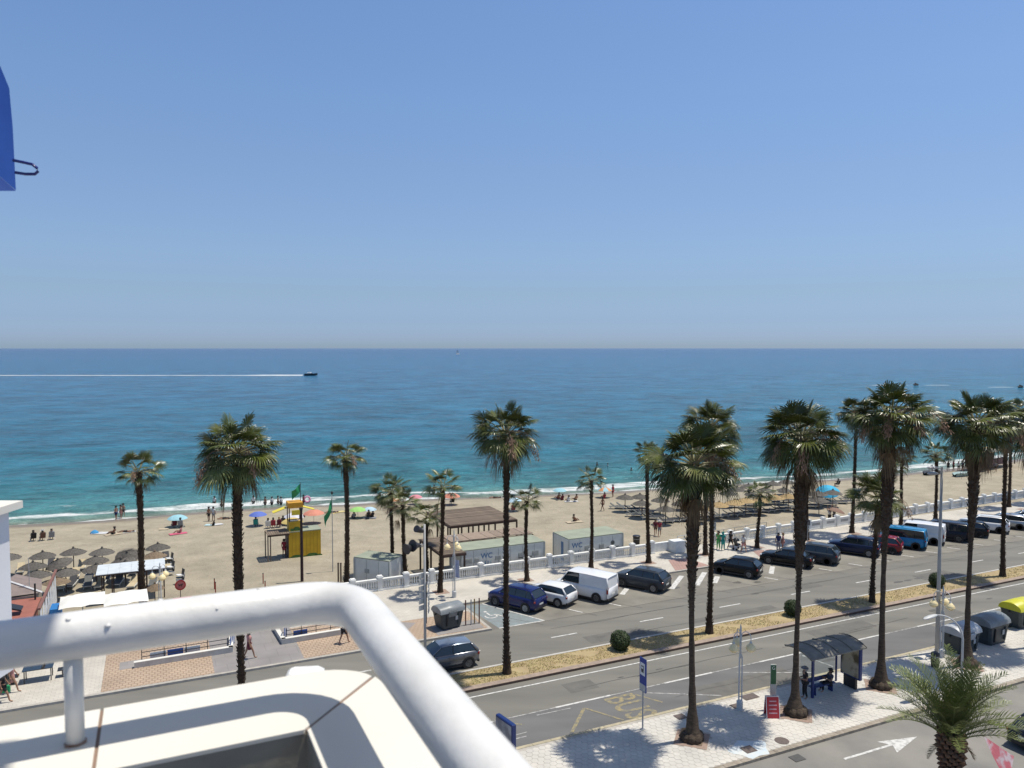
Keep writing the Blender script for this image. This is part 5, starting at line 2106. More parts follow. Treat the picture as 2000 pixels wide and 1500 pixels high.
# lifeguard tower
M_LGY = mat('lifeguard_yellow', (.56, .36, .015), .55, .08, 1.5, color2=(.46, .28, .012))
M_LGO = mat('lifeguard_orange', (.60, .30, .02), .55, .08, 2)
M_LGG = mat('lifeguard_green', (.06, .16, .03), .6, .15, 3)
M_SHUT = mat('bright_yellow_shutter', (.72, .60, .05), .5, .05, 3)
root = sthing('lifeguard_tower', 'yellow lifeguard tower with an orange-topped lookout and green flag', 'lifeguard tower', 11.25, 74.15, -1.25)
H1 = 2.8
MB().box((1.5, .95, H1 / 2 - .1), (3.0, 1.9, H1 + .2)).build('cabin', M_LGY, root)
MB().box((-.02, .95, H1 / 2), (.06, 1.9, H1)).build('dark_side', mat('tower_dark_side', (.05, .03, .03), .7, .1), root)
MB().box((1.5, .95, H1 + .03), (3.06, 1.96, .08)).build('roof', M_CABROOF, root)
rr = random.Random(8)
for (x, w, h_) in ((.75, .62, .3), (1.55, .3, .12), (2.15, .6, .34), (2.75, .4, .16), (.3, .3, .14)):
    gm = MB()
    pts = [(x + w * math.cos(R(a)) * rr.uniform(.85, 1.1), .25 + h_ * math.sin(R(a)) * rr.uniform(.85, 1.1)) for a in range(0, 360, 30)]
    gm.add([(p, -.012, q + .08) for p, q in pts], [tuple(range(len(pts)))])
    gm.build('painted_green_foliage', M_LGG, root)
sm = MB()
for k in range(1, 9):
    sm.box((k * 3.0 / 9, -.006, H1 / 2), (.015, .01, H1 - .1))
sm.build('panel_joints', mat('yellow_joint', (.33, .20, .01), .7, .1), root, kind='stuff')
MB().box((.68, .7, H1 + .52), (1.25, 1.3, .95)).build('lookout_base', M_LGY, root)
g = MB()
for (x, z0, w, h_) in ((.35, .14, .22, .13), (.75, .22, .3, .2), (1.05, .12, .2, .12)):
    pts = [(x + w * math.cos(R(a)), z0 + h_ * math.sin(R(a))) for a in range(0, 360, 40)]
    g.add([(p, .040, H1 + q + .08) for p, q in pts], [tuple(range(9))])
g.build('painted_green_foliage', M_LGG, root)
for x in (.10, 1.26):
    for y in (.1, 1.3):
        MB().box((x, y, H1 + 1.75), (.09, .09, 1.6)).build('lookout_post', M_WOODB, root)
for x in (.4, .95):
    MB().box((x, .06, H1 + 1.12), (.5, .05, .07)).build('lookout_rail', M_WHITE, root)
MB().box((.72, .04, H1 + 1.85), (.82, .05, .5), rx=.25).build('shutter', M_SHUT, root)
MB().box((.68, .7, H1 + 2.55), (1.35, 1.45, .5)).build('lookout_top', M_LGO, root)
MB().box((-.65, 1.3, H1 + 2.0), (1.3, .9, .05), ry=-.32).build('side_awning', M_SHUT, root)
MB().box((2.0, 1.3, H1 + 2.0), (1.3, .9, .05), ry=.32).build('side_awning', M_SHUT, root)
MB().tube([(1.25, .7, H1 + 2.6), (1.25, .7, H1 + 4.6)], .03, 6).build('flag_mast', M_DARKM, root)
M_FLAG = mat('green_flag', (.03, .34, .13), .6, .15, 2, color2=(.015, .18, .07))


def flag_mesh(w, h, limp, seed):
    rr = random.Random(seed)
    vs, fs = [], []
    for i in range(9):
        for j in range(7):
            u, v = i / 8, j / 6
            vs.append((-u * w * (1 - limp * .75), .12 * math.sin(u * 7 + v * 3) * u * (1 + limp), -v * h - u * w * limp * .95 - .06 * math.sin(v * 6 + u * 3)))
    for i in range(8):
        for j in range(6):
            a = i * 7 + j
            fs.append((a, a + 7, a + 8, a + 1))
    m = MB()
    m.add(vs, fs)
    return m.mesh('flag', M_FLAG, smooth='full')


o = link('flag', flag_mesh(1.35, .8, .55, 1), None, W(11.25, 74.15, -1.25) + Vector((1.25 * CU - .7 * SU, 1.25 * SU + .7 * CU, H1 + 4.5)), A)
tag(o, 'bright green flag flying above the lifeguard lookout', 'flag')
# deck on the left of the tower
root = sthing('sun_canopy', 'grey slatted canopy on posts attached left of the lifeguard tower', 'canopy', 9.25, 73.7, -1.25)
for k in range(10):
    MB().box((.1 + k * .2, .95, 2.86), (.17, 2.2, .05)).build('slat', M_WOODS, root)
for y in (-.05, 1.95):
    MB().box((1.0, y, 2.76), (2.0, .1, .14)).build('beam', M_WOODB, root)
for (x, y) in ((.05, 0), (.05, 1.9), (.28, 0.05)):
    MB().box((x, y, 1.3), (.10, .10, 3.0)).build('post', mat('canopy_post', (.22, .17, .13), .8, .1), root)

# flagpole with limp green flag, dark pole, grey posts
s_, t_, z_ = at_sand(650, 1116)
root = sthing('flagpole', 'thin white flagpole with a limp green flag right of the lifeguard tower', 'flagpole', s_, t_, z_)
MB().tube([(0, 0, -.2), (0, 0, 6.9)], [.045, .03], 8).build('pole', M_POLE, root)
MB().lathe([(0, 6.85), (.1, 6.95), (.1, 7.1), (0, 7.2)], 8).build('finial', M_BLACK, root)
o = link('flag', flag_mesh(1.9, .95, .86, 2), None, W(s_, t_, z_ + 6.6), A + .2)
tag(o, 'limp green flag hanging from the thin flagpole', 'flag')
s_, t_, z_ = at_sand(590, 1136)
root = sthing('wooden_pole', 'tall dark wooden pole in front of the lifeguard tower', 'pole', s_, t_, z_)
MB().tube([(0, 0, -.3), (0, 0, 3), (0, 0, 6.1)], [.13, .12, .10], 8).build('pole', mat('dark_pole_wood', (.045, .022, .022), .8, .2, 4), root, smooth=True)
MB().lathe([(0, 6.1), (.14, 6.1), (.15, 6.3), (0, 6.35)], 10).build('pole_cap', M_BLACK, root)
for k, (px, lab) in enumerate([(661, 'left'), (666, 'right')]):
    s_, t_, z_ = at_sand(px, 1140 - k)
    root = sthing('wooden_post', 'weathered wooden post in the sand near the grey cabin, %s one of the pair' % lab, 'post', s_, t_, z_, group='pair of weathered posts')
    MB().tube([(0, 0, -.2), (0, 0, 1.75 - .05 * k)], [.075, .07], 7).build('post', M_WOODS, root)
    MB().lathe([(.08, 1.72 - .05 * k), (.09, 1.76 - .05 * k), (0, 1.8 - .05 * k)], 7).build('post_cap', M_WOODB, root)
for k, (px, py, lab) in enumerate([(419, 1151, 'left tall'), (421, 1158, 'left short'), (514, 1140, 'right tall'), (518, 1156, 'right short')]):
    s_, t_, z_ = at_sand(px, py)
    root = sthing('red_marker_post', 'thin red marker post in the sand behind the rail, %s of the four' % lab, 'post', s_, t_, z_, group='thin red marker posts')
    MB().tube([(0, 0, -.2), (0, 0, .85)], .045, 6).build('post', mat('marker_red', (.30, .03, .02), .6, .1), root)
    MB().lathe([(.05, .84), (.05, .9), (0, .93)], 6).build('cap', M_DARKM, root)

# ================================================================== THATCHED PARASOLS, LOUNGERS, SUNSHADES
M_THG = mat('grey_thatch', (.155, .142, .125), .95, .25, 7, color2=(.075, .068, .060), bump=.8, bscale=30, bdist=.04, obj_random=.12)
M_THS = mat('straw_thatch', (.47, .34, .17), .95, .2, 7, color2=(.33, .23, .11), bump=.8, bscale=30, bdist=.04, obj_random=.10)
M_THB = mat('brown_thatch', (.26, .19, .12), .95, .2, 7, color2=(.15, .11, .075), bump=.8, bscale=30, bdist=.04)
M_UPOLE = mat('parasol_pole_wood', (.09, .065, .05), .8, .1, 4)


def thatch_mesh(m, seed, r=1.12):
    rr = random.Random(seed)
    mb = MB()
    n = 26
    K = 5
    for k in range(K):
        r0 = r * (k) / K
        r1 = r * (k + 1.18) / K
        z0 = .52 - .44 * (k / K) ** 1.15
        z1 = .52 - .44 * ((k + 1.0) / K) ** 1.15 - .05
        vs, fs = [], []
        for i in range(n):
            a = 2 * math.pi * i / n
            vs.append((r0 * math.cos(a), r0 * math.sin(a), z0))
        for i in range(n):
            a = 2 * math.pi * i / n
            q = r1 * rr.uniform(.95, 1.04)
            vs.append((q * math.cos(a), q * math.sin(a), z1 - rr.uniform(0, .05)))
        for i in range(n):
            j = (i + 1) % n
            fs.append((i, j, n + j, n + i))
        mb.add(vs, fs)
    mb.lathe([(r * .9, 0.0), (0, .40)], n)
    mb.lathe([(.09, .46), (.11, .56), (.05, .66), (0, .68)], 8)
    return mb.mesh('thatch_canopy', m)


TH = {'g': [thatch_mesh(M_THG, k) for k in range(3)], 's': [thatch_mesh(M_THS, k + 5) for k in range(2)], 'b': [thatch_mesh(M_THB, 9)]}
UPM = MB().tube([(0, 0, -.3), (0, 0, 2.0)], .045, 7).mesh('pole', M_UPOLE)
_hub = MB()
for k in range(8):
    a = k * math.pi / 4
    _hub.tube([(0, 0, 1.55), (.8 * math.cos(a), .8 * math.sin(a), 1.74)], .012, 4)
RIBM = _hub.mesh('ribs', M_UPOLE)


def thatch(px, py_apex, kind, label, group, tilt=(0, 0), sc=1.0):
    # apex 2.35 m over the sand: find the standing point
    z = -1.2
    for _ in range(8):
        s_, t_ = at(px, py_apex, z + 2.35 * sc)
        z = sand_z(s_, t_)
    root = sthing('thatched_parasol', label, 'parasol', s_, t_, z, 0, group)
    root.rotation_euler = (tilt[0], tilt[1], rnd.uniform(0, 6.28) if tilt == (0, 0) else 0)
    root.scale = (sc, sc, sc) if py != 1136 else (.62, .62, .85)
    c = link('thatch_canopy', rnd.choice(TH[kind]), root, (0, 0, 1.68))
    link('pole', UPM, root)
    link('ribs', RIBM, root, kind='stuff')
    return s_, t_, z


GL = 'thatched parasols of the left sunbed area'
left_par = [(15, 1077, 'g', 'grey thatched parasol cut off by the white wall at the left edge', (0, 0)),
            (83, 1074, 'g', 'grey thatched parasol with a thick pole, second from the left in the back row', (0, 0)),
            (143, 1067, 'g', 'pointed grey thatched parasol, third from the left in the back row', (0, 0)),
            (199, 1067, 'g', 'pointed grey thatched parasol, fourth from the left in the back row', (0, 0)),
            (253, 1066, 'g', 'grey thatched parasol tipped towards the balcony, left of the thick palm trunk', (.42, .1)),
            (244, 1082, 'g', 'grey thatched parasol right below the tipped one', (.3, 0)),
            (308, 1058, 'g', 'dark grey thatched parasol just right of the thick palm trunk', (0, 0)),
            (302, 1074, 'b', 'tan brown thatched parasol right of the thick palm trunk', (0, 0)),
            (126, 1084, 'g', 'grey thatched parasol leaning left, in the middle row', (.25, -.15)),
            (186, 1083, 'g', 'grey thatched parasol in the middle row above the white canopy', (0, 0)),
            (64, 1094, 'g', 'broad dark thatched parasol in the front row near the beach bar roof', (0, 0)),
            (72, 1110, 'g', 'lowest dark thatched parasol touching the beach bar roof', (0, 0)),
            (128, 1106, 'g', 'dark thatched parasol in the front row behind the white triangles', (0, 0)),
            (188, 1098, 'g', 'dark thatched parasol at the left end of the white canopy', (0, 0)),
            (245, 1092, 'g', 'dark thatched parasol half hidden behind the white canopy', (0, 0)),
            (110, 1124, 'b', 'brown thatched parasol right above the tip of the white triangles', (0, 0)),
            (302, 1136, 'b', 'small brown thatched parasol under the left bell lamp', (0, 0)),
            ]
for px, py, k, lab, tl in left_par:
    thatch(px, py, k, lab, GL, tl, .93 if k != 'b' else .85)
GR = 'thatched parasols of the right sunbed area'
i_ = 0
right_par = [(1221, 963), (1250, 962), (1254, 974), (1290, 968), (1440, 948), (1462, 943), (1472, 957), (1510, 937), (1537, 934), (1531, 950), (1497, 950), (1598, 956), (1627, 954), (1600, 968), (1422, 955), (1340, 960), (1562, 944), (1575, 955), (1330, 975), (1300, 985)]
for k, (px, py) in enumerate(right_par):
    thatch(px, py, 'g', 'grey thatched parasol on the right beach, %s of its row counted from the left' % ORD[k], GR)
for k, (px, py) in enumerate([(1405, 977), (1435, 973), (1457, 969), (1487, 968), (1514, 963), (1540, 961), (1370, 982)]):
    thatch(px, py, 's', 'straw-yellow thatched parasol over the right sunbeds, %s counted from the left' % ORD[k], 'straw-yellow parasols on the right beach')

# loungers
M_LFR = mat('lounger_white_frame', (.66, .66, .62), .5, .08, 4)
M_LGREY = mat('lounger_grey_mesh', (.13, .135, .13), .8, .1, 8)
M_LCRM = mat('lounger_cream_towel', (.55, .46, .30), .85, .1, 4)
M_LDK = mat('lounger_dark_mesh', (.045, .045, .05), .8, .1, 8)


def lounger_parts(m):
    fr = MB()
    fr.box((0, .29, .30), (1.9, .06, .06)).box((0, -.29, .30), (1.9, .06, .06)).box((.95, 0, .30), (.05, .6, .06)).box((-.95, 0, .30), (.05, .6, .06))
    fr = fr.mesh('frame', M_LFR)
    leg = MB().box((0, 0, .13), (.05, .05, .32)).mesh('leg', M_LFR)
    bed = MB().box((-.32, 0, .345), (1.22, .54, .05)).mesh('bed', m)
    back = MB()
    back.M = Matrix.Translation((.30, 0, .35)) @ Matrix.Rotation(R(-32), 4, 'Y')
    back.box((.34, 0, 0), (.70, .56, .05))
    return fr, leg, bed, back.mesh('backrest', m)


LP = {'g': lounger_parts(M_LGREY), 'c': lounger_parts(M_LCRM), 'd': lounger_parts(M_LDK)}


def lounger(s, t, z, rz, kind, label, group):
    fr, leg, bed, back = LP[kind]
    root = sthing('sun_lounger', label, 'sun lounger', s, t, z, rz, group)
    link('frame', fr, root)
    link('bed', bed, root)
    link('backrest', back, root)
    for x in (-.8, .8):
        for y in (-.27, .27):
            link('leg', leg, root, (x, y, 0))
    return root


lk = [(176, 1127, 'g'), (172, 1146, 'g'), (196, 1147, 'c'), (231, 1142, 'g'), (40, 1119, 'c'), (112, 1112, 'c'), (100, 1109, 'd'), (148, 1129, 'c'),
      (160, 1112, 'c'), (222, 1122, 'c'), (262, 1120, 'd'), (208, 1133, 'd'), (310, 1112, 'd'), (296, 1150, 'g'), (260, 1147, 'c'), (140, 1146, 'd'), (122, 1150, 'c'), (60, 1128, 'c'), (325, 1096, 'd'), (326, 1110, 'c')]
kn = {'g': 'grey', 'c': 'cream-covered', 'd': 'dark'}
for k, (px, py, kd) in enumerate(lk):
    s_, t_, z_ = at_sand(px, py)
    lounger(s_, t_, z_, 1.5 + rnd.uniform(-.15, .15), kd, '%s sun lounger near the white canopy on the left, %s in reading order' % (kn[kd], ORD[min(19, k)]), 'sun loungers of the left sunbed area')
k = 0
ROWS = ['short row at the front left', 'long front row', 'second row under the straw parasols', 'row at the far left edge', 'far right end']
for ri, (pa, pb, n) in enumerate((((1238, 1009), (1300, 1021), 3), ((1335, 1019), (1640, 984), 11), ((1430, 992), (1600, 975), 6), ((1205, 994), (1262, 1003), 3), ((1655, 978), (1668, 977), 1))):
    for i in range(n):
        u = i / max(1, n - 1)
        px, py = pa[0] + (pb[0] - pa[0]) * u, pa[1] + (pb[1] - pa[1]) * u
        for dd in (0, .95):
            s_, t_, z_ = at_sand(px, py)
            kd = 'd' if (k % 5) else 'g'
            lounger(s_ + dd, t_, sand_z(s_ + dd, t_), 2.5 + rnd.uniform(-.1, .1), kd, '%s lounger, %s, %s pair, %s one' % (('dark', 'grey')[kd == 'g'], ROWS[ri], ORD[i], 'left' if dd == 0 else 'right'), 'sun loungers of the right sunbed area')
        k += 1

# coloured beach umbrellas


def beach_umbrella(px, py, base_py, c, label, tilt=(0, 0), r=1.0, c2=None):
    s_, t_, z_ = at_sand(px, base_py)
    lo, hi = .8, 4
    # canopy height from the picture of the apex
    p = W(s_, t_, z_)
    cosp, sinp = math.cos(PITCH), math.sin(PITCH)
    for _ in range(30):
        m_ = (lo + hi) / 2
        zz = z_ + m_ - CAM_H
        d_ = p.y * cosp - zz * sinp
        u_ = p.y * sinp + zz * cosp
        if 750 - 1500 * u_ / d_ > py:
            lo = m_
        else:
            hi = m_
    h = lo
    root = sthing('beach_umbrella', label, 'beach umbrella', s_, t_, z_, 0, 'coloured beach umbrellas')
    MB().tube([(0, 0, -.3), (0, 0, h - .05)], .022, 6).build('pole', M_STEEL, root)
    cn = bpy.data.objects.new('canopy_tilt', None)
    m1 = mat('umbrella_' + c[0], c[1], .75, .08, 3)
    m2 = mat('umbrella_' + c2[0], c2[1], .75, .08, 3) if c2 else m1
    for k in range(8):
        a0, a1 = k * math.pi / 4, (k + 1) * math.pi / 4
        mb = MB()
        prof = [(0.0, 0), (r * .5, -.10 * r), (r * .85, -.28 * r), (r, -.42 * r)]
        vs = [(q * math.cos(a), q * math.sin(a), h + z + (0 if (a in (a0, a1)) else .0)) for q, z in prof for a in (a0, (a0 + a1) / 2, a1)]
        fs = []
        for i in range(3):
            for j in range(2):
                b_ = i * 3 + j
                fs.append((b_, b_ + 3, b_ + 4, b_ + 1))
        mb.add(vs, fs)
        q = mb.build('canopy_panel', (m1, m2)[k % 2], root, smooth='full')
    bpy.data.objects.remove(cn)
    root.rotation_euler = (tilt[0], tilt[1], A)
    return root


C_ = {'blue': ('blue', (.10, .16, .50)), 'white': ('white', (.62, .62, .66)), 'yel': ('yellow', (.62, .48, .16)), 'salmon': ('salmon', (.62, .24, .16)), 'lime': ('lime', (.30, .58, .16)),
      'pale': ('pale_blue', (.42, .58, .68)), 'tur': ('turquoise', (.03, .38, .60)), 'lb': ('light_blue', (.30, .55, .62)), 'mul': ('orange', (.62, .28, .12)), 'pink': ('pink', (.60, .22, .26))}
beach_umbrella(504, 999, 1027, C_['blue'], 'blue beach umbrella left of the lifeguard tower')
beach_umbrella(575, 1001, 1024, C_['white'], 'white beach umbrella behind the lifeguard canopy', r=1.25)
beach_umbrella(571, 1011, 1034, C_['yel'], 'pale yellow beach umbrella nearest the lifeguard canopy', r=1.2)
beach_umbrella(613, 995, 1022, C_['salmon'], 'salmon pink beach umbrella right of the lifeguard lookout', r=1.2)
beach_umbrella(699, 990, 1012, C_['lime'], 'lime green beach umbrella right of the flagpole palm')
beach_umbrella(722, 990, 1010, C_['pale'], 'pale whitish-blue beach umbrella beside the lime green one', r=.85)
beach_umbrella(882, 963, 986, C_['salmon'], 'salmon beach umbrella above the rear pergola', r=1.15)
beach_umbrella(1004, 972, 998, C_['pale'], 'pale blue beach umbrella behind the tall median palm trunk')
beach_umbrella(1093, 953, 974, C_['lb'], 'light blue beach umbrella at the water behind the cabins', r=.95)
beach_umbrella(1181, 951, 972, C_['mul'], 'orange and light blue striped beach umbrella near the water', c2=C_['lb'], r=1.05)
beach_umbrella(1616, 948, 976, C_['tur'], 'large turquoise beach umbrella among grey thatched ones', r=1.5, tilt=(.3, -.3))
beach_umbrella(347, 1005, 1029, C_['lb'], 'light blue beach umbrella over the seated couple at the left', r=1.1)
beach_umbrella(770, 972, 990, C_['mul'], 'small orange umbrella behind the drooping palm', r=.8)
beach_umbrella(812, 966, 985, C_['pink'], 'pink umbrella behind the leaning palm', r=.9)

# folded parasol carried / leaning brown shade near the balustrade on the right
beach_umbrella(1626, 991, 1022, ('brown', (.22, .13, .09)), 'brown patterned umbrella carried by two people behind the right balustrade', r=1.0, tilt=(.1, .25))

# chairs and things under the left umbrellas are built with the people below

# white canopy over the sunbed kiosk
root = sthing('white_canopy', 'flat white canopy on dark posts among the left sunbeds', 'canopy', -4.35, 66.0, -.75)
M_WSHEET = mat('white_roof_sheet', (.62, .66, .68), .5, .08, 2)
for k in range(6):
    MB().box((.40 + k * .81, 1.35, 2.42), (.80, 2.85, .05), rx=.02).build('roof_sheet', M_WSHEET, root)
for x in (.4, 1.1, 2.9, 3.5, 4.75):
    for y in (.1, 2.5):
        MB().box((x, y, 1.1), (.09, .09, 2.6)).build('post', M_WOODB, root)
MB().box((2.45, .05, 2.32), (4.9, .08, .12)).build('beam', M_WOODB, root)
MB().box((2.45, 2.55, 2.32), (4.9, .08, .12)).build('beam', M_WOODB, root)

# two white square parasols
for k, (s_, t_, lab) in enumerate([(-4.6, 57.6, 'left big white square parasol just above the rail, with palm shadow'), (-2.0, 57.0, 'right big white square parasol just above the rail, touching the palm trunk')]):
    root = sthing('white_square_parasol', lab, 'parasol', s_, t_, PR_Z, .05)
    pr_ = MB()
    a = 1.32
    z0, z1 = 2.15, 2.62
    prof = []
    n = 6
    vs, fs = [], []
    for i in range(n + 1):
        for j in range(n + 1):
            x, y = -a + 2 * a * i / n, -a + 2 * a * j / n
            d_ = max(abs(x), abs(y)) / a
            vs.append((x, y, z1 - (z1 - z0) * d_ ** 1.2 + .04 * math.sin(5 * x + y) * d_))
    for i in range(n):
        for j in range(n):
            q = i * (n + 1) + j
            fs.append((q, q + n + 1, q + n + 2, q + 1))
    pr_.add(vs, fs)
    pr_.build('canopy', mat('white_canvas', (.76, .75, .70), .8, .04, 2), root, smooth='full')
    MB().tube([(0, 0, 0), (0, 0, 2.6)], .035, 8).build('pole', M_STEEL, root)
    MB().box((0, 0, .06), (.6, .6, .12)).build('base', M_POLE, root)

# beach bar with triangle screens
root = sthing('beach_bar', 'beach bar with grey and terracotta roofs and a zigzag of white triangle screens', 'beach bar', -9.5, 54.5, PR_Z)
M_BGREY = mat('bar_grey_roof', (.24, .19, .17), .8, .1, 2, color2=(.18, .145, .135))
M_BRED = mat('bar_terracotta_roof', (.33, .12, .085), .8, .1, 1.5, color2=(.27, .10, .075))
rf_ = MB()
rf_.add([(-.6, 9.3, 2.3), (1.9, 9.1, 2.3), (2.3, 5.6, 2.3), (.1, 7.2, 2.9), (-.2, 5.4, 2.3), (.35, 9.0, 2.9)], [(0, 4, 3, 5), (5, 3, 2, 1), (0, 5, 1), (3, 4, 2)])
rf_.build('grey_roof', M_BGREY, root)
MB().tube([(-.25, 5.35, 2.3), (.1, 7.2, 2.95), (2.35, 5.55, 2.32)], .08, 4).build('white_verge', M_WHITE, root)
MB().box((.6, 7.2, 1.0), (2.6, 3.4, 2.4)).build('bar_walls', mat('bar_wall', (.36, .31, .25), .8, .1), root)
MB().box((.7, 2.9, 2.0), (3.2, 5.0, .12)).build('terracotta_roof', M_BRED, root)
MB().box((.7, 2.9, .9), (2.8, 4.6, 2.1)).build('lower_walls', mat('bar_wall_red', (.30, .12, .09), .8, .1), root)
MB().box((2.0, 4.9, 2.6), (.10, .10, 1.1)).build('dark_chimney_post', M_BLACK, root)
MB().box((1.2, 2.2, 2.5), (.9, .9, .10), ry=.35).build('folded_dark_parasol', M_BLACK, root)
for k in range(7):
    y0 = .4 + k * 1.25
    tri = MB()
    tri.add([(2.75, y0, .6), (2.75, y0 + 1.15, .6), (2.75, y0 + .6, 2.75), (2.82, y0, .6), (2.82, y0 + 1.15, .6), (2.82, y0 + .6, 2.75)],
            [(0, 2, 1), (3, 4, 5), (0, 1, 4, 3), (1, 2, 5, 4), (2, 0, 3, 5)])
    tri.build('triangle_screen', M_WHITE, root)
MB().box((2.78, 4.7, 2.80), (.16, 9.2, .12)).build('ridge_beam', mat('ridge_red_brown', (.22, .10, .08), .7, .1), root)
MB().box((3.25, 4.2, .9), (.6, 1.4, 1.5)).build('blue_screen', mat('bar_blue', (.02, .18, .48), .6, .1), root)
for k in range(2):
    MB().tube([(-.1 + 1.6 * k, 1.5 + 4.8 * k, 0), (-.1 + 1.6 * k, 1.5 + 4.8 * k, 4.6)], .022, 6).build('thin_mast', M_POLE, root)

# no dogs sign on a red board
s_, t_, z_ = at_sand(353, 1176)
root = sthing('no_dogs_sign', 'round red no dogs sign above a red board left of the sand poles', 'sign', s_, t_, z_, 0)
MB().tube([(0, 0, -.2), (0, 0, 1.1)], .03, 6).build('pole', M_DARKM, root)
f = MB()
f.M = Matrix.Translation((0, -.03, 1.35)) @ Matrix.Rotation(math.pi / 2, 4, 'X')
f.lathe([(0, 0), (.40, 0), (.40, .04), (0, .04)], 24)
f.build('disc', M_RED, root)
f = MB()
f.M = Matrix.Translation((0, -.075, 1.35)) @ Matrix.Rotation(math.pi / 2, 4, 'X')
f.lathe([(0, 0), (.30, 0), (.30, .01), (0, .01)], 24)
f.build('disc_field', mat('sign_pink', (.50, .16, .15), .5, .1), root)
f = MB()
f.box((0, -.095, 1.37), (.26, .01, .09)).box((-.10, -.095, 1.29), (.035, .01, .12)).box((.09, -.095, 1.29), (.035, .01, .12)).box((.14, -.095, 1.43), (.09, .01, .08)).box((-.14, -.095, 1.44), (.03, .01, .09), ry=.5)
f.build('dog_pictogram', M_BLACK, root)
MB().box((.1, -.6, .30), (1.3, .9, .06), rx=.2).build('red_board', mat('red_cloth', (.60, .05, .07), .6, .1), root)

# stacked white chairs by the canopy
for k, (px, py, lab) in enumerate([(331, 1107, 'upper'), (333, 1124, 'middle'), (352, 1141, 'lower')]):
    s_, t_, z_ = at_sand(px, py)
    root = sthing('stacked_chairs', 'stack of white and black folding chairs right of the white canopy, %s stack' % lab, 'chairs', s_, t_, z_, .3, 'stacks of folding chairs')
    for q in range(3):
        MB().box((0, 0, .35 + q * .22), (.55, .5, .05), ry=.12).build('seat', (M_WHITE, M_BLACK)[q % 2], root)
        MB().box((.26, 0, .6 + q * .22), (.05, .5, .45), ry=.15).build('backrest', (M_WHITE, M_BLACK)[(q + 1) % 2], root)
    for a, b in ((-.24, -.2), (.24, -.2), (-.24, .2), (.24, .2)):
        MB().box((a, b, .25), (.04, .04, .6)).build('leg', M_WHITE, root)

# ================================================================== PEOPLE
SK = {}
M_SKIN = mat('skin', (.36, .20, .13), .6, .08, 6)
M_SKIN2 = mat('tanned_skin', (.22, .11, .065), .6, .08, 6)
M_HAIR = mat('dark_hair', (.018, .012, .009), .6, .1, 8)
M_HAIR2 = mat('grey_hair', (.30, .28, .26), .6, .1, 8)
M_HAIR3 = mat('fair_hair', (.34, .23, .11), .6, .1, 8)
CL = {}


def cloth(name, c):
    return mat('cloth_' + name, c, .85, .1, 8)


def skin_mesh(name, joints, edges, sub=1):
    me = bpy.data.meshes.new(name)
    names = list(joints)
    me.from_pydata([joints[n][0] for n in names], [(names.index(a), names.index(b)) for a, b in edges], [])
    ob = bpy.data.objects.new(name, me)
    col.objects.link(ob)
    md = ob.modifiers.new('skin', 'SKIN')
    for i, n in enumerate(names):
        r_ = joints[n][1]
        me.skin_vertices[0].data[i].radius = (r_, r_) if not isinstance(r_, tuple) else r_
        me.skin_vertices[0].data[i].use_root = (i == 0)
    md.use_smooth_shade = True
    ss = ob.modifiers.new('sub', 'SUBSURF')
    ss.levels = sub
    dg = bpy.context.evaluated_depsgraph_get()
    dg.update()
    out = bpy.data.meshes.new_from_object(ob.evaluated_get(dg))
    out.name = name
    bpy.data.objects.remove(ob)
    bpy.data.meshes.remove(me)
    return out


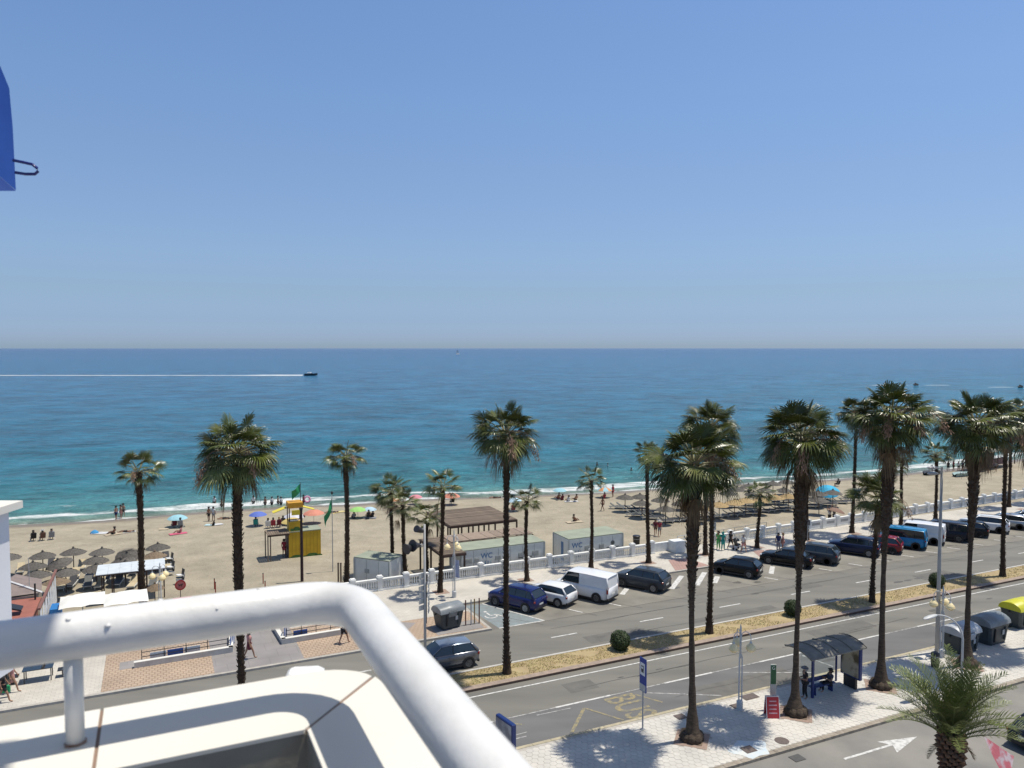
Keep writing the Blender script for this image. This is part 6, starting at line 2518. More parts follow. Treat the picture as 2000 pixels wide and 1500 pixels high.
def pose(kind):
    """joint positions in metres, facing +y"""
    V = Vector
    J = {}
    if kind in ('stand', 'walk', 'stand_bent', 'wade', 'arms_up'):
        pz = .94
        J['pelvis'] = V((0, 0, pz))
        J['waist'] = V((0, 0, 1.10))
        J['chest'] = V((0, .01, 1.30))
        J['neckb'] = V((0, 0, 1.45))
        J['neck'] = V((0, .01, 1.52))
        J['head'] = V((0, .03, 1.62))
        J['top'] = V((0, .02, 1.73))
        for s_, n in ((-1, 'l'), (1, 'r')):
            sw = s_ * (.30 if kind == 'walk' else .02)
            J['sh' + n] = V((s_ * .18, 0, 1.42))
            J['el' + n] = V((s_ * .24, -sw * .35 - .02, 1.14))
            J['wr' + n] = V((s_ * .25, -sw * .5 + .08, .90))
            if kind == 'stand_bent':
                J['wr' + n] = V((s_ * .12, .28, 1.12))
            if kind == 'arms_up':
                J['el' + n] = V((s_ * .30, .05, 1.62))
                J['wr' + n] = V((s_ * .22, .08, 1.88))
            J['hip' + n] = V((s_ * .09, 0, .90))
            J['kn' + n] = V((s_ * .10, sw * .55 + .03, .49))
            J['an' + n] = V((s_ * .11, sw * .95 - (.05 if sw < 0 else 0), .08 + (.06 if sw < -.1 else 0)))
            J['toe' + n] = J['an' + n] + V((0, .15, -.05))
    elif kind in ('sit', 'sitg', 'recline'):
        pz = {'sit': .46, 'sitg': .10, 'recline': .32}[kind]
        lean = {'sit': -.10, 'sitg': -.12, 'recline': -.30}[kind]
        J['pelvis'] = V((0, 0, pz))
        J['waist'] = V((0, lean * .3, pz + .16))
        J['chest'] = V((0, lean * .7, pz + .36))
        J['neckb'] = V((0, lean, pz + .50))
        J['neck'] = V((0, lean, pz + .57))
        J['head'] = V((0, lean + .03, pz + .67))
        J['top'] = V((0, lean + .03, pz + .78))
        for s_, n in ((-1, 'l'), (1, 'r')):
            J['sh' + n] = V((s_ * .18, lean, pz + .47))
            J['el' + n] = V((s_ * .24, lean + .10, pz + .22))
            J['wr' + n] = V((s_ * .14, lean + .34, pz + .22 + (.06 if kind == 'sit' else 0)))
            J['hip' + n] = V((s_ * .09, .03, pz))
            if kind == 'sit':
                J['kn' + n] = V((s_ * .12, .44, pz + .02))
                J['an' + n] = V((s_ * .12, .42, .08))
            elif kind == 'sitg':
                J['kn' + n] = V((s_ * .13, .40, pz + .25))
                J['an' + n] = V((s_ * .13, .70, .06))
            else:
                J['kn' + n] = V((s_ * .12, .45, pz + .10))
                J['an' + n] = V((s_ * .12, .86, .22))
            J['toe' + n] = J['an' + n] + V((0, .15, -.03))
    else:  # lie
        z = .12
        J['pelvis'] = V((0, 0, z))
        J['waist'] = V((0, -.16, z))
        J['chest'] = V((0, -.36, z + .01))
        J['neckb'] = V((0, -.50, z))
        J['neck'] = V((0, -.58, z))
        J['head'] = V((0, -.68, z + .01))
        J['top'] = V((0, -.79, z + .01))
        for s_, n in ((-1, 'l'), (1, 'r')):
            J['sh' + n] = V((s_ * .18, -.47, z))
            J['el' + n] = V((s_ * .28, -.22, z - .04))
            J['wr' + n] = V((s_ * .27, .02, z - .04))
            J['hip' + n] = V((s_ * .09, .04, z))
            J['kn' + n] = V((s_ * .11, .45, z + (.10 if s_ > 0 else 0)))
            J['an' + n] = V((s_ * .12, .84, z - .04))
            J['toe' + n] = J['an' + n] + V((0, .06, .10))
    return J


RAD = dict(pelvis=(.135, .105), waist=(.125, .095), chest=(.155, .11), neckb=(.09, .07), neck=.055, head=.098, top=.055, sh=.06, el=.042, wr=.028, hip=.095, kn=.058, an=.04, toe=.032)
EDG = [('pelvis', 'waist'), ('waist', 'chest'), ('chest', 'neckb'), ('neckb', 'neck'), ('neck', 'head'), ('head', 'top')]
for n in 'lr':
    EDG += [('chest', 'sh' + n), ('sh' + n, 'el' + n), ('el' + n, 'wr' + n), ('pelvis', 'hip' + n), ('hip' + n, 'kn' + n), ('kn' + n, 'an' + n), ('an' + n, 'toe' + n)]


def rad_of(k, add=0.0, mul=1.0):
    base = k[:-1] if k[-1] in 'lr' and k[:-1] in RAD else k
    r_ = RAD[base]
    if isinstance(r_, tuple):
        return (r_[0] * mul + add, r_[1] * mul + add)
    return r_ * mul + add


BODY = {}


def body_set(kind):
    if kind in BODY:
        return BODY[kind]
    J = pose(kind)
    body = skin_mesh('body', {k: (tuple(v), rad_of(k)) for k, v in J.items()}, EDG)
    # face, ears, hands with five fingers: joined into the same mesh
    bm = bmesh.new()
    bm.from_mesh(body)
    ext = MB()
    hd = J['head']
    up = (J['top'] - J['neck']).normalized()
    fwd = Vector((0, 1, 0)) if kind != 'lie' else Vector((0, 0, 1))
    side = Vector((1, 0, 0))
    ext.tube([hd + fwd * .088 + up * .01, hd + fwd * .118 - up * .012], [.012, .016], 5)
    ext.tube([hd + fwd * .085 - up * .045 - side * .025, hd + fwd * .085 - up * .045 + side * .025], .008, 4)
    for q in (-1, 1):
        ext.tube([hd + side * q * .092 + up * .02, hd + side * q * .105 - up * .01], .018, 5)
        ext.tube([hd + fwd * .088 + side * q * .032 + up * .018, hd + fwd * .097 + side * q * .032 + up * .018], .009, 5)
    for n in 'lr':
        el, wr = J['el' + n], J['wr' + n]
        d_ = (wr - el).normalized()
        lat = d_.cross(side if abs(d_.x) < .8 else up).normalized()
        pc = wr + d_ * .06
        ext.tube([wr - d_ * .01, wr + d_ * .04, wr + d_ * .095], [.026, .036, .030], 6)
        for f in range(4):
            o_ = lat * (-.027 + f * .018)
            L_ = (.060, .072, .068, .050)[f]
            ext.tube([pc + o_ + d_ * .02, pc + o_ + d_ * (.02 + L_ * .6), pc + o_ + d_ * (.02 + L_) + side * .012], [.0095, .009, .007], 5)
        ext.tube([pc - lat * .03 - d_ * .02, pc - lat * .055 + d_ * .015, pc - lat * .058 + d_ * .045], [.012, .011, .008], 5)
    me2 = ext.mesh('x')
    bm.from_mesh(me2)
    bm.to_mesh(body)
    bm.free()
    body.polygons.foreach_set('use_smooth', [True] * len(body.polygons))
    bpy.data.meshes.remove(me2)
    # clothes
    tj = {k: (tuple(J[k]), rad_of(k, .022)) for k in ('chest', 'waist', 'pelvis', 'shl', 'shr')}
    for n in 'lr':
        m_ = J['sh' + n].lerp(J['el' + n], .6)
        tj['s' + n] = (tuple(m_), .062)
    shirt = skin_mesh('shirt', tj, [('chest', 'waist'), ('waist', 'pelvis'), ('chest', 'shl'), ('chest', 'shr'), ('shl', 'sl'), ('shr', 'sr')])
    bj = {'pelvis': (tuple(J['pelvis']), rad_of('pelvis', .020))}
    be = []
    for n in 'lr':
        bj['hip' + n] = (tuple(J['hip' + n]), .112)
        bj['m' + n] = (tuple(J['hip' + n].lerp(J['kn' + n], .75)), .085)
        be += [('pelvis', 'hip' + n), ('hip' + n, 'm' + n)]
    shorts = skin_mesh('shorts', bj, be)
    tr = dict(bj)
    te = list(be)
    for n in 'lr':
        tr['k' + n] = (tuple(J['kn' + n]), .075)
        tr['a' + n] = (tuple(J['an' + n].lerp(J['kn' + n], .1)), .06)
        te += [('m' + n, 'k' + n), ('k' + n, 'a' + n)]
    trousers = skin_mesh('trousers', tr, te)
    hj = {'a': (tuple(J['head'] + up * .02 - fwd * .02), .104), 'b': (tuple(J['top'] - fwd * .01 + up * .005), .066), 'c': (tuple(J['head'] - fwd * .05 - up * .04), .075)}
    hair = skin_mesh('hair', hj, [('a', 'b'), ('a', 'c')])
    hj['d'] = (tuple(J['neckb'] - fwd * .085 + up * .02), .06)
    longhair = skin_mesh('hair', hj, [('a', 'b'), ('a', 'c'), ('c', 'd')])
    dj = {'chest': (tuple(J['chest']), rad_of('chest', .02)), 'waist': (tuple(J['waist']), rad_of('waist', .022)), 'pelvis': (tuple(J['pelvis']), rad_of('pelvis', .035))}
    kk = (J['knl'] + J['knr']) / 2
    dj['hem'] = (tuple(J['pelvis'].lerp(kk, .9)), (.19, .15))
    dress = skin_mesh('dress', dj, [('chest', 'waist'), ('waist', 'pelvis'), ('pelvis', 'hem')])
    hat = MB()
    hat.M = Matrix.Translation(J['head'] + up * .06)
    if kind != 'lie':
        hat.lathe([(.20, -.01), (.20, .005), (.10, .02), (.095, .08), (.06, .10), (0, .105)], 14)
    hat_m = hat.mesh('sun_hat')
    BODY[kind] = dict(body=body, shirt=shirt, shorts=shorts, trousers=trousers, hair=hair, longhair=longhair, dress=dress, hat=hat_m)
    return BODY[kind]


def person(s, t, z, rz, kind, label, top=None, bottom=None, skin=None, hair=None, long=False, dress=None, hat=None, sc=1.0, name='person'):
    B = body_set(kind)
    root = sthing('person', label, 'person', s, t, z, rz)
    root.scale = (sc, sc, sc)

    def add(nm, me, m):
        me = me.copy() if False else me
        o = link(nm, me, root)
        if len(me.materials) == 0:
            me.materials.append(None)
        o.material_slots[0].link = 'OBJECT'
        o.material_slots[0].material = m
    add('body', B['body'], skin or M_SKIN)
    add('hair', B['longhair' if long else 'hair'], hair or M_HAIR)
    if dress:
        add('dress', B['dress'], dress)
    if top:
        add('shirt', B['shirt'], top)
    if bottom:
        add('trousers' if bottom[0] == 't' else 'shorts', B['trousers' if bottom[0] == 't' else 'shorts'], bottom[1])
    if hat:
        add('sun_hat', B['hat'], hat)
    return root


c_black, c_white, c_navy = cloth('black', (.02, .02, .022)), cloth('white', (.62, .62, .62)), cloth('navy', (.015, .03, .12))
c_red, c_pink, c_green, c_teal = cloth('red', (.33, .03, .05)), cloth('pink', (.55, .28, .26)), cloth('green', (.10, .42, .12)), cloth('teal', (.02, .26, .24))
c_grey, c_brown, c_blue = cloth('grey', (.25, .26, .28)), cloth('brown', (.14, .07, .05)), cloth('blue', (.08, .18, .42))
c_maroon = cloth('maroon', (.14, .02, .035))
TOSEA = 0.0


def pp(px, py, kind, label, rz=0.0, sand=True, z=None, **kw):
    if sand:
        s_, t_, z_ = at_sand(px, py)
    else:
        z_ = PR_Z if z is None else z
        s_, t_ = at(px, py, z_)
    return person(s_, t_, z_ + (0 if not kw.pop('lift', 0) else 0), rz, kind, label, **kw)


# bus shelter
s_, t_ = at(1572, 1364, SW_Z)
person(s_, t_, SW_Z, 1.2, 'stand_bent', 'person in dark clothes and pale cap standing left of the shelter post', top=c_black, bottom=('t', c_black), hat=c_grey, hair=M_HAIR2)
person(31.9 + 1.45, 30.0 + .22, SW_Z, 1.3, 'sit', 'person in a patterned dark shirt sitting on the blue shelter bench', top=cloth('patterned', (.07, .07, .10)), bottom=('t', c_black))
# promenade
pp(1403, 1073, 'stand', 'person in a bright green top standing on the promenade near the steps', 2.0, sand=False, top=c_green, bottom=('t', c_green))
pp(1412, 1075, 'stand', 'person in a long teal robe beside the one in bright green', -1.0, sand=False, dress=c_teal, bottom=('t', c_teal), top=c_teal, hair=c_teal, long=True)
pp(1427, 1073, 'walk', 'person dressed in black pushing the black pushchair', -1.4, sand=False, top=c_black, bottom=('s', c_black))
pp(1452, 1080, 'walk', 'grey-haired person in white walking right of the pushchair', -1.2, sand=False, top=c_white, bottom=('s', c_pink), hair=M_HAIR2)
pp(1520, 1077, 'stand', 'person in a navy top standing left of the parking meter', -.6, sand=False, top=c_navy, bottom=('t', c_grey))
pp(1529, 1077, 'stand', 'person in pale pink beside the navy one at the parking meter', .8, sand=False, top=c_pink, bottom=('s', c_pink), hair=M_HAIR3, long=True)
# pushchair
s_, t_ = at(1440, 1074, PR_Z)
root = sthing('pushchair', 'black folding pushchair between the walkers on the promenade', 'pushchair', s_, t_, PR_Z, -1.5)
MB().box((0, 0, .5), (.42, .5, .12), rx=.2, bev=.03).build('seat', M_BLACK, root)
MB().box((0, -.25, .78), (.42, .12, .6), rx=.35, bev=.03).build('backrest', M_BLACK, root)
hb = MB()
hb.lathe([(.30, 0), (.27, .12), (.16, .24), (0, .28)], 12, (0, -.15, .9))
hb.build('hood', M_BLACK, root, smooth=True)
for x in (-.22, .22):
    MB().tube([(x, .35, .1), (x, -.1, .55), (x, -.5, 1.0)], .015, 5).build('frame_tube', M_STEEL, root)
    for y in (.35, -.3):
        w_ = MB()
        w_.M = Matrix.Translation((x, y, .11)) @ Matrix.Rotation(math.pi / 2, 4, 'Y')
        w_.lathe([(.07, -.02), (.11, -.02), (.11, .02), (.07, .02)], 12)
        w_.build('wheel', M_TYRE, root)
# left promenade walkers
pp(487, 1287, 'walk', 'person in a pink top and flowered skirt walking right of the median palm trunk', -1.2, sand=False, top=c_pink, dress=c_maroon, long=True, hair=M_HAIR)
pp(672, 1257, 'walk', 'person in black walking under the bend of the rail', -1.0, sand=False, top=c_black, bottom=('s', c_black))
pp(24, 1352, 'walk', 'person in a pinkish beach dress with arms raised at the left edge', -1.5, sand=False, dress=c_pink, top=c_pink, hat=c_white, long=True, hair=M_HAIR3)
pp(7, 1372, 'walk', 'person in dark clothes with a green bag at the left edge', -1.5, sand=False, top=c_black, bottom=('s', c_black))
s_, t_ = at(12, 1362, PR_Z)
root = sthing('beach_bag', 'bright green beach bag carried at the left edge', 'bag', s_, t_, PR_Z + .25)
MB().box((0, 0, .22), (.42, .18, .40), bev=.04).build('bag_body', cloth('bag_green', (.02, .30, .12)), root)
MB().tube([(-.12, 0, .4), (-.08, 0, .62), (.08, 0, .62), (.12, 0, .4)], .012, 5).build('handle', c_white, root)
# couple with tan clothes on the sand, pair carrying the umbrella
pp(1280, 1046, 'walk', 'person in a dark red top walking on the sand right of the black barrel', 2.6, top=c_maroon, bottom=('s', c_brown), hair=M_HAIR)
pp(1288, 1048, 'walk', 'person in striped red beside the one in dark red on the sand', 2.5, top=c_red, bottom=('s', c_grey), hat=c_white)
pp(1620, 1022, 'arms_up', 'person in a white top walking under the carried brown umbrella, left one', -.4, top=c_white, bottom=('t', c_black))
pp(1629, 1021, 'arms_up', 'person in grey walking under the carried brown umbrella, right one', -.4, top=c_grey, bottom=('t', c_black))
pp(1177, 998, 'walk', 'tanned bather walking alone across the sand behind the right cabin', .4, bottom=('s', c_brown), skin=M_SKIN2)
pp(1197, 971, 'stand', 'bather in red standing at the orange umbrella', .4, top=c_red, bottom=('s', c_red))
pp(555, 1088, 'stand', 'lifeguard in a red shirt standing in the shade of the canopy', -.6, top=c_red, bottom=('s', c_red), skin=M_SKIN2)
# standing bathers at the shore
shore = [(227, 1015, 'dark-haired bather in dark trunks, left one of the group at the left shore', c_navy, None), (236, 1013, 'bather in a pink bikini in the middle of the left shore group', c_pink, None), (241, 1010, 'bather behind the pink bikini in the left shore group', c_black, None),
         (408, 1018, 'bather in dark trunks, left one of the pair left of the bushy palm', c_black, None), (417, 1018, 'bather in a pale top, right one of the pair left of the bushy palm', c_grey, c_white),
         (460, 1011, 'bather standing close to the left side of the bushy palm trunk', c_navy, None), (848, 970, 'person in black standing at the foam above the fan palm', c_black, c_black)]
for px, py, lab, bt, tp in shore:
    pp(px, py, 'stand', lab, rnd.uniform(-1.2, 1.2), bottom=('s', bt), top=tp, skin=rnd.choice((M_SKIN, M_SKIN2)))
# bathers standing in the water
wat = [(419, 985, 'far left bather'), (433, 990, 'bather'), (495, 984, 'bather'), (518, 986, 'bather'), (531, 986, 'bather'), (543, 984, 'bather'), (549, 986, 'bather'),
       (1166, 909, 'swimmer far out'), (1187, 911, 'swimmer far out'), (1233, 920, 'swimmer far out')]
for k, (px, py, lab) in enumerate(wat):
    s_, t_ = at(px, py, SEA_Z)
    lab2 = ('bather standing in the shallow water, %s from the left' % ORD[k]) if k < 7 else ('lone swimmer far out in the turquoise water, %s from the left' % ORD[k - 7])
    person(s_, t_, SEA_Z - (.62 if k < 7 else 1.15), rnd.uniform(-3, 3), 'wade', lab2, bottom=('s', c_black), top=None if k % 2 else c_white, skin=rnd.choice((M_SKIN, M_SKIN2)))
s_, t_ = at(593, 990, SEA_Z)
person(s_, t_, SEA_Z - .1, 1, 'stand', 'dark-haired bather at the water holding a pink ring', bottom=('s', c_maroon), top=c_maroon)
s_, t_ = at(600, 983, SEA_Z)
root = sthing('swim_ring', 'pink swim ring held upright at the foam behind the lookout', 'swim ring', s_, t_, SEA_Z + .55)
mb = MB()
mb.M = Matrix.Rotation(math.pi / 2 - .3, 4, 'X')
pts = [(.38 * math.cos(a), .38 * math.sin(a), 0) for a in [2 * math.pi * k / 18 for k in range(19)]]
mb.tube(pts, .13, 8, cap=False)
mb.build('ring', cloth('ring_pink', (.65, .28, .42)), root, smooth='full')
MB().box((0, -.1, .38), (.12, .06, .08)).build('valve', M_WHITE, root)


def towel(px, py, c, label, L=1.8, rz=None):
    s_, t_, z_ = at_sand(px, py)
    mb = MB()
    vs, fs = [], []
    for i in range(5):
        for j in range(4):
            vs.append((-L / 2 + L * i / 4 + rnd.uniform(-.03, .03), -.42 + .28 * j + rnd.uniform(-.03, .03), .02 + rnd.uniform(0, .035)))
    for i in range(4):
        for j in range(3):
            a = i * 4 + j
            fs.append((a, a + 4, a + 5, a + 1))
    mb.add(vs, fs)
    o = mb.build('beach_towel', c, None, loc=W(s_, t_, z_ + .03), rz=A + (rz if rz is not None else rnd.uniform(-.4, .4)))
    tag(o, label, 'towel', 'towels on the sand')
    return s_, t_, z_


towel(195, 1042, c_white, 'white towel stretched beside the small blue beach tent', 1.6)
towel(222, 1044, cloth('cream', (.5, .42, .3)), 'cream towel under the seated sunbather at the left')
towel(247, 1040, c_white, 'white towel under the lying sunbather at the left')
towel(348, 1043, cloth('hotpink', (.60, .12, .2)), 'hot pink towel under the sunbather below the light blue umbrella')
towel(320, 1034, cloth('cream', (.5, .42, .3)), 'pale towel left of the light blue umbrella', 1.0)
towel(410, 1026, cloth('paleblue', (.45, .60, .62)), 'pale blue towel below the standing pair', 1.1)
towel(425, 1025, c_white, 'white towel next to the pale blue one', 1.1)
towel(1122, 1020, cloth('cream', (.5, .42, .3)), 'cream towel under the tanned sunbather behind the right cabin', 2.0)
towel(1116, 980, c_white, 'white towel under the pair at the waterline', 1.8)
towel(660, 1001, cloth('yellowtowel', (.60, .50, .22)), 'long pale yellow towel right of the green flag', 2.0)
towel(720, 1012, c_grey, 'grey towel under the lime umbrella people', 1.8)
pp(222, 1044, 'sitg', 'sunbather sitting up on a cream towel at the left', 1.0, bottom=('s', c_black), skin=M_SKIN2, long=True)
pp(247, 1040, 'lie', 'sunbather lying face up on a white towel at the left', 1.5, bottom=('s', c_black), top=None, skin=M_SKIN2)
pp(352, 1042, 'sitg', 'sunbather in pink on the hot pink towel', 1.2, top=c_pink, bottom=('s', c_pink))
pp(417, 1027, 'sitg', 'small dark sunbather on the towels below the standing pair', .5, top=c_black, bottom=('s', c_black), sc=.7)
pp(440, 1014, 'lie', 'sunbather lying left of the bushy palm', 1.4, bottom=('s', c_black), top=c_black)
pp(1122, 1019, 'sitg', 'tanned sunbather sitting alone on the sand behind the right cabin', -1.2, bottom=('s', c_brown), skin=M_SKIN2)
pp(1110, 980, 'sitg', 'pale sunbather, left one of the pair on a white towel by the water', 0, top=c_white, bottom=('s', c_grey))
pp(1124, 980, 'recline', 'dark-haired sunbather, right one of the pair on a white towel by the water', 0, bottom=('s', c_black))
pp(967, 973, 'lie', 'sunbather in black lying by the foam above the rear pergola', 1.4, bottom=('s', c_black), top=c_black)
pp(691, 1013, 'sitg', 'person in grey sitting under the lime umbrella', 0, top=c_grey, bottom=('s', c_black))
pp(719, 1013, 'recline', 'person in black lounging under the pale umbrella beside the lime one', 0, top=c_black, bottom=('s', c_black))
pp(727, 1011, 'sitg', 'second person in black beside the lounging one under the pale umbrella', .4, top=c_black, bottom=('s', c_black))
pp(648, 1002, 'lie', 'person in black lying at the end of the yellow towel', 1.5, top=c_black, bottom=('s', c_black))
pp(1180, 974, 'sitg', 'bather in red sitting under the orange and light blue umbrella', 0, top=c_red, bottom=('s', c_red))
pp(1090, 977, 'recline', 'tanned bather lounging under the light blue umbrella', 0, bottom=('s', c_maroon), skin=M_SKIN2)
pp(1098, 977, 'sitg', 'tanned bather sitting beside the lounging one under the light blue umbrella', 0, top=c_maroon, bottom=('s', c_maroon), skin=M_SKIN2)


def beach_chair(s, t, z, rz, m, label):
    root = sthing('beach_chair', label, 'beach chair', s, t, z, rz, 'folding beach chairs')
    MB().box((0, .05, .34), (.50, .46, .03), rx=.08).build('seat', m, root)
    MB().box((0, -.24, .62), (.50, .03, .58), rx=.30).build('backrest', m, root)
    for x in (-.27, .27):
        MB().tube([(x, .28, 0), (x, -.20, .45), (x, -.34, .92)], .014, 5).build('frame_tube', M_LFR, root)
        MB().tube([(x, -.28, 0), (x, .25, .42)], .014, 5).build('leg', M_LFR, root)


chairs = [(65, 1057, c_black, 'black', M_HAIR, 'far left trio', None), (83, 1056, c_brown, 'brown', M_HAIR, 'middle of the far left trio', c_white), (101, 1054, c_grey, 'grey', M_HAIR, 'right of the far left trio', None),
          (340, 1031, c_maroon, 'maroon', M_HAIR, 'left under the light blue umbrella', None), (353, 1031, c_grey, 'grey', M_HAIR, 'right under the light blue umbrella', None),
          (500, 1029, c_teal, 'teal', M_HAIR, 'person under the blue umbrella', None), (524, 1032, c_white, 'white', M_HAIR, 'first of those beside the lifeguard canopy', None),
          (534, 1031, c_red, 'red', M_HAIR, 'second of those beside the lifeguard canopy', None), (545, 1030, c_maroon, 'dark red', M_HAIR3, 'third of those beside the lifeguard canopy', None),
          (553, 1027, c_black, 'black', M_HAIR, 'fourth of those beside the lifeguard canopy', None), (883, 985, c_black, 'black', M_HAIR, 'under the salmon umbrella', None),
          (1002, 1000, c_red, 'red', M_HAIR, 'under the umbrella behind the tall trunk', None), (1636, 950, c_black, 'black', M_HAIR, 'person right of the turquoise umbrella', None)]
for px, py, c, cn, hr, lab, hat in chairs:
    s_, t_, z_ = at_sand(px, py)
    rz = rnd.uniform(-.4, .4)
    beach_chair(s_, t_, z_, rz, c, '%s beach chair, seat of the %s' % (cn, lab))
    person(s_, t_, z_ - .06, rz, 'sit', 'person in %s in a beach chair, %s' % (cn, lab), top=c, bottom=('s', c_black), hair=hr, hat=hat, skin=rnd.choice((M_SKIN, M_SKIN2)), long=rnd.random() < .4)
# small blue tent and bags
s_, t_, z_ = at_sand(185, 1042)
root = sthing('beach_tent', 'tiny blue beach tent left of the cream towel', 'beach tent', s_, t_, z_)
MB().lathe([(.45, 0), (.38, .18), (.2, .34), (0, .42)], 10, jag=.06, rr=random.Random(2)).build('tent_cloth', cloth('tent', (.05, .28, .55)), root)
MB().box((.5, 0, .05), (.5, .4, .08)).build('mat', c_white, root)

# right end of the beach: kiosk with tents and crowd
root = sthing('beach_kiosk', 'distant beach bar with straw awnings at the right end of the beach', 'beach bar', 126, 84, -1.2, .2)
for k in range(4):
    MB().box((k * 3.4, 0, 2.7), (3.2, 4, .12), ry=.05 * (-1) ** k).build('awning', (M_THS, mat('pale_canvas', (.50, .47, .40), .8, .1))[k % 2], root)
for k in range(6):
    MB().box((k * 2.3 - 1, -1.9, 1.3), (.12, .12, 2.8)).build('post', M_WOODB, root)
MB().box((5, 1.5, 1.1), (11, .2, 2.2)).build('back_wall', mat('kiosk_wall', (.06, .055, .05), .8, .1), root)
MB().box((5, -.5, .5), (10, .6, 1.0)).build('counter', mat('kiosk_counter', (.30, .14, .12), .8, .2, 1.5, color2=(.10, .09, .10)), root)
for k, (px, py, c) in enumerate([(1852, 921, c_black), (1862, 920, c_red), (1872, 921, c_white), (1880, 921, c_navy), (1890, 920, c_maroon), (1903, 919, c_white), (1930, 924, c_navy), (1945, 922, c_grey)]):
    pp(px, py, 'stand', 'tiny distant figure near the far beach bar, %s from the left' % ORD[k], rnd.uniform(-2, 2), top=c, bottom=('s', c_black))
for k, (px, py, c1, lab) in enumerate([(1822, 927, M_BLACK, 'upturned dark pedal boat at the waterline near the far beach bar'), (1880, 930, mat('boat_pale_green', (.30, .42, .40), .5, .1), 'pale green beached boat in front of the far beach bar')]):
    s_, t_, z_ = at_sand(px, py)
    root = sthing('beached_boat', lab, 'boat', s_, t_, z_)
    hb = MB()
    vs, fs = [], []
    n = 9
    for i in range(n):
        u = i / (n - 1)
        w = .75 * math.sin(math.pi * min(.93, .12 + .85 * u)) ** .6
        x = -2.0 + 4.0 * u
        vs += [(x, -w, .62), (x, -w * .6, .05), (x, w * .6, .05), (x, w, .62), (x, 0, .30)]
    for i in range(n - 1):
        a = i * 5
        fs += [(a, a + 1, a + 6, a + 5), (a + 1, a + 2, a + 7, a + 6), (a + 2, a + 3, a + 8, a + 7), (a + 4, a + 0, a + 5, a + 9), (a + 3, a + 4, a + 9, a + 8)]
    hb.add(vs, fs)
    hb.build('hull', c1, root, smooth=True)
    MB().box((0, 0, .5), (.3, 1.3, .06)).build('thwart', M_WHITE, root)

# ================================================================== BOATS AND SURF CRAFT


def sea_pt(px, py):
    s_, t_ = at(px, py, SEA_Z)
    return W(s_, t_, SEA_Z)


p = sea_pt(607, 733.5)
root = thing('motorboat', 'dark motorboat with a white cabin speeding right ahead of its wake', 'boat', p, 0)
scl = .95
hb = MB()
vs, fs = [], []
n = 10
for i in range(n):
    u = i / (n - 1)
    w = 1.5 * (1 - max(0, (u - .55) / .45) ** 2)
    x = -5 + 10.5 * u
    zt = 1.3 + .75 * u * u
    vs += [(x, -w, zt), (x, -w * .75, -.2 + .5 * u ** 3), (x, w * .75, -.2 + .5 * u ** 3), (x, w, zt)]
for i in range(n - 1):
    a = i * 4
    fs += [(a, a + 1, a + 5, a + 4), (a + 1, a + 2, a + 6, a + 5), (a + 2, a + 3, a + 7, a + 6), (a + 3, a, a + 4, a + 7)]
fs.append((0, 3, 2, 1))
hb.add([tuple(c * scl for c in v) for v in vs], fs)
hb.build('hull', mat('boat_dark_hull', (.02, .03, .045), .4, .1, 2), root)
MB().box((-1.2 * scl, 0, 2.0 * scl), (3.2 * scl, 2.0 * scl, 1.3 * scl), bev=.2).build('cabin', M_WHITE, root)
MB().box((.2 * scl, 0, 1.75 * scl), (2.6 * scl, 1.7 * scl, .6 * scl), ry=.15).build('windscreen', M_GLASS, root)
MB().box((-4.3 * scl, 0, 1.3 * scl), (1.0 * scl, 1.2 * scl, .7 * scl)).build('engine', M_BLACK, root)
wk = MB()
K = 60
vs, fs = [], []
for i in range(K + 1):
    x = -6 - i * 15.0
    w = 2.2 + 1.6 * mnoise.noise(Vector((i * .35, 0, 0))) + i * .03
    vs += [(x, -w, .16), (x, 0, .55 if i < 3 else .3), (x, w, .16)]
for i in range(K):
    a = i * 3
    fs += [(a, a + 1, a + 4, a + 3), (a + 1, a + 2, a + 5, a + 4)]
wk.add(vs, fs)
M_FOAMW = mat('wake_foam', (.82, .84, .84), .8, .1, .05, color2=(.55, .64, .70), coord='Object', contrast=(.3, .5))
o = wk.build('boat_wake', M_FOAMW, None, loc=p)
o['kind'] = 'structure'
p = sea_pt(894, 692)
root = thing('sailboat', 'tiny white sailboat on the horizon', 'boat', p, .3)
sb_ = MB().add([(0, -.1, 2), (-7, -.1, 2.4), (0, -.1, 20), (0, .1, 2), (-7, .1, 2.4), (0, .1, 20)], [(0, 1, 2), (3, 5, 4), (0, 3, 4, 1), (1, 4, 5, 2), (2, 5, 3, 0)])
sb_.build('mainsail', M_WHITE, root)
MB().add([(.6, 0, 2), (5.5, 0, 2), (.6, 0, 16), (.6, .1, 2), (5.5, .1, 2), (.6, .1, 16)], [(0, 1, 2), (3, 5, 4), (0, 3, 4, 1), (1, 4, 5, 2)]).build('jib', M_WHITE, root)
MB().box((0, 0, .8), (12, 3, 1.6), bev=.5).build('hull', M_WHITE, root)
MB().tube([(.3, 0, 1), (.3, 0, 21)], .15, 5).build('mast', M_POLE, root)
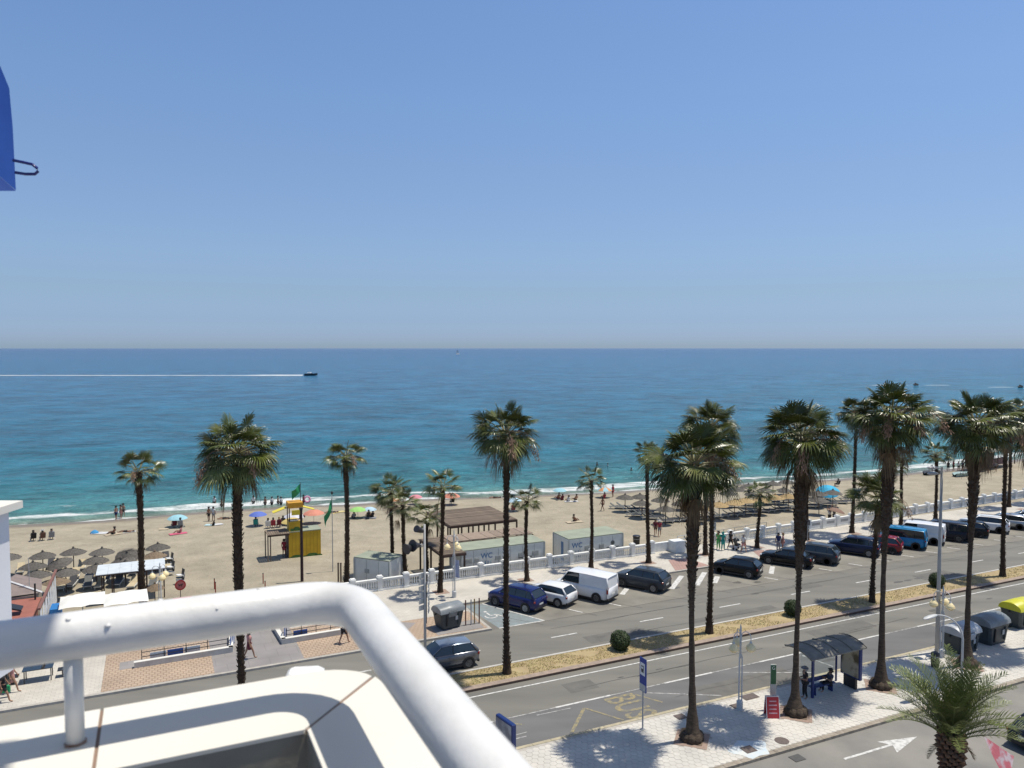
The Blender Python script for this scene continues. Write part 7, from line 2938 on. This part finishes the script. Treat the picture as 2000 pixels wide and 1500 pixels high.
for k, (px, py, lab) in enumerate([(1789, 753, 'dark jet ski leaving short white wakes above the tallest palm'), (1993, 757, 'speedboat wake craft at the right edge of the sea')]):
    p = sea_pt(px, py)
    root = thing('jet_ski', lab, 'jet ski', p, .2)
    hb = MB().box((0, 0, .5), (3.2, 1.2, .9), bev=.3)
    hb.build('hull', M_BLACK, root)
    MB().box((-.4, 0, 1.2), (1.0, .6, .9), bev=.2).build('rider_seat', M_DARKM, root)
    MB().box((.7, 0, 1.1), (.2, 1.0, .2)).build('handlebar', M_DARKM, root)
    for (x0, x1) in (((-26, -4), (4, 20)) if k == 0 else ((-18, -3),)):
        w_ = MB()
        n = 14
        vs = []
        for i in range(n + 1):
            u = i / n
            vs += [(x0 + (x1 - x0) * u, -1.3 * math.sin(math.pi * u) ** .5 * (1 if k == 0 and x0 < 0 else .6), .22), (x0 + (x1 - x0) * u, 1.3 * math.sin(math.pi * u) ** .5, .22)]
        w_.add(vs, [(2 * i, 2 * i + 2, 2 * i + 3, 2 * i + 1) for i in range(n)])
        o = w_.build('wake_patch', M_FOAMW, None, loc=p)
        o['kind'] = 'structure'

# ================================================================== LEFT PROMENADE: ramp walls and barriers
M_RW = mat('ramp_wall_pale', (.60, .58, .53), .8, .1, 3, color2=(.48, .46, .42))
M_BB = mat('barrier_blue', (.06, .13, .38), .5, .05)
for lab, segs in (('low pale L-shaped ramp wall on terracotta paving, left one below the rail', [(-1.3, 49.8, 4.0, 49.9), (4.0, 49.9, 4.2, 52.3)]),
                  ('low pale L-shaped ramp wall, right one below the bend of the rail', [(7.15, 49.9, 11.2, 50.0), (7.15, 49.9, 7.0, 52.6)])):
    root = thing('ramp_wall', lab, 'wall', W(0, 0, PR_Z), A)
    for (a, b, c, d_) in segs:
        L_ = math.hypot(c - a, d_ - b)
        an = math.atan2(d_ - b, c - a)
        MB().box(((a + c) / 2, (b + d_) / 2, .16), (L_ + .2, .22, .34), rz=an).build('wall_block', M_RW, root)
        MB().box(((a + c) / 2, (b + d_) / 2, .345), (L_ + .24, .27, .03), rz=an).build('coping', mat('ramp_coping', (.70, .68, .62), .7, .05), root)
for k, (a, lab) in enumerate([(-1.0, 'grey railing with blue and white boards behind the left ramp wall'), (7.4, 'grey railing with blue boards behind the right ramp wall')]):
    r_ = railing(lab, a, 50.3, a + (4.9 if k == 0 else 3.8), 50.4, PR_Z, .95, 4, M_DARKM, 3)
    for q in range(3 if k == 0 else 1):
        MB().box((.9 + q * .95, .06, .35), (.9, .03, .42)).build('board', (M_WHITE, M_BB, M_WHITE)[q] if k == 0 else M_BB, r_)
for k, (a, b) in enumerate([(4.0, 50.2), (7.3, 50.4)]):
    root = sthing('crowd_barrier', 'blue and white striped barrier at the end of the %s ramp wall' % ('left', 'right')[k], 'barrier', a, b, PR_Z, 1.3)
    for q in range(6):
        MB().box((q * .28, 0, .5), (.10, .04, .95), ry=.25).build('stripe', (M_BB, M_WHITE)[q % 2], root)
    MB().box((.7, 0, 1.0), (1.6, .05, .06)).build('top_bar', M_DARKM, root)
root = sthing('shop_awning', 'black canvas stall front behind the balcony post at the left', 'stall', -9.6, 49.6, PR_Z)
MB().box((.9, .6, .95), (2.0, 1.2, 1.8)).build('stall_body', M_BLACK, root)
MB().box((.9, -.1, 1.95), (2.3, 1.7, .06), rx=-.15).build('awning', mat('stall_white', (.66, .66, .66), .7, .05), root)
root = sthing('cafe_table', 'dark glass cafe table set right of the black stall', 'table', -6.3, 50.3, PR_Z)
MB().box((0, 0, .74), (1.5, .9, .04)).build('tabletop', M_GLASS, root)
for x in (-.65, .65):
    for y in (-.35, .35):
        MB().box((x, y, .36), (.05, .05, .72)).build('leg', M_DARKM, root)
for q in (-1, 1):
    MB().box((q * 1.2, 0, .42), (.5, .5, .05)).build('bench_seat', M_BLACK, root)
    MB().box((q * 1.2, 0, .2), (.06, .4, .4)).build('bench_foot', M_BLACK, root)

# ================================================================== BALCONY IN THE FOREGROUND
M_RAILP = mat('rail_gloss_white', (.71, .705, .69), .36, .04, 14, bump=.55, bscale=16, bdist=.006, spec=.5, color2=(.62, .615, .59), contrast=(.2, .6))
M_COPE = mat('coping_cream', (.72, .695, .63), .75, .05, 1.5, color2=(.65, .62, .55), bump=.15, bscale=60, bdist=.002)
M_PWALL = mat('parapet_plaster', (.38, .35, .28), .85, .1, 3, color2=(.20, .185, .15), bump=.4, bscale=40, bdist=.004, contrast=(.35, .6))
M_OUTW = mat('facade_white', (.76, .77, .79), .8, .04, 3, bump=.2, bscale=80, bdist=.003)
balc = thing('balcony', 'white balcony corner with a thick tubular handrail over a cream parapet', 'balcony', (0, 0, CAM_H), A)
ur, vr = lambda p: p[0] * CU + p[1] * SU, lambda p: -p[0] * SU + p[1] * CU
# local frame: x = u (right along the front), y = n (outward)
RZ = -.40
fy = 1.213         # front rail line
sx_ = .2785          # side rail line
rad = .0325
rc = .085
pts = [(-3.0, fy, RZ), (-1.5, fy, RZ), (-.8, fy, RZ), (-.4, fy, RZ)]
pts.append((sx_ - rc, fy, RZ))
for q in range(1, 8):
    a = R(90) * q / 8
    pts.append((sx_ - rc + rc * math.sin(a), fy - rc + rc * math.cos(a), RZ))
pts += [(sx_, fy - rc, RZ), (sx_, fy - .3, RZ), (sx_, fy - .6, RZ), (sx_, fy - 1.0, RZ), (sx_, fy - 1.6, RZ)]
fine = []
for a, b in zip(pts, pts[1:]):
    d_ = (Vector(b) - Vector(a)).length
    n = max(1, int(d_ / .05))
    fine += [Vector(a).lerp(Vector(b), k / n) for k in range(n)]
fine.append(Vector(pts[-1]))
rr = random.Random(1)
MB().tube(fine, [rad * (1 + .012 * mnoise.noise(p_ * 9)) for p_ in fine], 40).build('handrail', M_RAILP, balc, smooth='full')
PZ = -.553


def lineu(p):
    return ur(p), vr(p)


ocx, ocy = .333, 1.313
icx, icy = .189, 1.115
px_post = ur((-.638 * 1.0, 1.064)) - .0
up_, vp_ = ur((132 / 1.0, 0)), 0
# baluster posts under the rail
xp = ST((132 - 1000) / 1500 * 1.083, 1.083)[0]
for x in (xp, xp - 1.2, xp - 2.2):
    MB().tube([(x, fy, PZ - .01), (x, fy, RZ)], .0122, 16).build('post', M_RAILP, balc, smooth='full')
MB().tube([(sx_, fy - 1.05, PZ - .01), (sx_, fy - 1.05, RZ)], .0122, 16).build('post', M_RAILP, balc, smooth='full')
M_RUST = mat('rust_stain', (.20, .085, .04), .9, .2, 40, color2=(.42, .36, .30))
MB().lathe([(.0124, .0), (.0148, .0008), (.0128, .003)], 20, (xp, fy, PZ), .12, random.Random(4)).build('rusty_post_foot', M_RUST, balc)
rr = random.Random(9)
for k in range(11):
    a_ = rr.uniform(-.9, 1.1)
    x_ = -.55 + k * .07 + rr.uniform(-.02, .02)
    if x_ > sx_ - rc - .02:
        continue
    q_ = rr.uniform(.0012, .003)
    MB().lathe([(0, -q_), (q_ * 1.6, -q_ * .3), (q_ * 1.7, q_ * .4), (0, q_)], 8, (x_, fy - rad * 1.005 * math.sin(a_ + .4), RZ + rad * 1.005 * math.cos(a_ + .4))).build('paint_drip', M_RAILP, balc, smooth='full')
# coping slabs with a mitre joint and one joint by the post; top at PZ
TH_ = .006
ro = .10
outer = [(-3.2, ocy), (ocx - ro, ocy)]
for q in range(1, 9):
    a = R(90) * q / 8
    outer.append((ocx - ro + ro * math.sin(a), ocy - ro + ro * math.cos(a)))
jx = xp + .028
gap = .0025


def slab(poly, name='coping_slab'):
    m = MB()
    m.prism(poly, PZ - TH_, PZ)
    return m.build(name, M_COPE, balc)


# point where the mitre meets the outer curve
k_m = 5
mo = outer[7]
slab([(-3.2, icy), (jx - gap, icy), (jx - gap, ocy), (-3.2, ocy)])
slab([(jx + gap, icy), (icx - gap, icy + .0), (mo[0] - gap, mo[1] + gap)] + [p_ for p_ in reversed(outer[1:7])] + [(jx + gap, ocy)])
slab([(icx + gap, icy - gap), (icx + gap, icy - 2.4), (ocx, icy - 2.4)] + [outer[-1]] + [p_ for p_ in reversed(outer[8:-1])] + [(mo[0] + gap, mo[1] - gap)])
M_JOINT = mat('mortar_joint', (.28, .19, .14), .9, .1, 10)
MB().box(((jx), (icy + ocy) / 2, PZ - .012), (.006, ocy - icy - .004, .02)).build('joint', M_JOINT, balc)
jm = Vector((mo[0] - icx, mo[1] - icy, 0))
MB().box(((mo[0] + icx) / 2, (mo[1] + icy) / 2, PZ - .012), (jm.length - .006, .008, .02), rz=math.atan2(jm.y, jm.x)).build('joint', M_JOINT, balc)
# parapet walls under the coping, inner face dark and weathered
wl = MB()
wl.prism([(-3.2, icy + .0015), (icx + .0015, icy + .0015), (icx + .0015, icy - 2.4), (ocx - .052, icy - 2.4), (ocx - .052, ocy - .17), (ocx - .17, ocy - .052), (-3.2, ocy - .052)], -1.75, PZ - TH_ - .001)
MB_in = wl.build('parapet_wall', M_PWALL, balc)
MB().prism([(-3.2, icy + .012), (icx + .012, icy + .012), (icx + .012, icy - 2.4), (-3.2, icy - 2.4)], -1.75, -1.60).build('floor', mat('balcony_floor_tile', (.22, .16, .13), .7, .1, 2), balc)
# outer facade skin
oi_ = [(x - .003, y - .003) for x, y in outer]
oi_[-1] = (ocx - .003, oi_[-1][1])
MB().prism([(-3.2, ocy - .05)] + [(-3.2, ocy - .003)] + oi_[1:] + [(ocx - .003, icy - 2.4), (ocx - .05, icy - 2.4), (ocx - .05, ocy - .16), (ocx - .16, ocy - .05)], -1.9, PZ - TH_ - .001).build('outer_face', M_OUTW, balc)
# unseen slab overhead, added and sized to shade the left end of the handrail
MB().prism([(-3.2, -2.2), (.455, -2.2), (.455, fy - .065), (-3.2, fy - .065)], 1.5, 1.68).build('shading_slab', M_OUTW, balc)
# white lamp cap beyond the coping
s5 = ST((588 - 1000) / 1500 * 1.43, 1.43)
o = MB().box((0, 0, -.03), (.068, .05, .045), bev=.006).build('white_lamp_box', M_WHITE, None, loc=(s5[0] * CU - s5[1] * SU, s5[0] * SU + s5[1] * CU, CAM_H - .603), rz=.12)
tag(o, 'small white plastic lamp box fixed beyond the parapet corner', 'lamp box')

# neighbouring wall with cream coping at the left edge
nw = thing('neighbour_wall', 'white rendered wall with a cream coping at the far left edge', 'wall', (-2.03, 3.1, CAM_H), 0)
MB().box((-.45, -.75, -.985), (.86, 1.5, .67)).build('wall', M_OUTW, nw)
MB().box((-.44, -.75, -.64), (.92, 1.56, .03)).build('coping', M_COPE, nw)

# blue painted shutter edge with a metal loop
M_BLUEP = mat('blue_gloss_paint', (.085, .23, .80), .4, .15, 6, color2=(.05, .16, .62), bump=.3, bscale=25, bdist=.003)
bs = thing('blue_shutter', 'bright blue painted panel edge with a wire loop at the top left', 'shutter', (0, 2.2, CAM_H), 0)


def pxz(px, py, d=2.2):
    yy = 1500 * math.cos(PITCH) + (750 - py) * math.sin(PITCH)
    zz = -1500 * math.sin(PITCH) + (750 - py) * math.cos(PITCH)
    return ((px - 1000) / yy * d, zz / yy * d)


prof = [pxz(-160, 40), pxz(0, 128), pxz(18, 172), pxz(25, 250), pxz(31, 371), pxz(-160, 205)]
profb = [pxz(-180, 60, 2.34), pxz(-12, 140, 2.34), pxz(4, 180, 2.34), pxz(12, 255, 2.34), pxz(30, 373, 2.34), pxz(-160, 373, 2.34)]
mb = MB()
n = len(prof)
vs = [(x, 0, z) for x, z in prof] + [(x, .14, z) for x, z in profb]
mb.add(vs, [tuple(range(n)), tuple(range(2 * n - 1, n - 1, -1))] + [(i, (i + 1) % n + 0, (i + 1) % n + n, i + n)[::-1] for i in range(n)])
mb.build('panel', M_BLUEP, bs)
a0 = pxz(28, 314)
lp_ = [pxz(26, 313), pxz(45, 317), pxz(63, 321), pxz(72, 328), pxz(74, 335), pxz(68, 340), pxz(50, 340), pxz(30, 337)]
MB().tube([(x, .0, z) for x, z in lp_], .0042, 10).build('wire_loop', mat('dark_blue_wire', (.012, .018, .16), .3, .1, 5), bs, smooth='full')

# red and white pennant cloth at the lower right
pn = MB()
p0 = Vector(((1943 - 1000) / 1500 * 16, 16, CAM_H + (680 - 1455) / 1500 * 16))
p1 = Vector(((2016 - 1000) / 1500 * 16, 16.2, CAM_H + (680 - 1505) / 1500 * 16))
p2 = Vector(((1985 - 1000) / 1500 * 16, 15.9, CAM_H + (680 - 1545) / 1500 * 16))
vs, fs = [], []
n = 6
for i in range(n + 1):
    for j in range(n + 1 - i):
        u, v = i / n, j / n
        q = p0 + (p1 - p0) * u + (p2 - p0) * v + Vector((0, .04 * math.sin(6 * u + 4 * v), 0))
        vs.append(tuple(q))
idx = {}
k = 0
for i in range(n + 1):
    for j in range(n + 1 - i):
        idx[(i, j)] = k
        k += 1
for i in range(n):
    for j in range(n - i):
        fs.append((idx[(i, j)], idx[(i + 1, j)], idx[(i, j + 1)]))
        if j < n - i - 1:
            fs.append((idx[(i + 1, j)], idx[(i + 1, j + 1)], idx[(i, j + 1)]))
pn.add(vs, fs)
o = pn.build('bunting_pennant', mat('pink_white_cloth', (.62, .50, .50), .8, .1, 5, color2=(.60, .16, .18), contrast=(.42, .55)), None)
tag(o, 'pink and white cloth pennant in the very bottom right corner', 'pennant')
